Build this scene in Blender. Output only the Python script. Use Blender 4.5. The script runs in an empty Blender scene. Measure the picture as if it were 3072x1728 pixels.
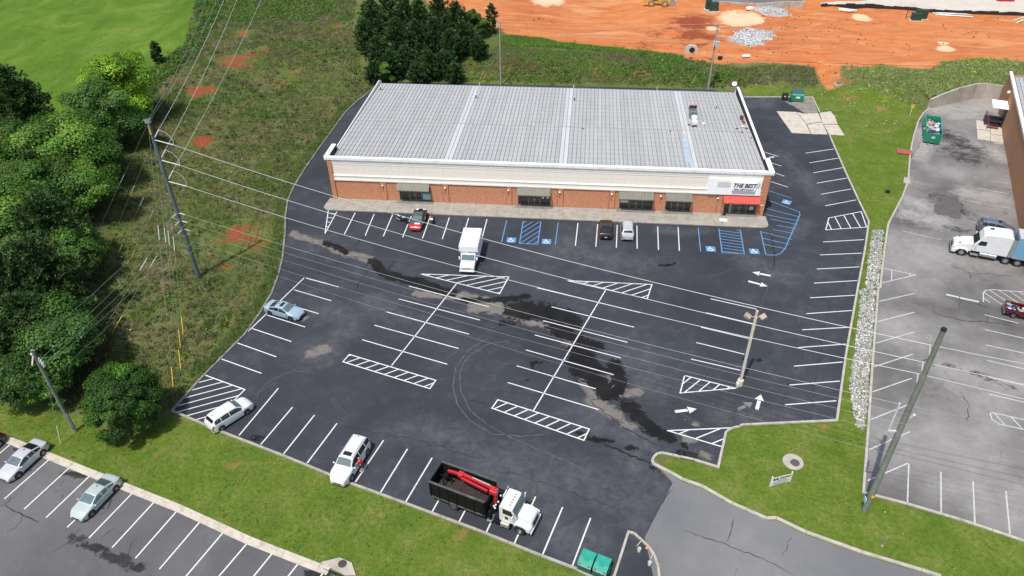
import bpy, bmesh, math, random
import numpy as np
from mathutils import Vector, Matrix
from mathutils.geometry import delaunay_2d_cdt
random.seed(7); RS = np.random.RandomState(11)
SC = bpy.context.scene; COL = SC.collection
R = math.radians
# ------------------------------------------------------------ camera, sky, sun, exposure
cd = bpy.data.cameras.new('camera'); cam = bpy.data.objects.new('camera', cd); COL.objects.link(cam)
cd.sensor_width = 36.0; cd.lens = 26.1426; cd.clip_start = 0.5; cd.clip_end = 6000
_f = Vector((-0.085128,0.795651,-0.599744)); _r = Vector((0.995176,0.097357,-0.012097)); _u = Vector((-0.048764,0.597881,0.800100))
cam.matrix_world = Matrix(((_r.x,_u.x,-_f.x,0),(_r.y,_u.y,-_f.y,0),(_r.z,_u.z,-_f.z,55.0),(0,0,0,1)))
SC.camera = cam
W = bpy.data.worlds.new('World'); SC.world = W; W.use_nodes = True
SUN_DIR = Vector((0.21, 0.43, -1.0)).normalized()          # the way the light travels
sky = W.node_tree.nodes.new('ShaderNodeTexSky'); sky.sky_type = 'NISHITA'; sky.sun_disc = False
sky.sun_elevation = math.asin(-SUN_DIR.z); sky.sun_rotation = math.atan2(-SUN_DIR.x, -SUN_DIR.y)
sky.air_density = 1.2; sky.dust_density = 2.0
bgn = W.node_tree.nodes['Background']; bgn.inputs[1].default_value = 0.15
W.node_tree.links.new(sky.outputs[0], bgn.inputs[0])
sl = bpy.data.lights.new('sun', 'SUN'); sl.energy = 4.1; sl.angle = R(0.6); sl.color = (1, .96, .9)
sun = bpy.data.objects.new('sun', sl); COL.objects.link(sun)
sun.rotation_euler = SUN_DIR.to_track_quat('-Z', 'Y').to_euler(); sun.location = (-20, -20, 120)
SC.view_settings.view_transform = 'Standard'; SC.view_settings.look = 'None'
SC.view_settings.exposure = 0.0; SC.view_settings.gamma = 1.0
SC.render.engine = 'CYCLES'

# ------------------------------------------------------------ site plan (metres; x along the shop front, y away from the street)
LOT_MAIN = ([(-39.97,138.18),(-41.20,132.08),(-42.32,128.21),(-43.08,123.10),(-43.20,117.01),(-43.40,108.50),(-43.47,101.51),(-43.23,95.14),(-42.81,91.60),(-41.63,87.21),(-40.08,82.62),(-38.41,76.96),(-37.54,72.60),(-37.12,69.31),(-37.15,65.41),(-37.50,61.38),(-38.40,57.92),(-39.25,54.66),(-40.26,49.37)]
  + [(-33.93,47.02),(-26.59,44.54),(-20.13,42.20),(-14.15,40.31),(-7.42,38.14),(-1.81,36.17),(1.19,35.19)] + [(4.6,32.6),(2.0,24.0),(9.0,24.0)]
  + [(6.88,38.71),(9.66,44.69)]
  + [(8.03,46.79),(7.96,47.13),(8.12,47.55),(8.46,47.96),(8.92,48.13),(9.90,47.94),(11.80,47.55),(13.98,46.85),(15.25,51.25),(15.58,51.59),(16.09,51.95),(16.67,52.14)] + [(17.00,52.40),(26.34,53.79),(29.68,63.69),(34.29,76.40)]
  + [(37.58,85.35),(39.92,92.12),(40.12,98.54),(40.43,106.47),(41.03,117.97),(41.15,119.88),(41.65,129.28),(41.88,136.03),(29.44,135.18)] + [(24,138.5),(-30,138.5)])
LOT_RIGHT = ([(61.39,132.41),(59.46,129.80),(57.68,126.66),(56.24,123.40),(54.65,119.80),(53.08,115.92),(51.49,111.61)] + [(49.03,104.59),(46.70,99.62),(42.34,91.63),(39.91,85.07),(36.99,76.61)] + [(36.76,76.60),(31.99,61.98),(29.17,53.19),(26.53,45.09),(30.03,44.16),(34.08,42.86),(38.52,41.16)]
  + [(60,30),(125,30),(125,132),(85,134)] + [(76.15,136.38),(72.28,137.35),(70.67,137.24),(66.84,135.33),(63.61,133.49)])
LOT_LOW = ([(-64.25,47.55),(-55.84,44.83),(-49.52,42.90),(-40.52,40.15),(-34.05,38.18),(-26.61,35.57),(-19.88,33.59),(-18.96,33.33)] + [(-8.0,26.0),(-8,12),(-75,12)])
DRIVE = ([(7.94,47.56),(9.66,44.69),(6.88,38.71)] + [(9.0,24.0),(20,16),(60,10)] + [(31.86,36.79),(29.00,37.38),(24.66,38.63),(20.50,40.17),(18.26,41.41),(17.41,41.38),(14.71,42.59),(12.29,44.23),(10.57,44.86),(9.55,45.61)])
WALL_LINE = [(61.24,132.26),(63.61,133.49),(66.84,135.33),(70.67,137.24),(72.28,137.35),(76.15,136.38)] + [(125,129.0)]
LEFT_EDGE = LOT_MAIN[:19]

def sst(t):
    t = np.clip(t, 0, 1); return t * t * (3 - 2 * t)
def _h(i, j, s):
    v = np.sin(i * 127.1 + j * 311.7 + s * 74.7) * 43758.5453
    return v - np.floor(v)
def vn(x, y, s=0):
    x = np.asarray(x, float); y = np.asarray(y, float)
    i = np.floor(x); j = np.floor(y); a = sst(x - i); b = sst(y - j)
    return (_h(i, j, s) * (1 - a) + _h(i + 1, j, s) * a) * (1 - b) + (_h(i, j + 1, s) * (1 - a) + _h(i + 1, j + 1, s) * a) * b
def fbm(x, y, s=0):
    return .5 * vn(x, y, s) + .25 * vn(x * 2.1, y * 2.1, s + 3) + .15 * vn(x * 4.3, y * 4.3, s + 5) + .1 * vn(x * 9, y * 9, s + 7)
def seg_dist(x, y, poly, closed=True):
    """unsigned distance to a polyline and inside flag"""
    x = np.asarray(x, float); y = np.asarray(y, float)
    d2 = np.full(x.shape, 1e12); ins = np.zeros(x.shape, bool); n = len(poly)
    for k in range(n if closed else n - 1):
        ax, ay = poly[k]; bx, by = poly[(k + 1) % n]
        ex, ey = bx - ax, by - ay; l2 = ex * ex + ey * ey + 1e-12
        t = np.clip(((x - ax) * ex + (y - ay) * ey) / l2, 0, 1)
        d2 = np.minimum(d2, (x - ax - t * ex) ** 2 + (y - ay - t * ey) ** 2)
        if closed:
            c = ((ay > y) != (by > y)) & (x < ex * (y - ay) / (ey if abs(ey) > 1e-9 else 1e-9) + ax)
            ins ^= c
    return np.sqrt(d2), ins
def sdist(x, y, poly):
    d, i = seg_dist(x, y, poly); return np.where(i, d, -d)
def hgt(x, y):
    x = np.asarray(x, float); y = np.asarray(y, float)
    y0 = np.interp(x, [-60, -37, 26, 44, 50, 60], [122, 134, 136, 138, 128, 126])
    bank = 2.7 * sst((y - y0) / 16)
    xe = np.interp(y, [p[1] for p in LEFT_EDGE][::-1], [p[0] for p in LEFT_EDGE][::-1])
    left = 2.6 * sst((xe - x) / 34) * sst((y - 47) / 16)
    h = np.maximum(bank, left)
    rough = sst((xe - x) / 8) * sst((y - 48) / 10) + sst((y - y0) / 10)
    h = h + np.clip(rough, 0, 1) * (.9 * (fbm(x / 15, y / 15, 1) - .5) + .35 * (vn(x / 3.1, y / 3.1, 2) - .5))
    dirt = sst((y - 150) / 12) * sst((x + 30) / 25)
    h = h + dirt * (3.2 * (fbm(x / 34, y / 18, 9) - .5) + 1.1 * (fbm(x / 11, y / 4.5, 4) - .5))
    d = np.full(x.shape, 1e9)
    for P in (LOT_MAIN, LOT_RIGHT, LOT_LOW, DRIVE):
        s = sdist(x, y, P); d = np.minimum(d, np.maximum(-s, 0))
    h = h * sst((d - .3) / 6)
    yl = np.interp(x, [p[0] for p in WALL_LINE], [p[1] for p in WALL_LINE])
    xw = WALL_LINE[0][0]
    beh = (x > xw - .2) & (y > yl + .8)
    top = np.interp(x, [xw, xw + 6, xw + 11], [1.75, 2.6, 2.85]) + .3 * (fbm(x / 6, y / 6, 3) - .5)
    return np.where(beh, np.maximum(top, h), h)

# ------------------------------------------------------------ helpers
def tag(o, label=None, cat=None, group=None, kind=None):
    if label: o['label'] = label
    if cat: o['category'] = cat
    if group: o['group'] = group
    if kind: o['kind'] = kind
    return o
def thing(name, label, cat, loc=(0, 0, 0), rz=0.0, group=None, kind=None):
    o = bpy.data.objects.new(name, None); o.empty_display_size = .3; COL.objects.link(o)
    o.location = loc; o.rotation_euler = (0, 0, rz)
    return tag(o, label, cat, group, kind)
def link(name, me, mat=None, parent=None, loc=None):
    if mat and not me.materials: me.materials.append(mat)
    o = bpy.data.objects.new(name, me); COL.objects.link(o)
    if parent: o.parent = parent
    if loc: o.location = loc
    return o
def copy_tree(o, parent=None):
    c = o.copy(); COL.objects.link(c); c.parent = parent
    for ch in o.children: copy_tree(ch, c)
    return c
def z_at(x, y): return float(hgt(x, y))
class MB:
    def __init__(s): s.v = []; s.f = []
    def add(s, vs, fs):
        n = len(s.v); s.v += [tuple(p) for p in vs]; s.f += [tuple(i + n for i in q) for q in fs]; return s
    def box(s, x0, x1, y0, y1, z0, z1):
        return s.add([(x0,y0,z0),(x1,y0,z0),(x1,y1,z0),(x0,y1,z0),(x0,y0,z1),(x1,y0,z1),(x1,y1,z1),(x0,y1,z1)],
                     [(3,2,1,0),(4,5,6,7),(0,1,5,4),(1,2,6,5),(2,3,7,6),(3,0,4,7)])
    def obox(s, c, sz, rz=0, ry=0, rx=0):
        m = Matrix.Translation(c) @ Matrix.Rotation(rz, 4, 'Z') @ Matrix.Rotation(ry, 4, 'Y') @ Matrix.Rotation(rx, 4, 'X')
        a, b, d = sz[0] / 2, sz[1] / 2, sz[2] / 2; t = MB().box(-a, a, -b, b, -d, d)
        return s.add([m @ Vector(p) for p in t.v], t.f)
    def prism(s, pts, z0, z1):
        n = len(pts)
        return s.add([(x, y, z0) for x, y in pts] + [(x, y, z1) for x, y in pts],
                     [tuple(range(n))[::-1], tuple(range(n, 2 * n))] + [(i, (i + 1) % n, n + (i + 1) % n, n + i) for i in range(n)])
    def prismy(s, pts, y0, y1):          # side profile (x,z) pulled across y
        n = len(pts)
        return s.add([(x, y0, z) for x, z in pts] + [(x, y1, z) for x, z in pts],
                     [tuple(range(n)), tuple(range(n, 2 * n))[::-1]] + [(i, n + i, n + (i + 1) % n, (i + 1) % n) for i in range(n)])
    def prismx(s, pts, x0, x1):          # profile (y,z) pulled along x
        n = len(pts)
        return s.add([(x0, y, z) for y, z in pts] + [(x1, y, z) for y, z in pts],
                     [tuple(range(n))[::-1], tuple(range(n, 2 * n))] + [(i, (i + 1) % n, n + (i + 1) % n, n + i) for i in range(n)])
    def cyl(s, p, q, r0, r1=None, n=12):
        p = Vector(p); q = Vector(q); r1 = r0 if r1 is None else r1
        d = (q - p).normalized(); a = d.orthogonal().normalized(); b = d.cross(a)
        vs = [c + (a * math.cos(2 * math.pi * i / n) + b * math.sin(2 * math.pi * i / n)) * r for c, r in ((p, r0), (q, r1)) for i in range(n)]
        return s.add(vs, [(i, (i + 1) % n, n + (i + 1) % n, n + i) for i in range(n)] + [tuple(range(n))[::-1], tuple(range(n, 2 * n))])
    def tube(s, pts, r, n=5):
        pts = [Vector(p) for p in pts]; vs = []; fs = []
        for k, p in enumerate(pts):
            d = (pts[min(k + 1, len(pts) - 1)] - pts[max(k - 1, 0)]).normalized()
            a = d.cross(Vector((0, 0, 1)))
            a = a.normalized() if a.length > 1e-4 else Vector((1, 0, 0)); b = d.cross(a)
            rr = r[k] if isinstance(r, (list, tuple)) else r
            vs += [p + (a * math.cos(2 * math.pi * i / n) + b * math.sin(2 * math.pi * i / n)) * rr for i in range(n)]
            if k: fs += [((k - 1) * n + i, (k - 1) * n + (i + 1) % n, k * n + (i + 1) % n, k * n + i) for i in range(n)]
        fs += [tuple(range(n))[::-1], tuple(range(len(vs) - n, len(vs)))]
        return s.add(vs, fs)
    def lathe(s, prof, o=(0, 0, 0), axis='Z', n=20, caps=True):   # prof (radius, height)
        vs = []; fs = []
        for r, h in prof:
            for i in range(n):
                c, d = r * math.cos(2 * math.pi * i / n), r * math.sin(2 * math.pi * i / n)
                p = (c, d, h) if axis == 'Z' else ((c, h, d) if axis == 'Y' else (h, c, d))
                vs.append((p[0] + o[0], p[1] + o[1], p[2] + o[2]))
        for k in range(len(prof) - 1):
            fs += [(k * n + i, k * n + (i + 1) % n, (k + 1) * n + (i + 1) % n, (k + 1) * n + i) for i in range(n)]
        if caps: fs += [tuple(range(n))[::-1], tuple(range(len(vs) - n, len(vs)))]
        return s.add(vs, fs)
    def sphere(s, c, rx, ry=None, rz=None, nu=10, nv=7):
        ry = ry or rx; rz = rz or rx; vs = []; fs = []
        for j in range(nv + 1):
            a = math.pi * j / nv - math.pi / 2
            for i in range(nu):
                b = 2 * math.pi * i / nu
                vs.append((c[0] + rx * math.cos(a) * math.cos(b), c[1] + ry * math.cos(a) * math.sin(b), c[2] + rz * math.sin(a)))
        for j in range(nv):
            fs += [(j * nu + i, j * nu + (i + 1) % nu, (j + 1) * nu + (i + 1) % nu, (j + 1) * nu + i) for i in range(nu)]
        return s.add(vs, fs)
    def mesh(s, name='mesh', smooth=False):
        me = bpy.data.meshes.new(name); me.from_pydata(s.v, [], s.f); me.validate(); me.update()
        b = bmesh.new(); b.from_mesh(me); bmesh.ops.recalc_face_normals(b, faces=b.faces); b.to_mesh(me); b.free()
        if smooth:
            me.shade_smooth(); me.set_sharp_from_angle(angle=R(38))
        return me
    def build(s, name, mat, parent=None, smooth=False, bevel=0, loc=None):
        me = s.mesh(name, smooth); o = link(name, me, mat, parent, loc)
        if bevel:
            m = o.modifiers.new('bevel', 'BEVEL'); m.width = bevel; m.segments = 2; m.limit_method = 'ANGLE'; m.angle_limit = R(40)
        return o
def np_mesh(name, v, f, cols=None, mat=None, parent=None):
    v = np.asarray(v, np.float32); f = np.asarray(f, np.int32); k = f.shape[1]
    me = bpy.data.meshes.new(name); me.vertices.add(len(v)); me.vertices.foreach_set('co', v.ravel())
    me.loops.add(f.size); me.loops.foreach_set('vertex_index', f.ravel())
    me.polygons.add(len(f)); me.polygons.foreach_set('loop_start', np.arange(0, f.size, k, dtype=np.int32))
    me.update(calc_edges=True)
    if cols is not None:
        a = me.color_attributes.new('tint', 'FLOAT_COLOR', 'POINT')
        a.data.foreach_set('color', np.hstack([np.asarray(cols, np.float32), np.ones((len(v), 1), np.float32)]).ravel())
    return link(name, me, mat, parent)
def set_attr(me, name, arr):
    a = me.attributes.new(name, 'FLOAT', 'POINT'); a.data.foreach_set('value', np.asarray(arr, np.float32))
def text_mesh(body, size, depth, name, mat, parent, loc, rot, shear=0.0, xs=1.0, align='CENTER', bold=.012):
    c = bpy.data.curves.new('lettering', 'FONT'); c.body = body; c.size = size; c.extrude = depth; c.shear = shear
    c.align_x = align; c.align_y = 'CENTER'; c.resolution_u = 2; c.offset = size * bold
    t = bpy.data.objects.new('lettering', c); COL.objects.link(t)
    bpy.context.view_layer.update()
    me = bpy.data.meshes.new_from_object(t.evaluated_get(bpy.context.evaluated_depsgraph_get()))
    bpy.data.objects.remove(t); bpy.data.curves.remove(c)
    me.materials.clear(); o = link(name, me, mat, parent, loc); o.rotation_euler = rot; o.scale = (xs, 1, 1); return o

# ------------------------------------------------------------ materials
MATS = {}
class NT:
    def __init__(s, name):
        s.m = bpy.data.materials.new(name); s.m.use_nodes = True; s.t = s.m.node_tree; s.b = s.t.nodes['Principled BSDF']
    def n(s, kind, **kw):
        x = s.t.nodes.new('ShaderNode' + kind)
        for k, v in kw.items(): setattr(x, k, v)
        return x
    def to(s, a, b):
        if isinstance(a, (int, float)): b.default_value = a
        elif isinstance(a, tuple): b.default_value = (*a, 1) if len(a) == 3 and b.type == 'RGBA' else a
        else: s.t.links.new(a, b)
    def pos(s, obj=False):
        return s.n('TexCoord').outputs['Object'] if obj else s.n('NewGeometry').outputs['Position']
    def scale(s, v, sc):
        x = s.n('VectorMath', operation='MULTIPLY'); s.to(v, x.inputs[0]); x.inputs[1].default_value = sc; return x.outputs[0]
    def noise(s, v, sc, det=3, rough=.6, dist=0):
        x = s.n('TexNoise'); s.to(v, x.inputs['Vector']); x.inputs['Scale'].default_value = sc; x.inputs['Detail'].default_value = det
        x.inputs['Roughness'].default_value = rough; x.inputs['Distortion'].default_value = dist; return x.outputs['Fac']
    def attr(s, name):
        x = s.n('Attribute'); x.attribute_name = name; return x.outputs['Fac']
    def attrc(s, name):
        x = s.n('Attribute'); x.attribute_name = name; return x.outputs['Color']
    def ramp(s, f, stops):
        x = s.n('ValToRGB'); s.to(f, x.inputs[0]); e = x.color_ramp.elements
        while len(e) < len(stops): e.new(.5)
        for i, (p, c) in enumerate(stops):
            e[i].position = p; e[i].color = (c, c, c, 1) if isinstance(c, (int, float)) else (*c, 1)
        return x.outputs[0]
    def mix(s, f, a, b, mode='MIX'):
        x = s.n('Mix', data_type='RGBA', blend_type=mode)
        s.to(f, x.inputs[0]); s.to(a, x.inputs[6]); s.to(b, x.inputs[7]); return x.outputs[2]
    def math(s, op, a, b=0.0, c=None):
        x = s.n('Math', operation=op); s.to(a, x.inputs[0]); s.to(b, x.inputs[1])
        if c is not None: s.to(c, x.inputs[2])
        return x.outputs[0]
    def mask(s, a, noise, amt=.5, lo=.42, hi=.58):     # soft mask attribute broken up by a noise
        v = s.math('ADD', a, s.math('MULTIPLY', s.math('SUBTRACT', noise, .5), amt))
        return s.ramp(v, [(lo, 0.0), (hi, 1.0)])
    def bump(s, h, strength=.3, dist=.02):
        x = s.n('Bump'); x.inputs['Strength'].default_value = strength; x.inputs['Distance'].default_value = dist
        s.to(h, x.inputs['Height']); s.t.links.new(x.outputs[0], s.b.inputs['Normal'])
    def out(s, col=None, rough=None, metal=None, spec=None, coat=None):
        for k, v in (('Base Color', col), ('Roughness', rough), ('Metallic', metal), ('Specular IOR Level', spec), ('Coat Weight', coat)):
            if v is not None: s.to(v, s.b.inputs[k])
        return s.m
def plain(name, col, rough=.6, metal=0., var=.12, sc=2.0, coat=0., spec=None, dirt=None):
    """one colour, broken up by two noises so that it is never flat; optional dirt colour"""
    if name in MATS: return MATS[name]
    t = NT(name); p = t.pos(True)
    n1 = t.noise(p, sc, 4); n2 = t.noise(p, sc * 9, 3)
    d = tuple(c * (1 - var) for c in col); l = tuple(min(.95, c * (1 + var)) for c in col)
    c = t.mix(t.ramp(n1, [(.3, 0.), (.7, 1.)]), d, l)
    c = t.mix(t.math('MULTIPLY', n2, .25), c, d)
    if dirt: c = t.mix(t.ramp(t.noise(p, sc * 2.3, 6, .7), [(.52, 0.), (.75, .85)]), c, dirt)
    MATS[name] = t.out(c, t.math('ADD', rough, t.math('MULTIPLY', t.math('SUBTRACT', n2, .5), .2)), metal, spec, coat); return MATS[name]
def paint(name, col, metal=.0, rough=.28):
    if name in MATS: return MATS[name]
    t = NT(name); p = t.pos(True); n = t.noise(p, 1.3, 4); d = t.noise(p, 5, 5, .7)
    c = t.mix(t.ramp(n, [(.3, 0.), (.7, 1.)]), tuple(q * .93 for q in col), col)
    c = t.mix(t.ramp(d, [(.55, 0.), (.8, .22)]), c, (.25, .23, .2))
    MATS[name] = t.out(c, t.math('ADD', rough, t.math('MULTIPLY', d, .15)), metal, .5, .6); t.b.inputs['Coat Roughness'].default_value = .12; return MATS[name]
def glass(name='tinted_glass', col=(.012, .016, .018), rough=.06):
    if name in MATS: return MATS[name]
    t = NT(name); n = t.noise(t.pos(True), 2.5, 3)
    MATS[name] = t.out(t.mix(n, tuple(c * .6 for c in col), tuple(c * 1.5 for c in col)), rough, 0., .9); return MATS[name]
def asphalt(name, dark, light, scuff, agg=.35, own=True, pat=.5, wear=((.075, .072, .066), (.24, .215, .18)), wet=((.003, .003, .004), (.012, .0105, .009)), soft=(.47, .53), wr=.72, wsoft=(.46, .70)):
    t = NT(name); p = t.pos()
    big = t.noise(p, .09, 4, .55); mid = t.noise(p, .55, 6, .68, .4); fine = t.noise(p, 9, 3, .6); grain = t.noise(p, 45, 2)
    streak = t.noise(t.scale(p, (.35, 1.0, 1)), .45, 7, .72, 1.2)
    c = t.mix(t.ramp(big, [(.35, 0.), (.65, 1.)]), dark, light)
    c = t.mix(t.math('MULTIPLY', t.ramp(mid, [(.5, 0.), (.78, 1.)]), t.ramp(big, [(.42, .12), (.62, pat)])), c, scuff)
    c = t.mix(t.ramp(streak, [(.6, 0.), (.8, .22)]), c, scuff)
    c = t.mix(t.math('MULTIPLY', t.ramp(fine, [(.35, 0.), (.65, 1.)]), agg), c, t.mix(.55, c, (.004, .004, .005)))
    c = t.mix(t.ramp(grain, [(.62, 0.), (.8, .3)]), c, scuff)
    rough = .78
    if own:
        sc = t.mask(t.attr('scuff'), t.noise(p, .28, 7, .7, .8), 1.3, .40, 1.0)
        c = t.mix(t.math('MULTIPLY', sc, t.ramp(t.noise(p, 1.0, 9, .8, .6), [(.34, .0), (.72, .6)])), c, scuff)
        wn = t.noise(p, .9, 7, .72, .6)
        we = t.mask(t.attr('wear'), wn, 1.5, wsoft[0], wsoft[1])
        c = t.mix(we, c, t.mix(t.noise(t.scale(p, (1, 2, 1)), 1.6, 6, .7), wear[0], wear[1]))
        wt = t.mask(t.attr('wet'), t.noise(p, .8, 10, .8, 1.0), 1.9, soft[0], soft[1])
        c = t.mix(wt, c, t.mix(t.ramp(t.noise(p, .5, 3), [(.35, 0.), (.65, 1.)]), wet[0], wet[1]))
        rough = t.mix(wt, (.8, .8, .8), (wr, wr, wr))
    t.out(c, rough, 0., .3); t.bump(grain, .25, .01); MATS[name] = t.m; return t.m
def roadpaint(name, col, under, hole=.62):
    t = NT(name); p = t.pos(); n = t.noise(p, 7, 6, .75); m = t.noise(p, .7, 3)
    v = t.math('ADD', n, t.math('MULTIPLY', t.math('SUBTRACT', m, .5), .35))
    c = t.mix(t.ramp(v, [(hole, 0.), (hole + .1, .85)]), col, under)
    c = t.mix(t.math('MULTIPLY', t.noise(p, 2.5, 4), .3), c, tuple(q * .6 for q in col))
    MATS[name] = t.out(c, .7, 0., .3); return t.m
def leafmat(name, hue=(1, 1, 1), trans=.3, up=0.0):
    t = NT(name)
    if up:          # thin blades scatter light like a turf, so lean their shading normal upwards
        g = t.n('NewGeometry'); v = t.n('VectorMath', operation='MULTIPLY_ADD'); t.to(g.outputs['Normal'], v.inputs[0]); v.inputs[1].default_value = (1 - up,) * 3; v.inputs[2].default_value = (0, 0, up); w = t.n('VectorMath', operation='NORMALIZE'); t.to(v.outputs[0], w.inputs[0]); t.to(w.outputs[0], t.b.inputs['Normal'])
    c = t.mix(1.0, t.attrc('tint'), hue, 'MULTIPLY')
    t.out(c, .55, 0., .25)
    tr = t.n('BsdfTranslucent'); t.to(t.mix(1.0, c, (1.2, 1.25, .6), 'MULTIPLY'), tr.inputs[0])
    mx = t.n('MixShader'); mx.inputs[0].default_value = trans; o = t.t.nodes['Material Output']
    t.t.links.new(t.b.outputs[0], mx.inputs[1]); t.t.links.new(tr.outputs[0], mx.inputs[2]); t.t.links.new(mx.outputs[0], o.inputs[0])
    MATS[name] = t.m; return t.m
def concrete(name, a, b, stain=(.12, .105, .085), sc=.8):
    t = NT(name); p = t.pos(); n = t.noise(p, sc, 6, .65); f = t.noise(p, 12, 4)
    st = t.noise(t.scale(p, (1, 1, .25)), sc * 1.7, 6, .7, .4)
    c = t.mix(t.ramp(n, [(.3, 0.), (.7, 1.)]), a, b); c = t.mix(t.ramp(st, [(.5, 0.), (.78, .6)]), c, stain)
    c = t.mix(t.math('MULTIPLY', f, .3), c, stain); t.out(c, .85, 0., .25); t.bump(f, .2, .01); MATS[name] = t.m; return t.m
WHITE = roadpaint('white_road_paint', (.70, .70, .68), (.05, .053, .06), .585)
WHITE_OLD = roadpaint('worn_white_road_paint', (.54, .54, .52), (.22, .21, .21), .53)
BLUE = roadpaint('blue_road_paint', (.11, .27, .50), (.045, .05, .06), .62)
CURB = concrete('kerb_concrete', (.40, .37, .31), (.56, .52, .45))
CURB_D = concrete('weathered_kerb_concrete', (.16, .15, .13), (.33, .30, .26))
SIDEWALK = concrete('sidewalk_concrete', (.30, .275, .235), (.43, .40, .345))
SLABC = concrete('pale_slab_concrete', (.52, .46, .38), (.66, .60, .50))
RETC = concrete('stained_wall_concrete', (.38, .345, .29), (.54, .49, .41), (.17, .145, .12), .5)
GALV = plain('galvanised_metal', (.42, .44, .45), .45, .6, .15, 3)
BLACK = plain('black_rubber', (.012, .012, .013), .75, 0, .2, 5)
DARK = plain('black_plastic', (.018, .018, .02), .5, 0, .2, 5)
CHROME = plain('bright_metal', (.6, .6, .6), .25, .9, .05, 4)
WPLAST = plain('white_plastic', (.75, .75, .73), .5, 0, .06, 4)
GL = glass()
GLB = glass('windscreen_glass', (.10, .14, .145), .08)

# ------------------------------------------------------------ ground sheet
FIELD = [(-190.45,199.22),(-109.44,203.19),(-94.10,175.00),(-88.27,163.88),(-84.61,151.82),(-84.58,144.29),(-85.23,137.82),(-83.17,129.38),(-81.55,123.41),(-82.45,115.32),(-83.17,107.99),(-88.28,103.66),(-101.70,98.36),(-124.29,100.56)]
DIRTP = [(-43.15,193.82),(-38.84,180.76),(-36.14,179.11),(-27.58,172.74),(-23.03,166.08),(-17.45,159.43),(-10.12,158.52),(2.54,154.61),(10.57,151.15),(19.05,149.32)] + [(20.52,148.07),(26.54,146.47),(37.49,147.97),(44.23,147.25),(44.59,142.89),(45.33,139.09),(47.41,139.56),(48.31,143.09),(54.69,145.35),(64.58,144.40),(68.88,148.49),(76.11,150.30),(83.51,148.95),(96.84,148.13),(139.48,214.25)] + [(23.61,215.45),(-18.74,207.66)]
STRIP = [(-18.66,158.66),(-10.07,157.73),(2.55,153.61),(19.06,149.47),(18.98,148.14),(2.55,150.95),(-9.71,152.39),(-15.34,150.92),(-17.99,152.59)]
LAWNS = [[(-67.70,49.18),(-58.43,48.60),(-52.46,47.73),(-48.66,47.79),(-42.80,44.38),(-40.31,48.78),(-32.22,46.83),(-20.48,41.94)] + [(-19.38,42.04),(-12.64,39.70),(-3.55,36.52),(1.48,34.76),(4.66,32.96),(-18.50,29.52)] + [(-19.38,33.60),(-55.89,44.90),(-67.32,48.68)],
  [(29.51,136.13),(42.11,136.99),(41.52,129.58),(40.84,117.07),(40.61,104.24)] + [(40.26,98.55),(40.19,92.24),(34.76,76.43)] + [(34.29,76.40),(26.42,53.74),(15.79,52.03),(14.14,46.36),(10.78,47.35),(9.52,47.72),(9.06,46.37),(10.58,44.90),(17.42,41.44),(29.71,37.22),(37.51,35.94),(39.66,40.77),(26.41,44.86),(36.57,76.58)] + [(36.92,76.60),(39.84,85.06),(46.55,99.61),(52.76,114.81),(60.96,131.06),(57.32,132.98),(50.67,137.74),(44.48,140.09),(37.15,140.07),(30.48,140.14)]]
CLAY = [((-69.86,140.54), 3.6), ((-74.34,157.49), 2.2), ((-70.58,125.61), 2.2), ((-70.75,123.80), 1.5), ((-62.16,106.29), 1.8), ((-45.36,81.08), 3.2), ((-43.39,78.88), 1.7), ((-47.25,82.64), 1.2), ((-57.06,135.16), 1.4),
  ((-66.51,147.59), 1.2), ((-44.93,74.46), 1.0), ((-3.11,36.27), .4), ((-55.39,162.52), 1.4), ((-34.55,181.00), 4.0), ((-11.51,39.38), .35), ((8.46,46.82), .4), ((22.97,170.54), 5.0), ((20.16,162.44), 6.0), ((25.39,162.51), 3.5), ((11.85,157.08), 3.0)]
TAN = [((-48.66,46.71), 1.5), ((-50.46,46.56), 1.0), ((-38.93,43.48), 1.5), ((49.75,139.99), 2.8), ((28.81,141.54), 2.8), ((46.29,140.30), 2.8), ((45.89,140.42), 2.8), ((48.75,134.43), 2.2), ((52.33,130.97), 1.6), ((2.64,144.07), 2.6), ((10.40,143.53), 3.6), ((-22.94,143.10), 2.6), ((9.49,47.20), .5), ((-38.57,47.32), 1.6), ((-36.13,46.49), 1.2), ((-55.77,47.86), 1.0), ((-53.53,47.23), .9), ((46.99,137.23), 2.0), ((-8.77,37.60), 1.0), ((-31.05,43.45), .9), ((-46.67,44.04), .8), ((-22.44,41.21), 1.0), ((24.98,52.44), 1.0), ((-57.77,132.35), 1.5), ((-56.00,136.81), 1.6)]
BAREDARK = [(-54.60,58.67),(-52.93,61.08),(-50.69,56.72),(-51.23,53.94),(-50.04,50.16),(-51.46,48.91),(-53.32,50.95)]
PALE = [((33.39,172.89), 4.5), ((35.27,172.93), 3.5), ((27.03,167.14), 1.3), ((71.61,155.76), 1.9), ((72.31,159.46), 1.2), ((60.95,177.02), 2.2), ((-10.09,186.99), 4.0)]
GRAV = [((32.36,159.51), 3.2), ((35.28,162.69), 3.6), ((37.19,164.59), 3.0), ((41.96,178.50), 4.0), ((39.68,177.62), 2.6), ((33.59,157.31), 2.6), ((31.79,161.71), 2.2)]
RIP = [(39.95,90.42),(41.32,90.02),(39.11,83.17),(36.80,76.59)] + [(36.57,76.58),(31.82,61.96),(29.09,53.44),(28.49,52.61),(28.03,53.35),(28.79,58.68),(31.06,65.12),(34.65,76.43)] + [(35.20,76.46),(37.40,83.03)]
def axis(lo, hi, step, far):
    a = list(np.arange(lo, hi + step / 2, step)); out = []; s = step * 2; v = lo
    while v > -far: v -= s; out.append(v); s *= 1.6
    b = []; s = step * 2; v = hi
    while v < far: v += s; b.append(v); s *= 1.6
    return np.array(out[::-1] + a + b)
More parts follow.
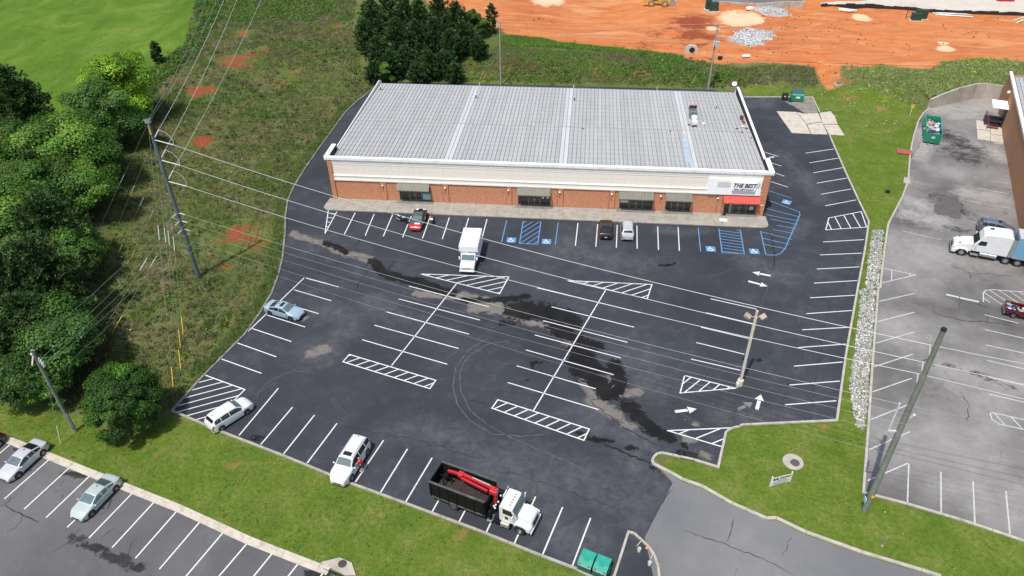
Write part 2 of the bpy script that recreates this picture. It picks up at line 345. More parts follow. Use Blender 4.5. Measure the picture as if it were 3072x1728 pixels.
def blob(x, y, spots, soft=1.6):
    m = np.zeros(x.shape)
    for (c, r) in spots:
        d = np.hypot(x - c[0], (y - c[1]) * 1.0); m = np.maximum(m, np.clip(.5 + (r - d) / (2 * soft * r * .6), 0, 1))
    return m
def soft(x, y, poly, w): return np.clip(.5 + sdist(x, y, poly) / (2 * w), 0, 1)
gx = axis(-168, 124, .62, 3500); gy = axis(18, 216, .62, 3500)
X, Y = np.meshgrid(gx, gy); Z = hgt(X, Y)
Z = np.where((X < -168) | (X > 124) | (Y > 216), np.clip(Z, -1, 3), Z)
XF, YF = X.ravel(), Y.ravel(); nx, ny = len(gx), len(gy)
ii = (np.arange(ny - 1)[:, None] * nx + np.arange(nx - 1)[None, :]).ravel()
under = np.zeros(XF.shape)
gm = NT('ground_soil_and_grass'); p = gm.pos()
n_big = gm.noise(p, .045, 4, .6); n_mid = gm.noise(p, .33, 6, .68, .3); n_f = gm.noise(p, 2.4, 5, .7); n_g = gm.noise(p, 9, 3, .7)
mead = gm.ramp(n_mid, [(.28, (.058, .108, .018)), (.45, (.110, .145, .034)), (.56, (.165, .165, .06)), (.72, (.22, .185, .09))])
mead = gm.mix(gm.ramp(n_big, [(.42, 0.), (.62, .75)]), mead, gm.ramp(n_f, [(.3, (.05, .095, .016)), (.7, (.11, .165, .03))]))
mead = gm.mix(gm.math('MULTIPLY', gm.ramp(n_g, [(.4, 0.), (.65, 1.)]), .5), mead, (.035, .038, .016))
lawn = gm.ramp(n_mid, [(.28, (.066, .120, .012)), (.5, (.115, .168, .020)), (.72, (.21, .21, .06))])
lawn = gm.mix(gm.ramp(n_f, [(.4, 0.), (.7, .75)]), lawn, (.032, .075, .007))
lawn = gm.mix(gm.ramp(n_g, [(.45, 0.), (.75, .6)]), lawn, (.15, .19, .045))
fld = gm.ramp(gm.noise(gm.scale(p, (1, .45, 1)), .16, 6, .65, .5), [(.3, (.066, .128, .013)), (.5, (.100, .172, .020)), (.7, (.160, .222, .040))])
fld = gm.mix(gm.ramp(n_g, [(.4, 0.), (.75, .5)]), fld, (.05, .13, .01))
dst = gm.noise(gm.scale(p, (.35, 1, 1)), .30, 7, .7, .9)
drt = gm.ramp(dst, [(.25, (.36, .095, .030)), (.42, (.50, .160, .052)), (.58, (.55, .215, .082)), (.8, (.60, .30, .145))])
drt = gm.mix(gm.ramp(n_big, [(.35, .55), (.6, 0.)]), drt, (.38, .105, .038))
rut = gm.noise(gm.scale(p, (.18, 1.4, 1)), .5, 8, .75, 1.5)
drt = gm.mix(gm.ramp(rut, [(.56, 0.), (.66, .55)]), drt, (.28, .085, .032))
drt = gm.mix(gm.ramp(gm.noise(gm.scale(p, (.12, .5, 1)), .25, 6, .7, 2.0), [(.52, 0.), (.68, .7)]), drt, (.60, .33, .165))
drt = gm.mix(gm.ramp(n_g, [(.5, 0.), (.8, .45)]), drt, (.36, .105, .04))
drt = gm.mix(gm.ramp(gm.noise(gm.scale(p, (.6, 1.3, 1)), .22, 8, .8, .4), [(.60, 0.), (.70, .7)]), drt, (.20, .15, .06))
cl = gm.ramp(n_f, [(.3, (.17, .042, .019)), (.7, (.31, .085, .040))])
tn = gm.ramp(n_f, [(.3, (.17, .095, .04)), (.7, (.40, .20, .095))])
col = gm.mix(gm.mask(gm.attr('lawn'), n_mid, .55), mead, lawn)
col = gm.mix(gm.mask(gm.attr('field'), n_mid, .6), col, fld)
col = gm.mix(gm.mask(gm.attr('bare'), n_f, .8), col, gm.ramp(n_f, [(.3, (.05, .032, .02)), (.7, (.12, .07, .04))]))
col = gm.mix(gm.mask(gm.attr('dirt'), gm.noise(p, .5, 6, .7), .75), col, drt)
col = gm.mix(gm.mask(gm.attr('tan'), gm.noise(p, .9, 8, .8, .3), 1.8, .52, .95), col, tn)
col = gm.mix(gm.mask(gm.attr('clay'), gm.noise(p, .7, 8, .8, .4), 1.9, .50, .90), col, cl)
col = gm.mix(gm.mask(gm.attr('pale'), gm.noise(p, .5, 5, .65), .7, .46, .6), col, (.68, .46, .29))
col = gm.mix(gm.mask(gm.attr('gravel'), gm.noise(gm.scale(p, (.7, 1.5, 1)), .55, 7, .75, .6), 1.2, .5, .6), col, gm.ramp(gm.noise(p, 3.5, 5, .8), [(.3, (.20, .19, .18)), (.7, (.56, .56, .56))]))
gm.out(col, .95, 0., .1); gm.bump(gm.math('ADD', gm.math('MULTIPLY', n_g, .5), n_f), .5, .12)
ground = np_mesh('ground', np.stack([XF, YF, Z.ravel()], 1), np.stack([ii, ii + 1, ii + 1 + nx, ii + nx], 1), None, gm.m)
tag(ground, 'rough grass, lawn and red earth round the parking lots', None, None, 'structure')
ground.data.shade_smooth()
lm = np.zeros(XF.shape)
for P in LAWNS: lm = np.maximum(lm, soft(XF, YF, P, 1.2))
set_attr(ground.data, 'lawn', lm); set_attr(ground.data, 'field', np.maximum(soft(XF, YF, FIELD, 2.0), soft(XF, YF, STRIP, 1.2)))
set_attr(ground.data, 'dirt', soft(XF, YF, DIRTP, 1.6)); set_attr(ground.data, 'clay', np.clip(blob(XF, YF, CLAY) - .02 + 1.5 * (fbm(XF / 4.5, YF / 3, 90) - .5), 0, 1) * (blob(XF, YF, CLAY) > .02))
set_attr(ground.data, 'pale', blob(XF, YF, PALE)); set_attr(ground.data, 'tan', np.clip(blob(XF, YF, TAN) * .8 - .12 + 1.5 * (fbm(XF / 4, YF / 3, 91) - .5), 0, 1) * (blob(XF, YF, TAN) > .02)); set_attr(ground.data, 'gravel', np.maximum(blob(XF, YF, GRAV), soft(XF, YF, RIP, .8))); set_attr(ground.data, 'bare', soft(XF, YF, BAREDARK, 1.5))

# ------------------------------------------------------------ paved sheets
def sheet(name, poly, z, mat, step=.7, attrs=None, label=None):
    xs = [q[0] for q in poly]; ys = [q[1] for q in poly]
    gxx, gyy = np.meshgrid(np.arange(min(xs), max(xs), step), np.arange(min(ys), max(ys), step))
    gxx = gxx + (np.arange(gxx.shape[0]) % 2)[:, None] * step / 2
    d = sdist(gxx, gyy, poly); k = d > step * .4
    pts = [Vector(q) for q in poly] + [Vector((a, b)) for a, b in zip(gxx[k], gyy[k])]
    n = len(poly)
    r = delaunay_2d_cdt(pts, [(i, (i + 1) % n) for i in range(n)], [], 1, 1e-4)
    me = bpy.data.meshes.new(name); me.from_pydata([(v.x, v.y, z) for v in r[0]], [], [tuple(f) for f in r[2]]); me.update()
    b = bmesh.new(); b.from_mesh(me)
    for f in b.faces:
        if f.normal.z < 0: f.normal_flip()
    b.to_mesh(me); b.free()
    vx = np.array([v.co.x for v in me.vertices]); vy = np.array([v.co.y for v in me.vertices])
    for a, fn in (attrs or {}).items(): set_attr(me, a, fn(vx, vy))
    o = link(name, me, mat); tag(o, label, None, None, 'structure'); return o
ASPH = asphalt('sealed_black_asphalt', (.030, .033, .041), (.048, .052, .063), (.14, .143, .15))
ASPH_R = asphalt('old_grey_asphalt', (.108, .102, .098), (.27, .253, .240), (.36, .34, .32), .3, True, .7, ((.24, .228, .214), (.38, .36, .33)), ((.028, .026, .026), (.075, .07, .068)), (.42, .72), .8, (.38, 1.0))
ASPH_L = asphalt('dull_grey_asphalt', (.090, .090, .092), (.140, .137, .137), (.21, .205, .20), .3, True, .5, ((.2, .2, .2), (.25, .25, .24)), ((.016, .016, .017), (.04, .04, .04)), (.46, .58), .8)
ASPH_D = asphalt('pale_drive_asphalt', (.150, .150, .152), (.20, .198, .196), (.28, .275, .27), .2, False, .4)
def along(lines, default=1.0):       # lines of (points, half width)
    def fn(x, y):
        m = np.zeros(x.shape)
        for pts, w in lines:
            d, _ = seg_dist(x, y, pts, False); m = np.maximum(m, np.clip(.5 + (w - d) / (2 * w), 0, 1) * default)
        return m
    return fn
WEAR = [([(-38.49,82.26),(-35.95,81.49),(-34.08,80.68),(-31.82,79.18),(-29.82,78.42)], .6), ([(-30.07,78.58),(-28.54,78.34),(-26.89,77.58),(-26.22,76.57)], .8), ([(-19.34,70.82),(-16.44,70.74),(-13.61,70.98),(-10.16,70.02),(-8.90,69.37)], .75), ([(-11.93,68.68),(-10.15,68.83),(-8.33,68.51),(-6.78,67.69)], 1.1), ([(-5.54,66.87),(-3.19,66.39),(-1.39,64.76),(-0.07,63.15)], .9),
  ([(1.17,57.27),(2.23,56.07),(2.88,54.86)], .7), ([(4.04,57.33),(4.16,56.78)], .9), ([(2.25,54.45),(3.38,53.67),(4.75,52.76)], .8), ([(5.17,55.77),(6.97,56.11)], .7), ([(5.10,51.78),(6.18,51.21)], .5), ([(11.01,50.39),(11.43,49.93),(12.10,49.74)], .45), ([(12.63,48.29),(13.32,48.00)], .45), ([(11.56,52.46),(12.84,52.12)], .4), ([(-31.74,64.77),(-31.39,65.17)], .4), ([(-28.94,59.08),(-27.37,59.87)], .8), ([(36.44,133.84),(37.97,131.61),(39.05,128.77)], .35), ([(-38.97,83.01),(-37.09,81.98)], .7)]
WET = [([(8.10,46.39),(8.51,45.75),(9.27,45.38)], .35), ([(10.53,44.34),(13.83,42.47)], .3), ([(-33.82,80.89),(-31.98,80.09),(-30.38,78.93)], .55), ([(-26.19,77.28),(-25.55,75.93),(-24.37,74.82),(-22.56,73.96),(-19.79,73.03),(-17.04,71.96),(-15.07,71.17)], .8), ([(-21.12,73.74),(-19.34,73.72),(-17.82,73.02)], .5), ([(-13.47,70.01),(-10.78,70.23),(-8.11,70.70),(-5.91,71.37)], .5), ([(-6.84,68.39),(-4.52,68.82),(-2.41,68.05),(-0.49,67.06)], 1.7), ([(-2.47,66.44),(-0.82,64.59),(1.46,63.07),(2.42,62.94)], 1.1), ([(1.06,62.40),(0.71,59.94),(1.54,58.45)], 1.3), ([(2.04,60.45),(2.59,58.92)], .8), ([(4.59,60.27),(4.97,58.74),(5.07,56.86),(4.28,55.33)], .8), ([(1.28,58.42),(2.87,57.04),(3.77,55.65)], 1.0), ([(5.52,54.38),(6.50,53.59),(7.07,52.28),(7.99,51.21),(9.49,50.21)], .75), ([(-8.52,66.17),(-6.78,66.20)], .35), ([(-4.66,59.48),(-3.34,59.99)], .3), ([(-5.08,56.55),(-4.70,56.68)], .3), ([(-4.34,58.92),(-2.66,57.70)], .2), ([(0.97,49.79),(2.30,49.58)], .3), ([(-4.92,51.75),(-4.02,51.49)], .2), ([(8.15,50.82),(9.16,50.41),(10.14,49.88),(11.10,49.29),(12.09,48.31)], .22), ([(5.81,115.48),(6.05,115.22)], .1), ([(-30.75,46.69),(-29.93,46.64)], .4), ([(9.19,47.41),(7.48,48.01),(4.57,48.99),(1.95,49.39)], .22), ([(10.52,79.08),(12.57,79.69)], .35)]
SCUFF = [([(1.26,53.14),(3.38,52.13),(5.82,51.18),(7.91,49.44)], 1.6), ([(3.39,61.37),(7.38,60.11),(8.55,57.16)], 3.0), ([(15.22,53.58),(21.13,54.09)], 2.0), ([(5.84,47.16),(8.44,44.15),(6.52,40.78)], 2.6), ([(-10.25,42.50),(-6.49,41.52),(-4.13,43.05)], 1.8), ([(-2.29,81.70),(8.01,79.32)], 2.6), ([(21.28,81.74),(25.54,77.70)], 2.4), ([(-24.58,68.53),(-19.29,66.00)], 2.5), ([(-15.93,49.28),(-11.17,48.14),(-5.81,45.19),(-2.33,43.20)], 3.0), ([(-2.48,45.48),(3.06,44.58),(6.56,41.82)], 3.0), ([(-1.04,39.49),(1.10,36.74)], 2.0), ([(2.16,51.69),(6.95,49.36)], 2.0), ([(-29.25,60.05),(-26.76,58.60),(-26.72,62.32)], 2.0), ([(17.42,88.14),(14.68,87.42)], 1.2), ([(11.03,87.64),(13.71,87.60)], 1.2), ([(-1.89,84.62),(-0.22,82.34)], 1.5), ([(30.23,132.07),(35.43,135.49),(32.10,131.53)], 2.2), ([(32.28,110.51),(34.99,98.14)], 2.0), ([(29.04,88.06),(31.29,91.29)], 1.6), ([(-29.29,66.64),(-25.67,65.48)], 2.2), ([(-0.42,38.24),(2.66,37.91),(1.37,36.90)], 2.0), ([(6.18,39.45),(7.09,39.95)], 1.2), ([(-10.40,43.39),(-8.03,44.99)], 1.4)]
lot = sheet('parking_lot', LOT_MAIN, .02, ASPH, .7, {'wear': along(WEAR), 'wet': along(WET), 'scuff': along(SCUFF)}, 'black sealcoated asphalt parking lot before the shops')
RW = [([(36.54,63.62),(38.71,63.33),(41.67,62.49),(43.96,61.16),(45.72,59.69)], .6), ([(42.39,73.52),(46.82,71.65),(51.09,70.57)], .35), ([(60.71,120.92),(61.33,118.71),(62.42,116.60)], 3.5), ([(59.17,115.29),(60.81,112.30)], 3.0), ([(51.65,99.58),(53.00,98.85),(53.09,96.15)], 2.6), ([(51.03,91.15),(51.97,90.97)], 1.4), ([(59.28,96.37),(59.97,96.16)], .7), ([(62.36,102.95),(62.58,102.83)], .5), ([(43.31,93.31),(45.95,92.24)], .9)]
RP = [([(57.47,124.21),(55.37,116.08),(53.17,112.74)], 1.6), ([(62.84,117.72),(65.78,115.77),(65.85,113.68)], 2.4), ([(56.43,101.64),(60.03,100.50)], 2.2), ([(62.09,132.06),(68.37,132.50),(74.03,133.95)], 3.2), ([(45.53,95.04),(47.38,93.88),(49.49,93.28)], 2.4), ([(47.25,98.41),(48.84,97.16)], 2.0), ([(65.32,129.70),(68.41,129.92)], 2.5)]
rlot = sheet('neighbouring_lot', LOT_RIGHT, .02, ASPH_R, 1.0, {'wear': along(RP, 1.0), 'wet': along(RW, .74), 'scuff': along([([(44.83,86.84),(48.20,82.65)], 5), ([(37.17,69.05),(41.13,56.90)], 5)])}, 'old grey asphalt lot of the neighbouring building')
llot = sheet('lower_lot', LOT_LOW, .02, ASPH_L, .8, {'wet': along([([(-41.99,34.23),(-39.51,33.68),(-37.55,32.71),(-34.85,32.21)], .45), ([(-36.98,32.95),(-33.42,31.45)], .35), ([(-20.46,32.78),(-19.22,33.07),(-18.14,32.83)], .4), ([(-46.71,40.96),(-44.39,40.73)], .35), ([(-53.16,43.26),(-53.07,43.45)], .3), ([(-38.71,36.38),(-38.80,36.41)], .2)]), 'wear': along([([(0, 0), (1, 0)], .1)]), 'scuff': along([([(0, 0), (1, 0)], .1)])}, 'dull grey asphalt lot at the lower left')
drive = sheet('driveway', DRIVE, .012, ASPH_D, 2.0, None, 'pale grey asphalt entrance driveway')

# ------------------------------------------------------------ kerbs, laid in sections
def resample(pts, step):
    out = [Vector(pts[0])]; 
    for a, b in zip(pts, pts[1:]):
        a = Vector(a); b = Vector(b); n = max(1, round((b - a).length / step))
        out += [a.lerp(b, (i + 1) / n) for i in range(n)]
    return out
def offset(pts, d):
    pts = [Vector(q) for q in pts]; out = []
    for k, q in enumerate(pts):
        a = (q - pts[k - 1]).normalized() if k else None
        b = (pts[k + 1] - q).normalized() if k < len(pts) - 1 else None
        a = a or b; b = b or a; na = Vector((-a.y, a.x)); nb = Vector((-b.y, b.x)); m = (na + nb)
        m = m / max(.35, m.length_squared / 2) if m.length > 1e-6 else na
        out.append(q + m * d)
    return out
def kerb(pts, mat, label, w=.24, h=.15, sec=3.05, gutter=0, side=1, jit=.006):
    root = thing('kerb', label, None, (pts[0][0], pts[0][1], 0), 0, None, 'structure')
    pts = resample([Vector(q) for q in pts], sec); L = offset(pts, w / 2); Rr = offset(pts, -w / 2); G = offset(pts, -side * (w / 2 + gutter)) if gutter else None
    o = Vector(pts[0])
    for k in range(len(pts) - 1):
        a = [L[k], L[k + 1], Rr[k + 1], Rr[k]]; c = sum(a, Vector((0, 0))) / 4
        a = [(q - o) + (c - q).normalized() * .012 for q in a]; hz = h + random.uniform(-jit, jit)
        m = MB().prism([(q.x, q.y) for q in a], -.05, hz)
        m.build('kerb_section', mat, root, bevel=.02)
        if gutter:
            e = [L[k], L[k + 1], G[k + 1], G[k]] if side > 0 else [Rr[k], Rr[k + 1], G[k + 1], G[k]]
            c = sum(e, Vector((0, 0))) / 4; e = [(q - o) + (c - q).normalized() * .012 for q in e]
            MB().prism([(q.x, q.y) for q in e], -.05, .035 + random.uniform(-.004, .004)).build('gutter_section', mat, root)
    return root
CURB_M = concrete('grey_kerb_concrete', (.30, .28, .24), (.46, .43, .37))
kerb(LOT_MAIN[1:19], CURB_D, 'weathered kerb along the rough grassy slope')
kerb([LOT_MAIN[18]] + LOT_MAIN[19:26] + [(3.2,34.2)], CURB_M, 'pale kerb between the black lot and lower lawn')
kerb(LOT_MAIN[31:43] + LOT_MAIN[43:47] + LOT_MAIN[47:53], CURB, 'pale kerb round the storm drain corner and right edge')
kerb(LOT_MAIN[53:56], CURB, 'short pale kerb behind the dumpster pad')
kerb([(30.46,37.16),(29.07,37.60),(24.73,38.86),(20.56,40.41),(18.30,41.66),(17.44,41.54),(14.74,42.84),(12.32,44.50),(10.60,45.13),(9.57,45.84)] + [(8.03,46.73),(7.95,47.12)], CURB, 'curving kerb along the entrance driveway lawn', .3)
kerb(LOT_RIGHT[:19], CURB, 'long pale kerb of the neighbouring grey lot')
kerb(LOT_LOW[:8], SLABC, 'broad pale kerb and gutter of the lower lot', .3, .14, 3.05, .42, 1)
isl = [(4.27,34.85),(5.51,39.08),(5.99,38.97),(6.58,38.41),(7.20,37.72),(7.59,37.01),(7.83,36.03),(7.88,35.10)] + [(7.6,33.0)]
kerb([(3.4,33.4)] + isl, CURB, 'pale kerb round the asphalt island by the entrance', .22)
# ------------------------------------------------------------ painted markings: children of the lot they are painted on
def ribbon(a, b, w):
    a = Vector(a); b = Vector(b); d = (b - a).normalized(); n = Vector((-d.y, d.x)) * w / 2
    return [a - n, b - n, b + n, a + n]
ZM_ = .026
def strip(name, a, b, parent, mat=None, w=.125, z=ZM_):
    q = ribbon(a, b, w); me = bpy.data.meshes.new(name); me.from_pydata([(v.x, v.y, z) for v in q], [], [(0, 1, 2, 3)]); me.update()
    return link(name, me, mat or WHITE, parent)
def lines(parent, pts, mat=None, w=.125):
    for a, b in zip(pts[::2], pts[1::2]): strip('stall_line', a, b, parent, mat, w)
def hatch(parent, poly, p0, p1, q0, q1, n, mat=None, w=.13, edges=None):
    """outline plus stripes running from the edge p0-p1 to the edge q0-q1"""
    mat = mat or WHITE; m = MB(); N = len(poly)
    for k in (range(N) if edges is None else edges):
        a, b = Vector(poly[k]), Vector(poly[(k + 1) % N]); d = (b - a).normalized() * w / 2
        q = ribbon(a - d, b + d, w); m.add([(v.x, v.y, ZM_ + .0025 * (k % 2)) for v in q], [(0, 1, 2, 3)])
    o = link('hatched_marking', m.mesh('hatched_marking'), mat, parent)
    P0, P1, Q0, Q1 = map(Vector, (p0, p1, q0, q1))
    for i in range(n):
        f = (i + .5) / n; strip('stripe', P0.lerp(P1, f), Q0.lerp(Q1, f), o, mat, w * .95, ZM_ - .002)
    return o
FRONT = [(-31.95,89.04),(-31.91,83.25),(-29.13,88.82),(-28.97,83.18),(-26.46,88.92),(-26.45,83.18),(-23.71,88.70),(-23.76,83.14),(-21.01,88.80),(-21.01,83.11),(-18.26,88.74),(-18.29,83.18),(-15.52,88.80),(-15.61,83.09),(-12.88,88.73),(-12.97,83.01),(-0.12,88.67),(-0.31,82.95),(2.61,88.63),(2.40,82.93),(5.32,88.63),(5.10,82.90),(8.02,88.63),(7.84,82.89),(10.85,88.65),(10.62,82.87),(13.64,88.71),(13.33,82.85)]
lines(lot, FRONT)
lines(lot, [(-10.09,88.69),(-10.20,82.99),(-2.86,88.62),(-2.99,83.03)] + [(16.36,88.72),(16.09,82.93)], BLUE)
h1 = [(-7.76,88.60),(-5.28,88.64),(-5.32,82.94),(-7.78,82.94)]
def diag(parent, poly, ang, sp, mat, w):
    """stripes at one angle clipped to a convex polygon"""
    d = Vector((math.cos(ang), math.sin(ang))); n = Vector((-d.y, d.x)); pr = [Vector(q).dot(n) for q in poly]; s = min(pr) + sp * .6
    while s < max(pr):
        hit = []
        for k in range(len(poly)):
            a, b = Vector(poly[k]), Vector(poly[(k + 1) % len(poly)]); fa, fb = a.dot(n) - s, b.dot(n) - s
            if fa * fb < 0: hit.append(a.lerp(b, fa / (fa - fb)))
        if len(hit) == 2 and (hit[0] - hit[1]).length > .3: strip('stripe', hit[0], hit[1], parent, mat, w, ZM_ - .002)
        s += sp
def dhatch(parent, poly, a, b, sp, mat=None, w=.13, edges=None):
    mat = mat or WHITE; m = MB(); N = len(poly)
    for k in (range(N) if edges is None else edges):
        p, q = Vector(poly[k]), Vector(poly[(k + 1) % N]); d = (q - p).normalized() * w / 2
        m.add([(v.x, v.y, ZM_ + .0025 * (k % 2)) for v in ribbon(p - d, q + d, w)], [(0, 1, 2, 3)])
    o = link('hatched_marking', m.mesh('hatched_marking'), mat, parent)
    v = Vector(b) - Vector(a); diag(o, poly, math.atan2(v.y, v.x), sp, mat, w * .95); return o
dhatch(lot, h1, (-7.87,85.14), (-5.51,88.41), .75, BLUE, .13, [1, 2, 3])
h2 = [(19.14,88.69),(22.01,88.61),(21.69,82.82),(18.84,82.83)]
dhatch(lot, h2, (19.12,86.78), (21.86,86.26), .72, BLUE, .13, [1, 2, 3])
# the wide blue hatched walk round the corner
bo = [(24.71,88.57),(24.41,82.76),(25.74,82.82),(26.53,83.44),(27.19,84.52),(30.92,93.38),(30.96,94.14),(27.19,97.09)]
m = MB()
for a, b in zip(bo[:-1], bo[1:]): m.add([(v.x, v.y, ZM_) for v in ribbon(a, b, .13)], [(0, 1, 2, 3)])
bh = link('hatched_marking', m.mesh('hatched_marking'), BLUE, lot)
for a, b in zip(*[iter([(24.69,88.41),(28.48,86.78),(24.63,86.82),(27.90,85.53),(24.63,85.27),(27.30,84.44),(26.48,89.11),(29.09,88.31),(27.13,90.24),(29.62,89.61),(26.56,91.86),(30.02,90.67),(26.16,93.01),(30.37,91.63),(26.40,94.78),(30.73,92.72)])] * 2): strip('stripe', a, b, bh, BLUE, .12, ZM_ - .002)
lines(lot, [(27.56,100.10),(30.62,97.98)], BLUE)
lines(lot, [(28.98,112.93),(31.25,111.26),(29.16,109.39),(31.10,107.99),(28.65,106.43),(30.93,104.67),(28.08,103.13),(30.80,101.25)])
lt = [(-35.99,89.27),(-34.64,83.32),(-34.66,89.04)]
hatch(lot, lt, lt[0], lt[1], lt[2], lt[1], 5, WHITE, .12, [0, 1])
lines(lot, [(35.77,112.79),(40.61,114.64),(35.63,109.40),(40.54,111.40),(35.49,106.09),(40.41,108.16),(35.29,102.81),(40.25,104.80),(35.14,99.43),(39.96,101.40),(34.99,96.11),(39.83,98.17),(32.49,86.47),(38.03,87.49),(31.39,83.32),(36.83,84.17),(30.27,80.06),(35.69,80.97),(29.22,76.96),(34.65,77.94)] + [(28.09,73.89),(33.53,74.85),(27.00,70.75),(32.44,71.80),(25.92,67.73),(31.41,68.65),(24.85,64.59),(30.17,65.61),(23.75,61.47),(29.09,62.58),(22.70,58.49),(28.04,59.54),(21.70,55.56),(26.98,56.58)])
rh = [(34.71,92.76),(39.64,94.87),(39.24,90.72),(33.56,89.57)]
dhatch(lot, rh, (35.76,93.22), (35.85,90.00), 1.35, WHITE, .13)
lines(lot, [(-14.72,73.44),(-19.47,57.91),(3.65,73.37),(-3.63,52.58)])
lines(lot, [(-20.57,72.28),(-10.17,68.99)] + [(-21.33,69.64),(-10.93,66.43),(-22.16,67.02),(-11.82,63.81),(-23.00,64.48),(-12.64,61.28),(-23.76,61.84),(-13.47,58.63),(-4.72,73.22),(7.74,69.34),(-2.75,69.61),(6.91,66.61),(-3.58,66.93),(6.09,63.89),(-4.36,64.29),(5.27,61.24),(-5.16,61.67),(4.48,58.50),(-5.93,59.02),(2.61,56.21),(-6.64,56.37),(2.87,53.28)])
ta = [(-19.70,74.95),(-7.67,75.58),(-9.21,71.65)]; ta[1] = (-8.43,75.22)
dhatch(lot, ta, (-17.95,74.75), (-19.04,74.24), .95, WHITE, .13); 
tb = [(-1.18,75.04),(9.37,75.07),(8.65,72.10)]
dhatch(lot, tb, (3.50,74.92), (1.56,73.69), .95, WHITE, .13)
ba = [(-24.55,59.28),(-14.27,56.05),(-14.67,54.77),(-24.92,58.05)]
dhatch(lot, ba, (-21.32,57.15), (-20.38,57.79), .95, WHITE, .13)
bb = [(-7.38,53.77),(2.01,50.57),(1.51,49.07),(-7.87,52.55)]
dhatch(lot, bb, (-4.87,51.44), (-3.84,52.20), .95, WHITE, .13)
lines(lot, [(16.22,72.72),(21.39,71.15),(15.38,69.97),(20.49,68.38),(14.54,67.24),(19.65,65.68),(13.71,64.50),(18.75,62.96),(12.88,61.69),(17.94,60.32)])
rc = [(11.96,59.02),(17.04,57.54),(11.28,56.35)]
dhatch(lot, rc, (12.37,56.55), (14.09,58.47), .9, WHITE, .13)
rd = [(9.66,51.02),(16.09,51.97),(15.25,51.25),(14.63,49.41)]
dhatch(lot, rd, (11.84,50.40), (13.81,51.57), 1.2, WHITE, .13, [0, 3])
lines(lot, [(-30.57,53.47),(-32.14,46.78),(-28.16,50.94),(-29.58,45.83),(-25.58,50.06),(-26.97,44.89),(-22.99,49.15),(-24.37,43.99)] + [(-17.84,47.38),(-19.24,42.21),(-15.29,46.53),(-16.65,41.32),(-12.73,45.65),(-14.18,40.41),(-10.16,44.81),(-11.64,39.58),(-7.66,43.86),(-9.12,38.73),(-5.21,42.95),(-6.62,37.95),(-2.66,42.07),(-4.13,37.04),(-0.20,41.16),(-1.69,36.16),(2.28,40.25),(0.82,35.37)])
lines(lot, [(-34.60,70.37),(-29.36,68.59),(-35.33,67.79),(-30.14,66.02),(-36.14,65.26),(-30.96,63.49),(-36.97,62.70),(-31.71,60.86),(-37.76,60.12),(-32.50,58.22),(-38.41,57.36),(-33.18,55.52),(-37.29,62.18),(-34.18,72.91)])
lines(lot, [(-33.92,72.89),(-29.27,71.42)])
lh = [(-39.06,54.71),(-34.01,52.97),(-35.79,47.56),(-40.27,49.56)]
m_ = dhatch(lot, lh, (-40.27,49.56), (-35.96,51.83), .92, WHITE, .13, [0, 1])
lines(llot, [(-53.90,44.12),(-54.52,41.73),(-48.98,42.60),(-50.43,37.59),(-46.49,41.81),(-47.94,36.71),(-44.03,41.06),(-45.44,36.03),(-41.42,40.21),(-43.00,35.24),(-39.07,39.52),(-40.50,34.41),(-36.61,38.77),(-38.01,33.69),(-34.09,38.15),(-35.52,32.89),(-31.57,37.18),(-33.03,32.10),(-29.08,36.34),(-30.66,31.29),(-26.58,35.51),(-28.16,31.02),(-24.11,34.73),(-25.45,30.92),(-21.65,33.92),(-22.77,30.81),(-19.38,33.06),(-20.23,31.04),(-51.52,43.32),(-52.82,38.75)])
lines(rlot, [(36.09,73.85),(40.88,75.85),(34.80,69.93),(39.60,72.09),(33.53,66.06),(38.32,68.34),(32.21,62.09),(36.96,64.50),(30.98,58.20),(35.62,60.60),(29.73,54.24),(34.20,56.72),(28.50,50.28),(32.99,52.90),(27.25,46.48),(31.66,48.94),(31.66,48.94),(30.02,44.11),(34.23,48.12),(32.58,43.26),(36.73,47.27),(35.03,42.34),(39.20,46.38),(37.56,41.54),(47.44,72.25),(50.67,70.96),(46.40,69.47),(50.90,68.02),(45.45,66.76),(49.78,65.45),(44.58,64.14),(48.64,62.83),(43.68,61.44),(47.53,60.29),(42.66,58.86),(46.44,57.77)], WHITE_OLD)
lines(rlot, [(44.46,75.91),(45.77,75.42),(45.86,75.35),(47.78,74.73)], WHITE_OLD, .35)
lines(rlot, [(53.95,93.24),(55.14,92.71),(55.88,99.07),(60.74,97.41),(58.42,102.94),(62.37,101.66),(61.35,105.53),(63.53,104.80),(43.74,90.08),(48.14,88.27)], WHITE_OLD, .09)
rh1 = [(38.42,81.00),(42.18,79.74),(37.33,77.61)]
dhatch(rlot, rh1, (38.75,80.82), (37.86,77.86), 2.1, WHITE_OLD, .12)
rh2 = [(48.29,74.78),(49.00,76.60),(49.51,77.16),(50.39,77.35),(54.86,77.12),(53.20,73.29),(50.14,74.47)]
dhatch(rlot, rh2, (50.59,77.21), (51.75,74.92), 1.0, WHITE_OLD, .12, [0, 1, 2, 3])
rh3 = [(41.74,56.27),(45.37,55.32),(44.78,53.97),(41.95,54.69),(41.53,55.26)]
dhatch(rlot, rh3, (42.50,56.06), (42.85,54.63), 1.3, WHITE_OLD, .12)
def arrow(tail, tip, parent, mat, w=.32, hw=.95, hl=.95, name='arrow_marking'):
    a = Vector(tail); b = Vector(tip); d = (b - a).normalized(); n = Vector((-d.y, d.x)); c = b - d * hl
    q = [a - n * w / 2, c - n * w / 2, c + n * w / 2, a + n * w / 2]; h = [c + d * .08 - n * hw / 2, b, c + d * .08 + n * hw / 2]
    me = bpy.data.meshes.new(name); me.from_pydata([(v.x, v.y, ZM_) for v in q] + [(v.x, v.y, ZM_ + .002) for v in h], [], [(0, 1, 2, 3), (4, 5, 6)]); me.update()
    return link(name, me, mat, parent)
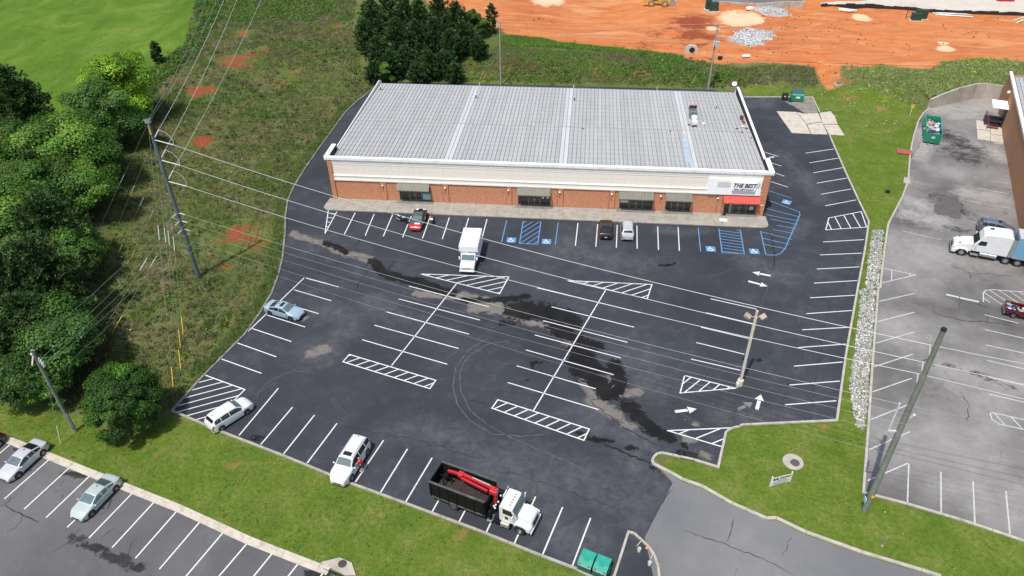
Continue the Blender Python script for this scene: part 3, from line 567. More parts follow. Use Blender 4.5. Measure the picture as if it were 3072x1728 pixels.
arrow((24.21,78.10), (22.06,78.70), lot, WHITE); arrow((21.27,76.73), (23.45,75.83), lot, WHITE)
arrow((18.75,54.64), (19.50,56.82), lot, WHITE, .35); arrow((10.56,53.65), (12.74,54.21), lot, WHITE, .35)
FADED = roadpaint('faded_road_paint', (.20, .20, .20), (.05, .05, .055), .5)
arrow((16.87,54.48), (18.50,55.65), lot, FADED, .35)
# access symbols
def access(c, ang, k=1.0):
    c = Vector(c); root = MB(); s = .62
    me = MB().add([(-s, -s * .95, ZM_), (s, -s * .95, ZM_), (s, s * .95, ZM_), (-s, s * .95, ZM_)], [(0, 1, 2, 3)])
    o = me.build('access_symbol', BLUE, lot); o.location = (c.x, c.y, 0); o.rotation_euler = (0, 0, ang)
    z = ZM_ + .003; m = MB(); n = 16; r0, r1 = .34, .24                      # the wheel
    vs = []; 
    for i in range(n + 1):
        t = R(100) + R(250) * i / n
        for r in (r0, r1): vs.append((-.06 + r * math.cos(t), -.16 + r * math.sin(t), z))
    m.add(vs, [(2 * i, 2 * i + 1, 2 * i + 3, 2 * i + 2) for i in range(n)])
    for a, b, w in (((-.1, .36), (-.06, -.02), .11), ((-.06, .02), (.2, -.0), .1), ((.2, .02), (.3, -.3), .1), ((.28, -.28), (.42, -.24), .09), ((-.1, .2), (.14, .18), .08)):
        z += .0004; m.add([(v.x, v.y, z) for v in ribbon(a, b, w)], [(0, 1, 2, 3)])
    m.add([(-.12 + .1 * math.cos(2 * math.pi * i / 10), .47 + .1 * math.sin(2 * math.pi * i / 10), z + .001) for i in range(10)], [tuple(range(10))])
    m.build('wheelchair_sign', WHITE, o)
for c, a in (((-8.95,83.67), 0), ((-4.20,83.66), 0), ((17.47,83.61), 0), ((23.06,83.49), 0), ((29.74,96.77), -.45)): access(c, a)
# cracks, seams and tyre marks
CRACK = plain('crack_filler', (.007, .007, .008), .7, 0, .2, 3); SEAM = plain('mossy_seam', (.055, .055, .035), .9, 0, .4, 2)
TYRE = plain('scuffed_tyre_trace', (.085, .087, .092), .8, 0, .3, 2); CRK2 = plain('old_lot_crack', (.035, .033, .032), .8, 0, .3, 2)
def crack(pts, parent, mat=None, w=.06, jit=.12, name='crack', z=.0232, taper=True):
    P = [Vector(pts[0])]
    for a, b in zip(pts, pts[1:]):
        a = Vector(a); b = Vector(b); n = max(2, int((b - a).length / .35)); t = (b - a).normalized(); nn = Vector((-t.y, t.x))
        P += [a.lerp(b, (i + 1) / n) + nn * random.gauss(0, jit) * (1 if i < n - 1 else .3) for i in range(n)]
    vs = []; N = len(P)
    for k, q in enumerate(P):
        t = (P[min(k + 1, N - 1)] - P[max(0, k - 1)]).normalized(); nn = Vector((-t.y, t.x))
        ww = w * random.uniform(.5, 1.3) * (min(1, .3 + min(k, N - 1 - k) / 3) if taper else 1)
        vs += [(*(q - nn * ww / 2), z), (*(q + nn * ww / 2), z)]
    me = bpy.data.meshes.new(name); me.from_pydata(vs, [], [(2 * k, 2 * k + 2, 2 * k + 3, 2 * k + 1) for k in range(N - 1)]); me.update()
    return link(name, me, mat or CRACK, parent)
for w, pts in ((.13, [(-29.02,83.40),(-29.80,80.27)]), (.16, [(-23.55,77.67),(-23.87,75.72),(-23.84,74.69)]), (.14, [(-25.85,75.90),(-26.47,75.16),(-26.77,73.95),(-26.98,72.12),(-26.97,70.99)]), (.07, [(-32.75,78.74),(-34.11,77.36)]), (.07, [(-30.34,77.30),(-31.05,75.83)]), (.05, [(-36.29,83.22),(-35.28,80.40),(-34.36,79.16)]), (.09, [(-28.59,71.18),(-26.35,70.88)]),
   (.10, [(-12.78,68.60),(-12.75,67.13)]), (.06, [(-11.93,78.78),(-11.64,75.68)]), (.13, [(-20.90,83.26),(-21.03,82.00)]), (.10, [(-2.99,73.12),(-3.94,71.29)]), (.06, [(-10.84,55.22),(-8.18,54.90),(-5.58,54.89),(-2.23,54.78)]), (.07, [(-10.56,53.35),(-9.13,53.21),(-8.06,52.86)]), (.06, [(-7.87,54.47),(-8.07,52.95)]), (.06, [(-6.09,56.09),(-5.97,55.09)]), (.24, [(1.59,49.28),(3.97,48.55),(5.72,47.70),(8.00,46.71)]),
   (.10, [(1.86,54.59),(3.38,53.15),(5.21,51.29),(7.21,49.85),(9.40,48.79)]), (.12, [(2.12,54.70),(4.65,54.74),(5.79,54.84)]), (.08, [(3.66,60.58),(3.12,58.97)]), (.08, [(-8.12,58.89),(-5.98,59.17)]), (.16, [(25.76,88.80),(25.76,85.84),(25.43,82.52),(24.82,79.79)]), (.11, [(29.16,117.47),(31.08,117.47),(31.80,119.50),(32.56,119.70),(33.42,121.06),(34.39,121.71)]), (.08, [(31.29,119.75),(32.66,120.28)]), (.12, [(33.61,120.78),(33.46,119.33)]), (.05, [(32.17,113.74),(31.80,106.38)]),
   (.05, [(23.15,60.00),(21.28,54.92)]), (.06, [(26.55,66.77),(23.53,60.33)]), (.05, [(30.35,73.69),(26.97,63.78),(24.12,55.44)]), (.05, [(38.32,87.80),(32.37,76.23)]), (.05, [(-23.42,52.19),(-22.47,50.32)]), (.06, [(-30.84,51.27),(-30.54,50.18)]), (.06, [(-30.79,50.86),(-30.36,50.15)]), (.06, [(-22.50,48.98),(-20.16,48.52),(-14.21,47.62),(-9.31,46.07),(-7.35,45.52)]), (.05, [(-7.09,44.96),(-4.25,44.39),(-0.52,43.14),(4.81,41.25)]), (.05, [(-15.59,54.60),(-15.44,52.31)]), (.05, [(-7.73,85.16),(-6.31,80.91),(-5.58,76.47)])): crack(pts, lot, None, w)
for w, pts in ((.16, [(-31.99,77.98),(-29.72,78.07),(-27.79,77.86),(-24.88,77.83),(-22.84,77.90),(-19.76,77.94),(-16.70,77.95),(-15.73,78.29)]), (.14, [(23.47,75.52),(22.21,72.25),(18.09,59.87)]), (.15, [(10.47,54.35),(11.08,53.53),(11.97,52.82),(12.61,52.61),(13.70,51.87),(15.27,51.38)]), (.2, [(16.39,54.86),(16.10,54.10),(15.56,52.16),(15.25,51.25)]), (.08, [(5.79,54.84),(9.79,54.66)]), (.1, [(2.01,54.66),(7.06,54.67),(11.37,54.34)]), (.12, [(37.24,131.23),(38.92,128.76),(41.34,128.77)])): crack(pts, lot, SEAM, w, .05, 'pavement_seam')
for w, pts in ((.16, [(-2.17,49.56),(-4.66,49.01),(-7.40,49.11),(-9.77,50.61),(-11.39,52.66),(-12.32,55.17),(-12.48,58.21),(-11.51,61.21),(-9.55,63.41)]), (.14, [(1.21,45.80),(-5.81,48.91),(-7.93,50.24),(-9.96,51.95),(-11.39,54.66),(-11.91,57.32),(-11.54,59.89),(-9.63,62.20),(-6.82,63.22)]), (.12, [(-9.31,46.07),(-10.62,45.96)]), (.1, [(-0.41,80.00),(1.65,80.62),(3.70,79.42),(4.94,76.89)]), (.1, [(-32.59,51.95),(-32.29,52.85),(-30.93,54.46)]), (.1, [(-32.21,51.64),(-32.50,52.70),(-32.01,54.16),(-30.77,55.56),(-29.71,56.23),(-27.41,56.01)]), (.14, [(-30.61,53.80),(-30.62,52.86),(-30.78,52.07)]), (.12, [(-10.39,46.34),(-9.03,45.91),(-7.64,45.65),(-7.22,45.22),(-7.31,44.46),(-7.71,43.82)]), (.07, [(-5.92,44.96),(-4.26,44.57),(-3.28,44.21)]), (.1, [(-2.70,43.68),(-2.86,42.58),(-3.10,41.16)]), (.12, [(-27.83,64.58),(-27.04,65.07),(-26.45,65.63)]), (.1, [(-25.65,64.05),(-25.37,65.07)]), (.18, [(-4.23,46.28),(-3.24,45.65)]), (.16, [(5.94,47.17),(6.25,45.55)]), (.1, [(-13.82,59.34),(-11.99,61.80)]), (.08, [(16.20,76.95),(21.01,79.92)]), (.1, [(-4.32,46.37),(-3.09,45.59)])): crack(pts, lot, TYRE, w * .7, .03, 'tyre_mark', .0222)
for w, pts in ((.12, [(-50.28,36.75),(-49.84,37.35),(-50.00,37.90)]), (.13, [(-49.97,37.02),(-49.20,36.61),(-47.80,36.19),(-46.31,35.71),(-45.65,35.54)]), (.09, [(-47.80,36.19),(-47.39,35.46),(-47.48,34.77),(-48.03,34.27)]), (.1, [(-46.32,39.38),(-46.14,40.15)]), (.08, [(-47.07,38.98),(-47.04,39.40),(-46.69,39.51)]), (.09, [(-46.53,39.03),(-46.03,38.74)]), (.09, [(-45.63,38.49),(-45.24,38.32),(-45.20,37.92)]), (.1, [(-40.76,36.62),(-40.45,37.55),(-40.65,38.40),(-41.10,38.20)]), (.09, [(-36.36,33.10),(-36.56,34.13),(-36.39,34.83)]), (.1, [(-41.86,35.24),(-42.16,33.63),(-42.95,32.60)]), (.09, [(-38.85,35.71),(-39.48,34.26)]), (.09, [(-40.69,38.38),(-40.54,37.43)]), (.08, [(-41.85,34.76),(-41.71,35.32)])): crack(pts, llot, CRK2, w, .04, 'crack', .0225)
for w, pts in ((.1, [(47.15,82.35),(48.52,81.61),(48.99,80.39),(48.32,78.91)]), (.09, [(48.60,80.57),(50.98,80.76),(54.27,80.41)]), (.14, [(41.75,72.62),(42.48,71.60),(44.79,70.90),(47.13,70.92),(50.04,70.31)]), (.07, [(45.82,75.19),(44.80,72.69)]), (.07, [(42.32,74.14),(41.75,72.62)]), (.1, [(44.32,75.63),(46.18,74.65),(48.29,73.89),(50.30,73.51)]), (.08, [(40.01,59.06),(39.95,56.80),(38.92,54.56)]), (.07, [(40.81,51.42),(40.49,50.19)]), (.06, [(48.71,73.66),(47.06,70.59)]), (.1, [(51.44,111.60),(54.04,115.99),(55.66,118.97)]), (.08, [(48.20,102.75),(50.95,101.51)])): crack(pts, rlot, CRK2, w, .1, 'crack', .0225)
for w, pts in ((.07, [(14.73,41.51),(14.17,39.84),(13.70,38.83)]), (.08, [(10.14,39.68),(13.68,38.63),(16.44,37.56),(18.72,36.15)]), (.06, [(19.30,39.91),(18.10,37.90)]), (.05, [(14.38,36.64),(13.93,35.72)]), (.1, [(9.49,43.91),(8.12,41.75),(6.97,39.20)])): crack(pts, drive, CRK2, w, .06, 'crack', .0145)
# concrete pad by the dumpster and small pads
def slab(name, poly, z0, z1, mat, parent=None, kind='structure', label=None, bevel=.01):
    o = MB().prism(poly, z0, z1).build(name, mat, parent, bevel=bevel)
    if not parent: tag(o, label, None, None, kind)
    return o
pad = thing('concrete_pad', 'pale concrete apron slabs beside the green dumpster', None, (0, 0, 0), 0, None, 'structure')
for q in ([(34.17,129.13),(37.58,129.05),(38.19,124.06),(38.19,120.10),(35.08,120.25)], [(37.68,129.02),(38.79,128.43),(41.32,128.99),(41.15,125.18),(38.31,124.07)], [(41.12,124.94),(40.90,120.10),(38.29,120.08),(38.34,123.83)], [(41.53,128.94),(43.73,129.80),(43.87,127.22),(43.57,124.45),(41.13,124.27)], [(41.13,123.97),(43.56,124.14),(43.63,119.84),(41.14,120.11)]): slab('slab', q, .0, .05, SLABC, pad)
tag(MB().prism([(36.54,133.68),(37.51,133.24),(40.40,135.83),(41.81,135.92),(41.38,129.25),(39.02,128.61),(38.35,130.33),(37.44,132.23)], .0, .035).build('dumpster_pad', CURB_D), 'stained grey concrete pad under the green dumpster', None, None, 'structure')
pd = thing('loading_pad', 'pale concrete slabs before the loading door', None, (0, 0, 0), 0, None, 'structure')
for q in ([(67.66,127.73),(69.71,127.14),(68.30,123.56),(66.38,124.13)], [(69.17,125.52),(70.67,124.79),(69.55,121.79),(67.93,122.36)], [(66.31,123.89),(68.20,123.32),(66.77,119.55),(65.00,120.10)], [(67.83,122.13),(69.45,121.55),(68.52,118.90),(66.82,119.44)]): slab('slab', q, .0, .04, SLABC, pd)
kerb([(66.98,118.68),(68.24,118.33)], SLABC, 'short kerb beside the loading pad', .2, .12)
patch = sheet('asphalt_patch', [(50.43,97.56),(52.01,99.05),(51.99,100.16),(53.29,100.40),(54.72,100.65),(54.10,97.84),(52.68,93.78),(51.87,93.85),(51.14,94.69),(50.04,94.87),(49.76,95.76)], .026, plain('patch_asphalt', (.10, .092, .092), .85, 0, .15, .8), .8, None, 'dark square asphalt repair patch on the grey lot')

# ------------------------------------------------------------ shop building
BX0, BX1, BY0, BY1 = -36.15, 25.6, 92.7, 123.2
def brickmat(name, c1, c2, mort):
    t = NT(name); p = t.pos(); b = t.n('TexBrick')
    v = t.n('CombineXYZ'); s = t.n('SeparateXYZ'); t.to(p, s.inputs[0]); t.to(t.math('ADD', s.outputs[0], s.outputs[1]), v.inputs[0]); t.to(s.outputs[2], v.inputs[1])
    t.to(v.outputs[0], b.inputs['Vector']); b.inputs['Scale'].default_value = 1; b.inputs['Brick Width'].default_value = .21; b.inputs['Row Height'].default_value = .075; b.inputs['Mortar Size'].default_value = .006
    b.inputs['Color1'].default_value = (*c1, 1); b.inputs['Color2'].default_value = (*c2, 1); b.inputs['Mortar'].default_value = (*mort, 1)
    n = t.noise(p, 2.2, 8, .8); st = t.noise(t.scale(p, (1.5, 1.5, 5)), 1.2, 5, .75, .5)
    c = t.mix(t.ramp(n, [(.38, 0.), (.66, .7)]), b.outputs[0], tuple(q * .66 for q in c1)); c = t.mix(t.ramp(st, [(.57, 0.), (.72, .5)]), c, tuple(q * .55 for q in c1))
    t.out(c, .9, 0., .2); MATS[name] = t.m; return t.m
BRICK = brickmat('red_brick', (.53, .205, .10), (.64, .275, .15), (.54, .40, .30)); BRICK2 = brickmat('tan_brick', (.52, .23, .115), (.58, .275, .145), (.50, .36, .26))
STUCCO = plain('cream_stucco', (.82, .755, .66), .9, 0, .04, .5, dirt=(.76, .68, .58)); STUCCO2 = plain('cream_moulding', (.87, .81, .73), .85, 0, .04, .6, dirt=(.78, .70, .61))
WCAP = plain('white_coping', (.84, .83, .81), .6, 0, .05, .6, dirt=(.62, .58, .52)); WPAINT = plain('white_fascia', (.90, .90, .895), .6, 0, .02, .7)
def roofmat(name, base):
    t = NT(name); p = t.pos(); s = t.n('SeparateXYZ'); t.to(p, s.inputs[0]); ob = t.n('ObjectInfo')
    pur = t.math('FRACT', t.math('DIVIDE', s.outputs[1], 1.52)); pl = t.ramp(pur, [(0., 1.), (.16, 0.), (.88, 0.), (1., 1.)])
    n = t.noise(t.scale(p, (1.6, .22, 1)), .8, 6, .7); n2 = t.noise(p, .35, 5, .65)
    c = t.mix(ob.outputs['Random'], tuple(q * .90 for q in base), tuple(min(.9, q * 1.07) for q in base))
    c = t.mix(t.ramp(n, [(.35, 0.), (.75, .5)]), c, tuple(q * .74 for q in base)); c = t.mix(t.ramp(n2, [(.4, 0.), (.7, .35)]), c, (.47, .455, .43))
    c = t.mix(t.math('MULTIPLY', pl, .28), c, (.62, .62, .61)); t.out(c, .6, .1, .3); MATS[name] = t.m; return t.m
ROOF = roofmat('metal_roof_panel', (.41, .41, .402)); ROOFW = roofmat('pale_roof_panel', (.56, .565, .56)); ROOFB = plain('blue_roof_patch', (.37, .43, .50), .6, 0, .2, .8, dirt=(.45, .45, .45))
MEMB = plain('black_roof_membrane', (.014, .014, .015), .8, 0, .2, 1)
shop = thing('shop_building', 'long brick strip of shops with cream fascia and grey metal roof', 'building', (BX0, BY0, 0))
def sp(m, name, mat, parent=None, **k):                 # building part given in world metres
    m.v = [(x - BX0, y - BY0, z) for x, y, z in m.v]; return m.build(name, mat, parent or shop, **k)
# walls with shop openings
OPEN = [(-26.15, -21.5), (-8.85, -4.2), (5.6, 10.3), (12.05, 15.55), (20.2, 24.6)]; OH = 2.45
xs = [BX0] + [v for o in OPEN for v in o] + [BX1]
w = MB()
for a, b in zip(xs[::2], xs[1::2]): w.box(a, b, BY0, BY0 + .3, -.1, OH)
w.box(BX0, BX1, BY0, BY0 + .3, OH + .003, 3.25)
sp(w, 'front_wall', BRICK)
sp(MB().box(BX0, BX0 + .3, BY0 + .303, BY1 - .303, -.1, 5.3), 'side_wall', BRICK); sp(MB().box(BX1 - .3, BX1, BY0 + .303, BY1 - .303, -.1, 6.2), 'side_wall', BRICK)
sp(MB().box(BX0, BX1, BY1 - .3, BY1, -.1, 5.2), 'rear_wall', BRICK2)
for a, b in ((-28.85, -28.0), (-19.7, -18.9), (-10.5, -9.75), (-3.15, -2.4), (4.15, 4.9), (19.15, 19.8)):
    sp(MB().box(a, b, BY0 - .12, BY0 - .002, -.08, 3.19), 'pilaster', BRICK, bevel=.01); sp(MB().box(a - .05, a - .002, BY0 - .02, BY0 - .001, -.08, 3.19).box(b + .002, b + .05, BY0 - .02, BY0 - .001, -.08, 3.19), 'control_joint', plain('dark_control_joint', (.14, .06, .035), .9))
for a, b in ((BX0 - .02, BX0 + .6), (24.75, BX1 + .02)): sp(MB().box(a, b, BY0 - .2, BY0 + 1.0, -.1, 6.22), 'corner_pier', BRICK, bevel=.01)
# fascia: lower moulding, panels, upper moulding, cornice
fx0, fx1 = BX0 + .62, 24.73
sp(MB().prismx([(BY0 - .04, 3.2), (BY0 - .16, 3.2), (BY0 - .16, 3.42), (BY0 - .12, 3.46), (BY0 - .12, 3.76), (BY0 - .17, 3.88), (BY0 - .19, 3.96), (BY0 - .19, 4.06), (BY0 - .05, 4.12), (BY0 - .002, 4.12), (BY0 - .002, 3.2)], fx0, fx1), 'lower_moulding', STUCCO2)
x = fx0; k = 0; lv = (4.13, 4.92, 5.68); wds = (1.42, 1.78)
cache = {}
while x < fx1 - .05:
    wd = min(wds[k % 2], fx1 - x)
    for j in range(2):
        if not (x > 17.4 and x < 24.5):
            key = (round(wd, 3), j)
            if key not in cache: cache[key] = MB().box(.008, wd - .008, -.05, -.002, lv[j] + .008, lv[j + 1] - .008).mesh('fascia_panel')
            link('fascia_panel', cache[key], STUCCO, shop, (x - BX0, 0, 0))
    x += wd; k += 1
sp(MB().box(fx0, fx1, BY0 + .001, BY0 + .29, 3.253, 6.2), 'fascia_wall', STUCCO)
sp(MB().prismx([(BY0 - .002, 5.69), (BY0 - .06, 5.69), (BY0 - .08, 5.76), (BY0 - .08, 5.95), (BY0 - .12, 6.08), (BY0 - .12, 6.24), (BY0 - .1, 6.3), (BY0 - .002, 6.3)], fx0, fx1), 'upper_moulding', STUCCO2)
cor = [(BY0 - .14, 6.31), (BY0 - .2, 6.44), (BY0 - .27, 6.52), (BY0 - .27, 6.92), (BY0 - .22, 7.0), (BY0 + .12, 7.0), (BY0 + .12, 6.6), (BY0 + .1, 6.27)]
sp(MB().prismx(cor, BX0 - .36, BX1 + .36), 'front_cornice', WCAP, bevel=.02)
for s, xx in ((-1, BX0), (1, BX1)):
    a, b = (xx - .38, xx + .3) if s < 0 else (xx - .3, xx + .38)
    sp(MB().box(a, b, BY0 + .123, BY0 + 3.9, 6.3, 6.998), 'return_cornice', WCAP, bevel=.03)
    i0, i1 = (xx + .303, xx + .33) if s < 0 else (xx - .33, xx - .303)
    sp(MB().box(i0, i1, BY0 + .3, BY0 + 3.9, 5.6, 6.9), 'parapet_lining', MEMB)
    sp(MB().box(a + .1, b - .1, BY0 + .4, BY0 + 3.8, 5.2, 6.3), 'parapet_wall', BRICK)
sp(MB().box(BX0 + .5, BX1 - .5, BY0 + .123, BY0 + .16, 5.7, 6.7), 'parapet_lining', MEMB)
par = sp(MB().box(BX1 - .26, BX1 + .12, BY0 + 3.903, BY1 + .2, 6.2, 6.6), 'parapet_coping', WCAP, bevel=.03)
sp(MB().box(BX1 - .33, BX1 - .265, BY0 + 3.903, BY1 + .1, 5.2, 6.5), 'parapet_lining', MEMB)
# roof panels, two lengths lapped at mid depth
ry0, rym, ry1 = BY0 + .2, BY0 + 14.6, BY1 + .35; rz = lambda y: 6.12 - .019 * (y - BY0)
rx0, rx1 = BX0 + .1, BX1 - .36; N = 101; pw = (rx1 - rx0) / N
def panel(y0, y1, lift):
    m = MB(); p = .035; r = .055; h = .06
    prof = [(0, h), (p, h), (p + r * .5, 0), (pw * .5, .004), (pw - p - .001, 0), (pw - .001, h * .7)]
    vs = [(q, y - BY0, rz(y) + lift + z) for y in (y0, y1) for q, z in prof]; n = len(prof)
    return m.add(vs, [(i, i + 1, n + i + 1, n + i) for i in range(n - 1)]).mesh('roof_panel')
m_f, m_b = panel(ry0, rym + .15, .03), panel(rym, ry1, 0)
def pmat(i):
    x = rx0 + (i + .5) * pw
    return ROOFW if min(abs(x + 19.1), abs(x + 2.7), abs(x - 15.3)) < .62 else ROOF
mf = {ROOF: m_f, ROOFW: m_f.copy()}; mb_ = {ROOF: m_b, ROOFW: m_b.copy()}
for i in range(N):
    mt = pmat(i)
    link('roof_panel', mf[mt], mt, shop, (rx0 - BX0 + i * pw, 0, 0)); link('roof_panel', mb_[mt], mt, shop, (rx0 - BX0 + i * pw, 0, 0))
RIB = plain('dark_seam_sealant', (.13, .13, .132), .7, 0, .3, 2)
rb = MB()
for y0, y1, lf in ((ry0, rym + .15, .03), (rym, ry1, 0)):
    rb.add([(-.006, y0 - BY0, rz(y0) + lf + .061), (.05, y0 - BY0, rz(y0) + lf + .061), (.05, y1 - BY0, rz(y1) + lf + .061), (-.006, y1 - BY0, rz(y1) + lf + .061)], [(0, 1, 2, 3)])
rbm = rb.mesh('roof_seam')
for i in range(N): link('roof_seam', rbm, RIB, shop, (rx0 - BX0 + i * pw, 0, 0))
lap = MB()
for k in range(120):
    xx = rx0 + (rx1 - rx0) * k / 120; lap.box(xx, xx + .5, rym - .1 - random.random() * .05, rym + .02, rz(rym) + .02, rz(rym) + .075 + random.random() * .01)
sp(lap, 'lap_seam', plain('grubby_lap_sealant', (.40, .385, .36), .8, 0, .25, .8, dirt=(.2, .19, .17)))
sp(MB().box(rx0 - .12, rx1 + .05, ry1, ry1 + .14, rz(ry1) - .15, rz(ry1) + .02), 'gutter', GALV)
sp(MB().box(rx0 - .14, rx0 - .01, ry0 + 3.6, ry1, rz(ry1) - .2, 6.16), 'rake_trim', WCAP)
rg = sp(MB().prism([(14.55, 94.2), (15.35, 94.3), (15.5, 101), (15.2, 105.6), (14.7, 105.6)], 6.14 - .1, 6.175 - .03), 'roof_patch', ROOFB)
for q, h in (((-35.16,120.46), .5), ((-18.21,118.04), .55), ((-1.74,118.16), .55), ((21.27,116.49), .4)):
    v = sp(MB().lathe([(.12, 5.5), (.08, 5.75 + h * .4), (.07, 5.7 + h)], (q[0], q[1], 0), n=10), 'roof_vent', DARK, smooth=True)
    sp(MB().lathe([(.15, 5.7 + h), (.03, 5.8 + h)], (q[0], q[1], 0), n=10), 'vent_cap', GALV, v)
for xx in (-35.9, -18.4, -2.0, 12.2): sp(MB().cyl((xx, ry1 + .1, 5.0), (xx, ry1 + .1, 6.1), .05, n=8), 'downspout', WPLAST)
for q in ((-0.08,106.55), (13.20,106.71), (23.32,108.34), (24.97,105.12), (23.90,107.03)): sp(MB().obox((q[0], q[1], rz(q[1]) + .1), (.5, .12, .06), random.random() * 2), 'loose_flashing', DARK)
# sidewalk slabs
walk = thing('sidewalk', 'long concrete sidewalk slabs in front of the shops', None, (0, 0, 0), 0, None, 'structure')
sx = np.arange(-36.9, 26.2, 3.15)
for a, b in zip(sx[:-1], sx[1:]):
    b = min(b, 26.0)
    if a < -36.5: q = [(a + .6, 89.35), (b - .012, 89.35), (b - .012, 92.68), (a + .2, 92.68), (a, 90.1)]
    elif b > 25.5: q = [(a, 89.35), (b - .7, 89.35), (b - .2, 89.6), (b, 90.2), (b, 92.3), (a, 92.68)]
    else: q = [(a, 89.35), (b - .012, 89.35), (b - .012, 92.68), (a, 92.68)]
    MB().prism(q, -.05, .15 + random.uniform(-.004, .004)).build('sidewalk_slab', SIDEWALK, walk, bevel=.015)
# shop fronts
AL = plain('dull_aluminium_frame', (.20, .195, .175), .5, .5, .15, 3); SHG = glass('shop_glass', (.008, .010, .010), .05)
TEAL = plain('teal_window_sign', (.24, .50, .50), .7, 0, .06, 3); THRESH = plain('dark_threshold', (.20, .19, .165), .9, 0, .2, 1.5)
AWG = plain('grey_awning_metal', (.20, .19, .155), .6, .1, .14, 1.2, dirt=(.11, .105, .085)); AWGR = plain('awning_rib_grey', (.10, .095, .075), .6, .2, .1, 1); AWR = plain('red_awning_canvas', (.44, .030, .022), .7, 0, .08, 1); AWRR = plain('pink_awning_stripe', (.60, .12, .085), .7, 0, .06, 1)
AWN = [(-26.35, -21.6), (-8.95, -4.2), (5.4, 10.25), (11.9, 15.55), (19.8, 24.8)]
DOORS = [(-24.75, -22.95), (-7.4, -5.65), (7.0, 8.9), (12.85, 14.7), (21.35, 23.3)]
for i, ((a, b), (c, d), (e, f)) in enumerate(zip(OPEN, DOORS, AWN)):
    y = BY0 + .18
    sf = sp(MB().box(a, a + .06, y, y + .1, .15, OH).box(b - .06, b, y, y + .1, .15, OH).box(a + .061, b - .061, y, y + .1, OH - .07, OH).box(a + .061, c - .05, y, y + .1, .15, .28).box(d + .05, b - .061, y, y + .1, .15, .28).box(c - .05, c + .03, y, y + .12, .15, OH - .071).box(d - .03, d + .05, y, y + .12, .15, OH - .071), 'shopfront_frame', AL)
    for p0, p1 in ((a + .06, c - .05), (d + .05, b - .06)): sp(MB().box(p0, p1, y + .04, y + .055, .28, OH - .07), 'pane', SHG, sf)
    md = (c + d) / 2
    for p0, p1, hs in ((c + .03, md - .01, 1), (md + .01, d - .03, -1)):
        dr = sp(MB().box(p0, p0 + .07, y - .01, y + .07, .16, 2.2).box(p1 - .07, p1, y - .01, y + .07, .16, 2.2).box(p0 + .071, p1 - .071, y - .01, y + .07, 2.1, 2.2).box(p0 + .071, p1 - .071, y - .01, y + .07, .16, .34).box(p0 + .071, p1 - .071, y - .01, y + .07, 1.05, 1.12), 'door', AL)
        sp(MB().box(p0 + .07, p1 - .07, y + .02, y + .035, .34, 1.05).box(p0 + .07, p1 - .07, y + .02, y + .035, 1.12, 2.1), 'pane', SHG, dr)
        hx = p1 - .1 if hs > 0 else p0 + .1; sp(MB().cyl((hx, y - .06, .95), (hx, y - .06, 1.35), .025, n=8), 'handle', CHROME, dr)
    sp(MB().box(c, d, y, y + .1, 2.203, 2.26), 'transom', AL, sf)
    sp(MB().box(a - .35, b + .35, BY0 - .75, BY0 + .17, .14, .165), 'threshold', THRESH)
    red = i == 4; n = 24
    aw = MB().prismx([(BY0 - .05, 3.16), (BY0 - 1.06, 2.42), (BY0 - 1.06, 2.30), (BY0 - 1.03, 2.30), (BY0 - 1.03, 2.40), (BY0 - .05, 3.10)], e, f)
    ao = sp(aw, 'red_awning' if red else 'awning', AWR if red else AWG)
    rm = MB(); wr = (f - e) / n
    rm.prismx([(-.055, 3.185), (-1.075, 2.435), (-1.075, 2.29), (-1.063, 2.29), (-1.063, 2.42), (-.055, 3.162)], 0, wr * (.42 if red else .38)); rme = rm.mesh('awning_rib')
    for k in range(n): link('awning_rib', rme, AWRR if red else AWGR, ao, (e - BX0 + (k + .2) * wr, 0, 0))
    for xx in (e + .02, f - .05): sp(MB().prismx([(BY0 - .05, 3.1), (BY0 - 1.03, 2.38), (BY0 - 1.0, 2.3), (BY0 - .05, 2.4)], xx, xx + .03), 'awning_side', AWR if red else AWG, ao)
def wsign(x0, x1, z0, z1, nl, col=None):
    y = BY0 + .17; o = sp(MB().box(x0, x1, y - .02, y, z0, z1), 'window_sign', col or TEAL)
    for k in range(nl):
        zz = z1 - (k + .7) * (z1 - z0) / (nl + .4); m = MB(); xx = x0 + .1
        while xx < x1 - .2:
            l = random.uniform(.12, .3); m.box(xx, min(xx + l, x1 - .08), y - .026, y - .021, zz - .04, zz + .04); xx += l + .07
        sp(m, 'lettering', DARK if k == 0 else WPLAST, o)
wsign(-22.8, -21.62, .35, 1.45, 5); wsign(5.68, 6.85, 1.15, 2.1, 6); wsign(23.7, 24.2, .8, 1.3, 1, plain('pale_poster', (.55, .72, .68), .6)); wsign(-5.4, -5.15, 1.3, 1.75, 2, WPLAST); wsign(-4.75, -4.5, 1.3, 1.7, 2, WPLAST)
wsign(20.9, 21.2, .2, 1.9, 0, plain('tan_column', (.40, .36, .24), .7)); wsign(21.6, 22.1, 1.55, 1.66, 0, WPLAST)
LENS = plain('lamp_lens', (.85, .82, .75), .3)
for xx in (-28.5, -19.35, -10.2, -2.9, 4.45, 11.25, 19.1):
    lm_ = sp(MB().box(xx - .1, xx + .1, BY0 - .16, BY0 - .072, 2.45, 2.62), 'wall_lamp', GALV); sp(MB().sphere((xx, BY0 - .2, 2.62), .15, .13, .12), 'lamp_globe', LENS, lm_, smooth=True)
    sp(MB().box(xx - .03, xx + .03, BY0 - .12, BY0 - .074, 1.6, 2.4), 'conduit', BRICK2, lm_)
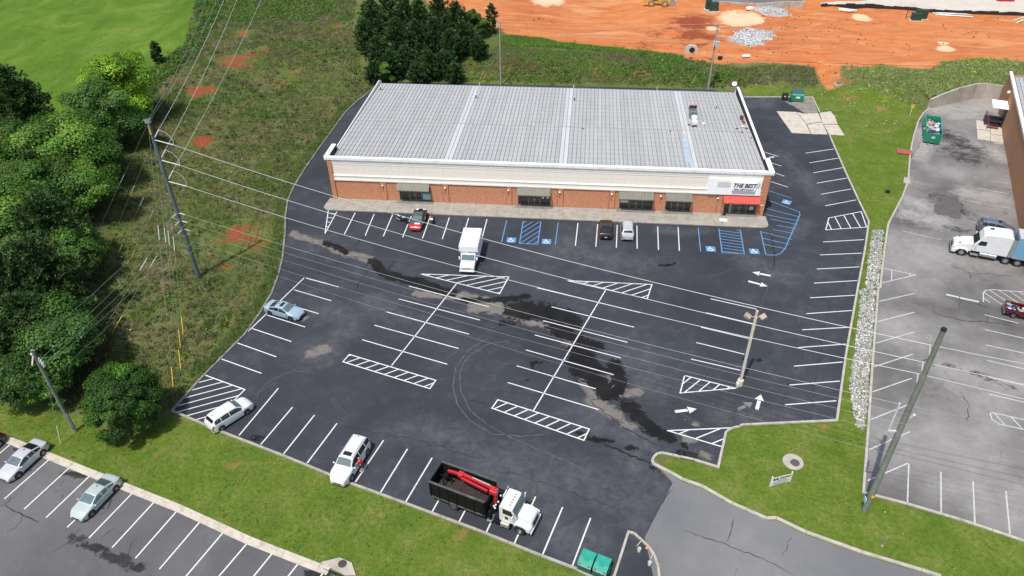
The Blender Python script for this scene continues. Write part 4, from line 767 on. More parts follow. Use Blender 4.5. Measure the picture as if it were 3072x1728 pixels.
# white fascia board and the restaurant sign
fb = sp(MB().box(17.5, 24.6, BY0 - .29, BY0 - .051, 3.3, 5.7), 'fascia_board', WPAINT)
pan = plain('taped_over_panel', (.62, .585, .53), .8, 0, .06, 2)
for x0, x1, z0, z1 in ((18.7, 20.5, 4.4, 5.25), (24.0, 24.45, 4.5, 5.25)):
    po = sp(MB().box(x0, x1, BY0 - .30, BY0 - .291, z0, z1), 'cover_panel', pan, fb)
sg = thing('restaurant_sign', 'white box sign reading THE BEST GRILL RESTAURANT over red awning', 'sign', (22.25, BY0 - .3, 4.75))
MB().box(-1.55, 1.55, -.3, -.001, -.62, .66).build('sign_box', WPAINT, sg, bevel=.02)
MAROON = plain('dark_maroon_letters', (.045, .012, .03), .5, 0, .1, 2); NAVY = plain('dark_blue_letters', (.03, .035, .07), .5, 0, .1, 2)
text_mesh('THE BEST', .86, .012, 'lettering', MAROON, sg, (.0, -.31, .17), (R(90), 0, 0), .28, .84, 'CENTER', .03)
text_mesh('GRILL RESTAURANT', .30, .012, 'lettering', NAVY, sg, (0, -.31, -.42), (R(90), 0, 0), 0, .98, 'CENTER', .035)
sp(MB().box(BX1 + .0, BX1 + .09, BY0 + .5, BY0 + 1.1, 4.6, 5.3), 'side_floodlight', DARK); sp(MB().box(BX1 + .002, BX1 + .45, BY0 + .2, BY0 + .28, 2.6, 2.68), 'side_bracket', DARK)
sp(MB().box(25.0, 25.4, BY0 - .23, BY0 - .201, 1.7, 1.85), 'wall_plate', WPLAST)
# roof exhaust
RUST = plain('rust_brown_metal', (.16, .055, .04), .7, 0, .3, 2)
ex = thing('exhaust_fan', 'white kitchen exhaust with brown louvre box on the roof', 'exhaust fan', (17.1, 109.9, rz(110) + .05))
MB().box(-.55, .55, 1.9, 3.6, 0, 1.0).build('duct_box', plain('grey_duct', (.20, .24, .26), .5, .3, .2, 2), ex); MB().obox((0, 3.7, 1.05), (1.2, .15, 1.0), 0, 0, .5).build('louvre', RUST, ex)
MB().box(-.5, .5, 2.6, 3.4, 1.003, 1.06).build('lid', GLB, ex)
MB().box(-.42, .42, -.6, .9, 0, .55).build('fan_base', WPLAST, ex, bevel=.05); MB().lathe([(.48, .55), (.55, .7), (.5, .95), (.2, 1.1)], (0, .55, 0), n=16).build('fan_hood', WPLAST, ex, smooth=True)
MB().lathe([(.2, 0), (.25, .35), (.05, .45)], (1.3, -.55, 0), n=12).build('side_vent', WPLAST, ex, smooth=True); MB().obox((-.1, -1.0, .02), (.9, .4, .05), .3).build('grease_tray', MEMB, ex); MB().box(-1.1, -.6, -.7, -.5, .02, .12).build('brace', RUST, ex)
dd = thing('roof_debris', 'brown metal scraps piled against the right parapet', 'debris', (24.6, 112.2, rz(112)))
MB().obox((0, 0, .3), (.35, .7, .55), .1, .2).build('bent_sheet', RUST, dd); MB().obox((.1, -1.3, .2), (.35, .9, .1), .2, .3).build('bent_sheet', RUST, dd); MB().obox((-.2, -3.0, .15), (.6, .5, .1), .6, .2).build('scrap', WPLAST, dd); MB().obox((.2, -3.6, .12), (.4, .4, .1), .2).build('scrap', RUST, dd)
ds = thing('satellite_dish', 'white satellite dish at the rear right roof corner', 'dish', (24.95, 123.3, 5.5))
MB().cyl((0, 0, 0), (0, 0, 1.6), .06).build('mast', GALV, ds); MB().cyl((.35, .1, 0), (.35, .1, 1.1), .16, n=10).build('bracket', WCAP, ds)
o = MB().lathe([(.02, 0), (.2, .03), (.33, .08), (.42, .14), (.4, .155), (.3, .1), (.02, .03)], n=20, caps=False).build('reflector', WPLAST, ds, smooth=True); o.location = (-.1, -.1, 1.65); o.rotation_euler = (R(35), R(-20), 0)
MB().cyl((-.1, -.1, 1.7), (-.25, -.5, 2.2), .02, n=6).build('feed_arm', GALV, ds)

# ------------------------------------------------------------ neighbouring building on the right, its dock and the retaining wall
nb = thing('neighbouring_building', 'orange brick building with white coping at the right edge', 'building', (70.6, 124.7, 0), R(-18.6))
MB().box(0, .3, -46, 11.2, -.1, 5.7).build('side_wall', BRICK2, nb); MB().box(.303, 40, 10.9, 11.2, -.1, 5.5).build('rear_wall', BRICK2, nb); MB().box(.303, 40, -46, -45.7, -.1, 5.5).build('front_wall', BRICK2, nb)
for k in range(11): MB().box(-.08, .38, -46 + k * 5.2 + .006, -46 + (k + 1) * 5.2 - .006, 5.703, 6.05).build('coping_section', WCAP, nb, bevel=.02)
rp = MB().box(0, .58, -45.6, 10.8, 5.30, 5.33).box(0, .05, -45.6, 10.8, 5.331, 5.39).mesh('roof_panel')
for k in range(60): link('roof_panel', rp, ROOF, nb, (.32 + k * .61, 0, 0))
ld = MB().box(-.03, .0, -.2, 2.8, .5, 2.9).build('loading_door', plain('dark_brown_door', (.05, .025, .02), .6, 0, .2, 2), nb); MB().box(-.1, -.031, -.35, -.21, .4, 3.0).box(-.1, -.031, 2.81, 2.95, .4, 3.0).build('door_frame', GALV, ld)
MB().box(-2.4, -.02, -.1, 3.6, 3.3, 3.45).build('canopy', WPAINT, nb, bevel=.02)
MB().sphere((-.2, 4.4, 4.7), .28).build('wall_lamp', LENS, nb, smooth=True)
dk = thing('dock_platform', 'black loading platform with dark red railings beside brick wall', 'platform', (70.6, 124.7, 0), R(-18.6))
MB().box(-2.7, -.02, .2, 2.6, .75, .85).build('deck', DARK, dk); RR = plain('dark_red_railing', (.14, .025, .03), .5, 0, .15, 3)
for xx, yy in ((-2.6, .3), (-2.6, 2.5), (-.2, .3), (-.2, 2.5)): MB().box(xx - .06, xx + .06, yy - .06, yy + .06, 0, .75).build('leg', DARK, dk)
MB().cyl((-2.6, 2.4, .8), (-2.6, 2.4, 1.8), .05).cyl((-2.6, 1.2, .8), (-2.6, 1.2, 1.8), .05).cyl((-2.6, 1.2, 1.8), (-2.6, 2.4, 1.8), .05).build('railing', RR, dk); MB().cyl((-2.5, .2, 1.8), (-2.3, -1.2, .9), .06).cyl((-2.3, -1.2, 0), (-2.3, -1.2, .9), .06).cyl((-2.5, .25, .8), (-2.5, .25, 1.8), .06).build('railing', RR, dk)
for k in range(3): MB().box(-2.2, -.6, -.3 - .3 * k, -.02 - .3 * k, .5 - .22 * k, .56 - .22 * k).build('step', RR, dk)
rw = thing('retaining_wall', 'stained concrete retaining wall curving behind the grey lot', 'wall', (61.24, 132.26, 0))
Lw = [Vector(q) for q in WALL_LINE[:6]] + [Vector((84, 135.2))]; hs = [1.7, 2.3, 2.72, 2.92, 2.95, 2.7, 2.6]; Bk = offset(Lw, .34)
for k in range(len(Lw) - 1):
    n = max(1, round((Lw[k + 1] - Lw[k]).length / 2.4))
    for j in range(n):
        f0, f1 = j / n, (j + 1) / n; q = [Lw[k].lerp(Lw[k + 1], f0), Lw[k].lerp(Lw[k + 1], f1), Bk[k].lerp(Bk[k + 1], f1), Bk[k].lerp(Bk[k + 1], f0)]
        h0, h1 = hs[k] + (hs[k + 1] - hs[k]) * f0, hs[k] + (hs[k + 1] - hs[k]) * f1; o = Vector((61.24, 132.26))
        MB().add([(*(v - o), -.1) for v in q] + [(*(v - o), z) for v, z in zip(q, (h0, h1, h1, h0))], [(3, 2, 1, 0), (4, 5, 6, 7), (0, 1, 5, 4), (1, 2, 6, 5), (2, 3, 7, 6), (3, 0, 4, 7)]).build('wall_panel', RETC, rw)

# ------------------------------------------------------------ cars
def prof(pts, t, sm=.010):
    tt = np.linspace(-.1, 1.1, 1201); v = np.interp(tt, [q[0] for q in pts], [q[1] for q in pts])
    k = np.exp(-.5 * (np.arange(-40, 41) * .001 / sm) ** 2); k /= k.sum(); v = np.convolve(np.pad(v, 40, mode='edge'), k, 'valid')
    return np.interp(t, tt, v)
SHAPES = {
 'sedan': dict(top=[(0,.68),(.012,.90),(.035,1.03),(.09,1.09),(.165,1.12),(.36,1.42),(.46,1.455),(.56,1.43),(.735,1.03),(.78,.99),(.88,.89),(.935,.79),(.975,.66),(1,.50)], belt=[(0,.98),(.5,.93),(1,.80)], L=4.88, W=1.86, rear=(.185,.34), front=(.578,.722), side=[(.20,.335),(.345,.47),(.485,.69)], wb=(.205,.80)),
 'suv': dict(top=[(0,.74),(.01,1.02),(.025,1.15),(.045,1.30),(.10,1.60),(.15,1.68),(.35,1.72),(.5,1.70),(.60,1.65),(.745,1.17),(.79,1.12),(.88,1.03),(.94,.92),(.978,.76),(1,.56)], belt=[(0,1.14),(.5,1.07),(1,.92)], L=4.77, W=1.86, rear=(.05,.098), front=(.615,.735), side=[(.09,.225),(.24,.42),(.435,.70)], wb=(.19,.79)),
 'bigsuv': dict(top=[(0,.80),(.01,1.10),(.025,1.30),(.045,1.55),(.08,1.82),(.13,1.90),(.35,1.93),(.55,1.90),(.615,1.86),(.735,1.33),(.78,1.26),(.89,1.16),(.95,1.04),(.983,.86),(1,.64)], belt=[(0,1.30),(.5,1.22),(1,1.06)], L=5.28, W=2.0, rear=(.04,.075), front=(.625,.727), side=[(.06,.22),(.235,.43),(.445,.70)], wb=(.20,.80)),
 'coupe': dict(top=[(0,.74),(.012,.92),(.03,1.02),(.13,1.06),(.30,1.33),(.40,1.375),(.50,1.34),(.68,1.0),(.76,.97),(.9,.88),(.96,.78),(.985,.66),(1,.52)], belt=[(0,.98),(.5,.92),(1,.82)], L=4.78, W=1.92, rear=(.145,.285), front=(.515,.67), side=[(.22,.34),(.355,.62)], wb=(.20,.79)),
 'hatch': dict(top=[(0,.74),(.012,.95),(.03,1.06),(.075,1.12),(.22,1.42),(.36,1.49),(.48,1.46),(.675,1.04),(.76,1.0),(.9,.92),(.96,.80),(.985,.68),(1,.54)], belt=[(0,1.04),(.5,.97),(1,.86)], L=4.28, W=1.80, rear=(.085,.205), front=(.495,.66), side=[(.13,.27),(.285,.62)], wb=(.17,.79)),
}
WHEEL = {}
RIMM = plain('alloy_rim', (.42, .42, .42), .35, .7, .1, 6); RIMD = plain('dark_alloy_rim', (.10, .10, .10), .35, .7, .1, 6)
def wheel(parent, x, y, r, w, out, rim=None, spokes=5):
    key = (round(r, 3), round(w, 3), spokes)
    if key not in WHEEL:
        h = w / 2
        ty = MB().lathe([(r * .66, -h * .9), (r * .9, -h), (r * .985, -h * .75), (r, 0), (r * .985, h * .75), (r * .9, h), (r * .66, h * .9)], axis='Y', n=22).mesh('tyre', True)
        rm = MB().lathe([(r * .67, h * .8), (r * .63, h * .92), (r * .55, h * .55), (r * .16, h * .5), (r * .14, h * .95)], axis='Y', n=22, caps=True)
        for i in range(spokes):
            a = 2 * math.pi * i / spokes; c, s = math.cos(a), math.sin(a)
            t = MB().obox((0, 0, 0), (r * .5, h * .3, r * .16)); m = Matrix.Translation((c * r * .36, h * .78, s * r * .36)) @ Matrix.Rotation(-a, 4, 'Y')
            rm.add([m @ Vector(q) for q in t.v], t.f)
        WHEEL[key] = (ty, rm.mesh('rim', False))
    ty, rm = WHEEL[key]
    o = link('wheel', bpy.data.meshes.get('hub_mesh') or MB().lathe([(.06, -.05), (.06, .05)], axis='Y', n=8).mesh('hub_mesh'), DARK, parent, (x, y, r)); o.rotation_euler = (0, 0, 0 if out > 0 else math.pi)
    link('tyre', ty, BLACK, o)
    rr = link('rim', rm, None, o); rr.data.materials.clear() if False else None
    if not rm.materials: rm.materials.append(rim or RIMM)
    rr.material_slots[0].link = 'OBJECT'; rr.material_slots[0].material = rim or RIMM
    return o
HEADL = plain('headlamp_lens', (.62, .64, .66), .12, 0, .1, 6, .8); TAILL = plain('red_lamp_lens', (.30, .012, .015), .2, 0, .1, 6, .8); PLATE = plain('licence_plate', (.72, .70, .64), .5)
def car(name, label, cat, loc, ang, shape, body, L=None, W=None, H=1.0, rim=None, wr=.335, sunroof=False, rails=False, handles=True, roofmat=None, patches=(), group=None, gl=None, wsc=None, trim=True):
    S = SHAPES[shape]; L = L or S['L']; W = W or S['W']; root = thing(name, label, cat, (loc[0], loc[1], .022), ang, group)
    ax = [S['wb'][0], S['wb'][1]]; ra = wr + .055
    top = lambda t: prof(S['top'], t) * H
    belt = lambda t: np.minimum(np.interp(t, [q[0] for q in S['belt']], [q[1] for q in S['belt']]) * H, top(t) - .05)
    plan = lambda t: W / 2 * (1 - .05 * np.clip((t - .66) / .34, 0, 1) - .28 * np.clip((t - .82) / .18, 0, 1) ** 2.2 - .03 * np.clip((.3 - t) / .3, 0, 1) - .20 * np.clip((.14 - t) / .14, 0, 1) ** 2.2)
    Hm = max(q[1] for q in S['top']) * H
    def sill(t):
        z = np.full(np.shape(t), .22); 
        for a in ax:
            dx = (t - a) * L; z = np.maximum(z, np.where(np.abs(dx) < ra, wr + np.sqrt(np.clip(ra * ra - dx * dx, 0, None)), 0))
        return z + .10 * np.clip((t - .95) / .05, 0, 1) + .12 * np.clip((.04 - t) / .04, 0, 1)
    def params(t):
        zt = top(t); zb = belt(t); cabn = np.clip((zt - zb - .06) / (Hm - zb - .06), 0, 1); w = plan(t)
        return w, zb, zt, w * (.84 - .17 * cabn), zt - .035 - .03 * cabn
    def side(t, g):            # g 0..1 from belt to roof edge
        w, zb, zt, wt, ze = params(t); return np.stack([(t - .5) * L, w * .955 + (wt - w * .955) * g + .03 * np.sin(np.pi * g) * np.clip((zt - zb) / .5, 0, 1), zb + (ze - zb) * g], -1)
    def lower(t, f):           # f 0..1 from sill to belt
        w, zb, zt, wt, ze = params(t); zs = np.minimum(sill(t), zb - .06); return np.stack([(t - .5) * L, w * (1 - .05 * (1 - f) ** 2 - .045 * f ** 3), zs + (zb - zs) * f], -1)
    def roof(t, q):            # q -1..1 across
        w, zb, zt, wt, ze = params(t); return np.stack([(t - .5) * L, wt * q, ze + (zt - ze) * (1 - q * q)], -1)
    ts = list(np.linspace(.0, 1, 74)) + [.004, .008, .018, .992, .996]
    for a in ax: ts += [a + s * ra / L * k for s in (-1, 1) for k in (1.002, .97, .9, .78, .6, .4, .2)]
    ts = np.array(sorted(ts)); rows = []
    for f in (0, .2, .45, .7, .88, 1): rows.append(lower(ts, f * np.ones_like(ts)))
    for g in (.3, .6, .85, 1): rows.append(side(ts, g * np.ones_like(ts)))
    for q in (.8, .5, .25, 0): rows.append(roof(ts, q * np.ones_like(ts)))
    half = np.stack(rows, 1); mir = half[:, -2::-1].copy(); mir[:, :, 1] *= -1
    ring = np.concatenate([half, mir], 1); n, k = ring.shape[:2]
    m = MB(); m.add(ring.reshape(-1, 3).tolist(), [(i * k + j, i * k + j + 1, (i + 1) * k + j + 1, (i + 1) * k + j) for i in range(n - 1) for j in range(k - 1)] + [tuple(range(k)), tuple(range((n - 1) * k, n * k))[::-1]])
    bo = m.build('body', body, root, smooth=True)
    MB().box(-.47 * L, .46 * L, -W * .40, W * .40, .2, .55).build('underbody', DARK, root)
    def pt(fn, u0, u1, v0, v1, nm, mat, parent, off=.008, nu=7, nv=5, mir=False, sk0=0, sk1=0):
        U, V = np.meshgrid(np.linspace(0, 1, nu), np.linspace(0, 1, nv)); VV = v0 + (v1 - v0) * V
        UU = (u0 + sk0 * V) + ((u1 + sk1 * V) - (u0 + sk0 * V)) * U
        P = fn(UU, VV); e = 1e-3; du = fn(UU + e, VV) - P; dv = fn(UU, VV + e) - P; N = np.cross(du, dv); N /= np.linalg.norm(N, axis=-1, keepdims=True) + 1e-9
        C = np.array([0, 0, .7]); sgn = np.sign(((P - C) * N).sum(-1, keepdims=True)); P = P + N * sgn * off
        outs = []
        for s in ((1, -1) if mir else (1,)):
            Q = P.copy(); Q[..., 1] *= s
            mm = MB().add(Q.reshape(-1, 3).tolist(), [(j * nu + i, j * nu + i + 1, (j + 1) * nu + i + 1, (j + 1) * nu + i) for j in range(nv - 1) for i in range(nu - 1)])
            outs.append(mm.build(nm, mat, parent, smooth=True))
        return outs
    g_ = gl or GL
    pt(roof, S['front'][0], S['front'][1], -.93, .93, 'windscreen', wsc or GLB, root, nu=8, nv=9)
    pt(roof, S['rear'][0], S['rear'][1], -.88, .88, 'rear_window', g_, root, nu=8, nv=9)
    for a, b in S['side']: pt(side, a, b, .12, .86, 'side_window', g_, root, mir=True, nu=9)
    pt(lower, .945, .985, .72, .97, 'headlight', HEADL, root, mir=True, nu=4, nv=4); pt(lower, .006, .05, .66, .95, 'taillight', TAILL, root, mir=True, nu=4, nv=4)
    if trim: pt(lower, ax[0] + ra / L * 1.2, ax[1] - ra / L * 1.2, .0, .09, 'sill_trim', DARK, root, mir=True, nu=5, nv=2)
    fx = L / 2; MB().box(fx - .02, fx + .012, -W * .22, W * .22, .40 * H, .55 * H).build('grille', DARK, root); MB().box(fx - .05, fx + .006, -W * .3, W * .3, .26, .33).build('bumper_intake', DARK, root)
    MB().box(-fx - .015, -fx + .01, -.16, .16, .48 * H, .60 * H).build('licence_plate', PLATE, root); MB().box(-fx - .008, -fx + .05, -W * .32, W * .32, .34, .42).build('rear_bumper_trim', DARK, root)
    for s in (-1, 1): MB().box(-fx - .012, -fx + .06, s * W * .40 - .13, s * W * .40 + .07, .66 * H, .66 * H + .14).build('taillight', TAILL, root)
    for s in (-1, 1):
        t = S['front'][1] - .03; mo = MB().sphere(((t - .5) * L, s * (W / 2 + .07), float(belt(np.array(t))) + .07), .08, .12, .08, 8, 6).build('mirror', body, root, smooth=True)
        MB().box((t - .5) * L - .03, (t - .5) * L + .02, s * W / 2 - .09, s * W / 2 + .05, float(belt(np.array(t))) + .0, float(belt(np.array(t))) + .05).build('mirror_arm', DARK, mo)
        if handles:
            for a, b in S['side'][-2:]: q = lower(np.array(a + .02), np.array(.86)); MB().box(q[0] - .1, q[0] + .1, s * (q[1] + .005) - .012, s * (q[1] + .005) + .012, q[2] - .02, q[2] + .01).build('door_handle', body, root)
        for a in ax: wheel(root, (a - .5) * L, s * (W / 2 - .115), wr, .225, s, rim)
    if sunroof: pt(roof, S['front'][0] - .13, S['front'][0] - .045, -.62, .62, 'sunroof', GL, root)
    if rails:
        for s in (-1, 1):
            q = [roof(np.array(t), np.array(.9 * s)) for t in np.linspace(S['rear'][1] + .06, S['front'][0] - .03, 8)]; MB().tube([(a[0], a[1], a[2] + .04) for a in q], .022, 6).build('roof_rail', GALV, root)
    q = roof(np.array(S['rear'][1] + .05), np.array(0.)); MB().obox((q[0], 0, q[2] + .03), (.16, .04, .06)).build('antenna', DARK, root)
    for nm, fnn, u0, u1, v0, v1, mt, mi in patches: pt({'roof': roof, 'side': side, 'lower': lower}[fnn], u0, u1, v0, v1, nm, mt, root, .006, mir=mi)
    return root
def from_wheels(rear, front, wid, side, wbfrac, L):
    """centre of a car from its two visible wheel contacts; side +1 when they are the left wheels"""
    r = Vector(rear); f = Vector(front); d = (f - r).normalized(); n = Vector((-d.y, d.x)); mid = (r + f) / 2 - n * side * (wid / 2 - .02)
    c = mid - d * ((wbfrac[0] + wbfrac[1]) / 2 - .5) * L; return (c.x, c.y), math.atan2(d.y, d.x)
P_W = paint('white_car_paint', (.70, .70, .69)); P_S = paint('silver_car_paint', (.56, .565, .57), .2, .3); P_G = paint('green_silver_paint', (.47, .535, .505), .2, .3); P_BL = paint('pale_blue_paint', (.36, .47, .55), .15, .3); P_K = paint('black_car_paint', (.008, .008, .009)); P_SB = paint('slate_blue_paint', (.15, .19, .24), .4, .3); P_GR = paint('grey_roof_paint', (.10, .10, .105), .3, .35); P_R = paint('red_car_paint', (.50, .015, .018)); P_MA = paint('maroon_paint', (.10, .010, .014))
S = SHAPES
c, a = from_wheels((-35.79,65.19), (-32.92,64.35), 1.86, -1, S['sedan']['wb'], 4.9)
car('parked_sedan', 'pale blue sedan with sunroof parked by the grassy slope', 'car', c, a, 'sedan', P_BL, sunroof=True, rim=RIMD, group='cars parked in the lots')
c, a = from_wheels((-33.94,47.20), (-32.29,49.55), 1.84, -1, S['suv']['wb'], 4.77)
car('parked_suv', 'white sport utility vehicle on the hatched corner of the black lot', 'suv', c, a, 'suv', P_W, group='cars parked in the lots')
c, a = from_wheels((-18.81,45.49), (-19.51,42.29), 2.0, 1, S['bigsuv']['wb'], 5.28)
car('parked_suv', 'large white sport utility vehicle with sunroof beside the person in red', 'suv', c, a, 'bigsuv', P_W, wr=.38, sunroof=True, rails=True, group='cars parked in the lots'); SUVC = (c, a)
c, a = from_wheels((-49.81,42.68), (-50.45,40.03), 1.82, 1, S['sedan']['wb'], 4.75)
car('parked_sedan', 'silver sedan in the lower lot nearest the utility pole', 'car', c, a, 'sedan', P_S, L=4.75, W=1.82, group='cars parked in the lots')
c, a = from_wheels((-40.61,39.29), (-41.29,36.57), 1.82, 1, S['sedan']['wb'], 4.8)
car('parked_sedan', 'greenish silver sedan in the lower lot in front of the lawn', 'car', c, a, 'sedan', P_G, L=4.8, W=1.82, group='cars parked in the lots', gl=glass('green_glass', (.06, .085, .08), .08))
car('parked_sedan', 'black car cut off by the left edge of the lower lot', 'car', (-55.85, 42.25), R(-103.5), 'sedan', P_K, L=4.7, W=1.8, group='cars parked in the lots')
car('parked_hatchback', 'small black hatchback facing the shop sidewalk', 'car', (3.70, 86.62), R(90), 'hatch', P_K, group='cars parked in the lots', wsc=GL)
car('parked_suv', 'silver white crossover facing the shop sidewalk beside the black hatchback', 'suv', (6.58, 86.75), R(90), 'suv', paint('pale_silver_paint', (.56, .57, .58), .3), L=4.75, rails=True, group='cars parked in the lots')
car('parked_crossover', 'slate blue crossover behind the white semi truck', 'suv', (55.95, 90.75), R(-21), 'suv', P_SB, L=4.6, rails=True, sunroof=True, group='cars parked in the lots')
WH = paint('white_vinyl', (.82, .82, .80))
cp = car('parked_coupe', 'black coupe with white panels and red nose before the shops', 'car', (-22.32, 86.95), R(-90), 'coupe', P_K, rim=RIMD, group='cars parked in the lots',
    patches=(('roof_panel', 'roof', .30, .505, -.94, .94, P_GR, False), ('bonnet_panel', 'roof', .69, .86, -.98, .98, P_GR, False), ('nose_panel', 'roof', .865, .992, -1, 1, P_R, False), ('nose_side', 'lower', .90, .996, .18, 1, P_R, True), ('white_panel', 'roof', .80, .862, -.2, .72, WH, False), ('white_tail_panel', 'roof', .03, .13, -.95, -.35, WH, False), ('white_tail_panel', 'roof', .03, .10, .45, .95, WH, False), ('white_wing_panel', 'lower', .70, .84, .75, 1, WH, True), ('white_side_panel', 'lower', .40, .50, .45, .95, WH, True), ('nose_cap', 'side', .87, .992, 0, 1, P_R, True)))
MB().box(2.385, 2.41, -.72, .72, .34, .66).build('front_bumper', P_R, cp, bevel=.05); MB().box(2.41, 2.418, -.6, .6, .50, .53).build('badge_strip', CHROME, cp)
# ------------------------------------------------------------ motorcycles
def motorbike(label, loc, ang, c1, c2):
    r = thing('motorcycle', label, 'motorcycle', (loc[0], loc[1], .022), ang, 'motorcycles beside the coupe'); lean = R(8)
    for x in (-.7, .7):
        t = MB().lathe([(.22, -.05), (.29, -.07), (.32, 0), (.29, .07), (.22, .05)], axis='Y', n=20, caps=False).build('wheel', BLACK, r, smooth=True, loc=(x, 0, .32))
        MB().lathe([(.22, -.02), (.22, .02)], axis='Y', n=16).build('rim', RIMD, t)
    MB().prismy([(-.45, .45), (.35, .4), (.42, .75), (.1, .85), (-.3, .7)], -.14, .14).build('engine', DARK, r, bevel=.04)
    MB().prismy([(.05, .78), (.45, .80), (.5, .95), (.3, 1.02), (0, .92)], -.15, .15).build('tank', c1, r, bevel=.07)
    MB().prismy([(.42, .55), (.85, .75), (.95, .98), (.75, 1.08), (.48, .95)], -.19, .19).build('fairing', c2, r, bevel=.06)
    MB().prismy([(-.45, .75), (.05, .80), (.0, .88), (-.5, .86)], -.13, .13).build('seat', BLACK, r, bevel=.03); MB().prismy([(-.5, .8), (-.95, .95), (-.92, 1.02), (-.5, .88)], -.1, .1).build('tail', c1, r, bevel=.03)
    MB().cyl((.5, -.36, 1.0), (.5, .36, 1.0), .02, n=8).build('handlebar', DARK, r); MB().cyl((.55, -.1, 1.0), (.7, -.1, .32), .03, n=8).cyl((.55, .1, 1.0), (.7, .1, .32), .03, n=8).build('fork', CHROME, r)
    for s in (-1, 1): MB().obox((.55, s * .34, 1.12), (.04, .12, .08)).build('mirror', DARK, r)
    MB().cyl((-.3, -.17, .35), (-.9, -.2, .5), .06, n=10).build('exhaust', CHROME, r); return r
motorbike('red, white and black sport motorcycle right of the coupe', (-20.45, 87.35), R(-80), plain('red_fairing', (.32, .03, .03), .35, 0, .1, 5, .5), WH)
motorbike('white and black motorcycle left of the coupe', (-24.55, 87.0), R(-28), WH, plain('black_fairing', (.015, .015, .016), .35, 0, .1, 5, .5))

# ------------------------------------------------------------ box truck
TW = paint('white_truck_paint', (.72, .72, .71), 0, .35)
bt = thing('box_truck', 'white box truck with short nose parked across two stalls', 'truck', (-13.75, 78.6, .022), R(-90))
MB().prismy([(-3.0, .75), (.45, .75), (.45, 1.95), (1.3, 2.08), (1.42, 2.2), (1.42, 3.0), (-3.0, 3.0)], -1.21, 1.21).build('cargo_box', plain('white_box_panel', (.78, .79, .80), .55, 0, .04, .6, dirt=(.66, .66, .66)), bt, bevel=.03)
for k in range(8): MB().box(-2.75 + k * .58, -2.70 + k * .58, -1.19, 1.19, 3.0, 3.012).build('roof_bow', WPLAST, bt)
for s in (-1, 1):
    MB().box(-3.0, 1.42, s * 1.215 - .02, s * 1.215 + .02, 2.93, 3.02).box(-3.0, .45, s * 1.215 - .02, s * 1.215 + .02, .72, .84).build('box_rail', GALV, bt)
cb = MB().prismy([(.5, .55), (.5, 1.88), (.62, 1.96), (1.45, 1.96), (1.55, 1.93), (2.05, 1.28), (2.2, 1.22), (3.1, 1.12), (3.22, 1.0), (3.24, .5)], -.93, .93).build('cab', TW, bt, bevel=.08)
MB().add([(1.62, -.80, 1.89), (1.62, .80, 1.89), (2.06, .84, 1.31), (2.06, -.84, 1.31)], [(0, 1, 2, 3)]).build('windscreen', GLB, bt)
for s in (-1, 1):
    MB().add([(.75, s * .935, 1.32), (1.85, s * .935, 1.32), (1.5, s * .935, 1.82), (.75, s * .935, 1.82)], [(0, 1, 2, 3)]).build('side_window', GL, bt)
    MB().box(3.22, 3.26, s * .7 - .16, s * .7 + .16, .78, .98).build('headlight', HEADL, bt)
    MB().box(1.75, 1.85, s * 1.12 - .1, s * 1.12 + .1, 1.25, 1.65).build('mirror', WPLAST, bt); MB().cyl((1.8, s * .92, 1.5), (1.8, s * 1.1, 1.5), .02, n=6).build('mirror_arm', GALV, bt)
    MB().box(.8, 1.9, s * .935 - .004, s * .935 + .004, .62, .66).build('door_trim', GALV, bt)
    wheel(bt, 2.45, s * .82, .38, .24, s, None, 8); wheel(bt, -1.6, s * .86, .38, .44, s, None, 8)
for k in range(3): MB().box(.95 + .0 * k, 1.08, -.25 + .25 * k - .03, -.25 + .25 * k + .03, 1.965, 1.985).build('roof_marker', plain('amber_lens', (.6, .42, .3), .3), bt)
MB().box(3.23, 3.255, -.5, .5, .72, .98).build('grille', plain('dull_grille', (.35, .35, .35), .4, .5), bt); MB().box(3.15, 3.36, -.95, .95, .42, .58).build('bumper', WPLAST, bt, bevel=.03); MB().box(-2.9, 3.0, -.4, .4, .4, .7).build('chassis', DARK, bt)
# ------------------------------------------------------------ grapple truck
gp = (-9.76,39.98); fpt = (-3.78,37.93); d = Vector((fpt[0] - gp[0], fpt[1] - gp[1])).normalized(); n = Vector((-d.y, d.x)); org = Vector(gp) + n * 1.2
gt = thing('grapple_truck', 'white cab grapple truck with black open body and red crane boom', 'truck', (org.x, org.y, .022), math.atan2(d.y, d.x))
GB = plain('scraped_black_steel', (.009, .009, .009), .8, 0, .3, 1.2, 0, .15, dirt=(.03, .027, .024)); GRED = paint('red_crane_paint', (.50, .018, .022), 0, .4); CHS = plain('black_chassis', (.015, .015, .016), .5, .3, .2, 3); INS = plain('rusty_body_floor', (.03, .022, .019), .8, 0, .4, 1.5, dirt=(.08, .063, .05))
b0, b1, bw, zt, zb = -2.25, 3.1, 1.2, 2.75, 1.05
MB().box(b0, b1, -bw, bw, zb, zb + .1).build('body_floor', INS, gt)
for s in (-1, 1):
    sd = MB().box(b0, b1, s * bw - .05, s * bw + .05, zb + .003, zt).build('body_side', GB, gt)
    for k in range(7): MB().box(b0 + .1 + k * .85, b0 + .18 + k * .85, s * (bw + .05), s * (bw + .13), zb, zt - .1).build('side_rib', GB, sd)
    MB().box(b0 - .02, b1 + .02, s * bw - .09, s * bw + .09, zt + .003, zt + .1).build('top_rail', plain('worn_steel_edge', (.13, .125, .115), .5, .4, .4, 2), gt)
    MB().box(b0, b1, s * (bw + .02) - .06, s * (bw + .02) + .06, zb - .16, zb - .02).build('lower_rail', plain('worn_lower_rail', (.12, .115, .10), .6, .3, .5, 3, dirt=(.5, .5, .48)), gt)
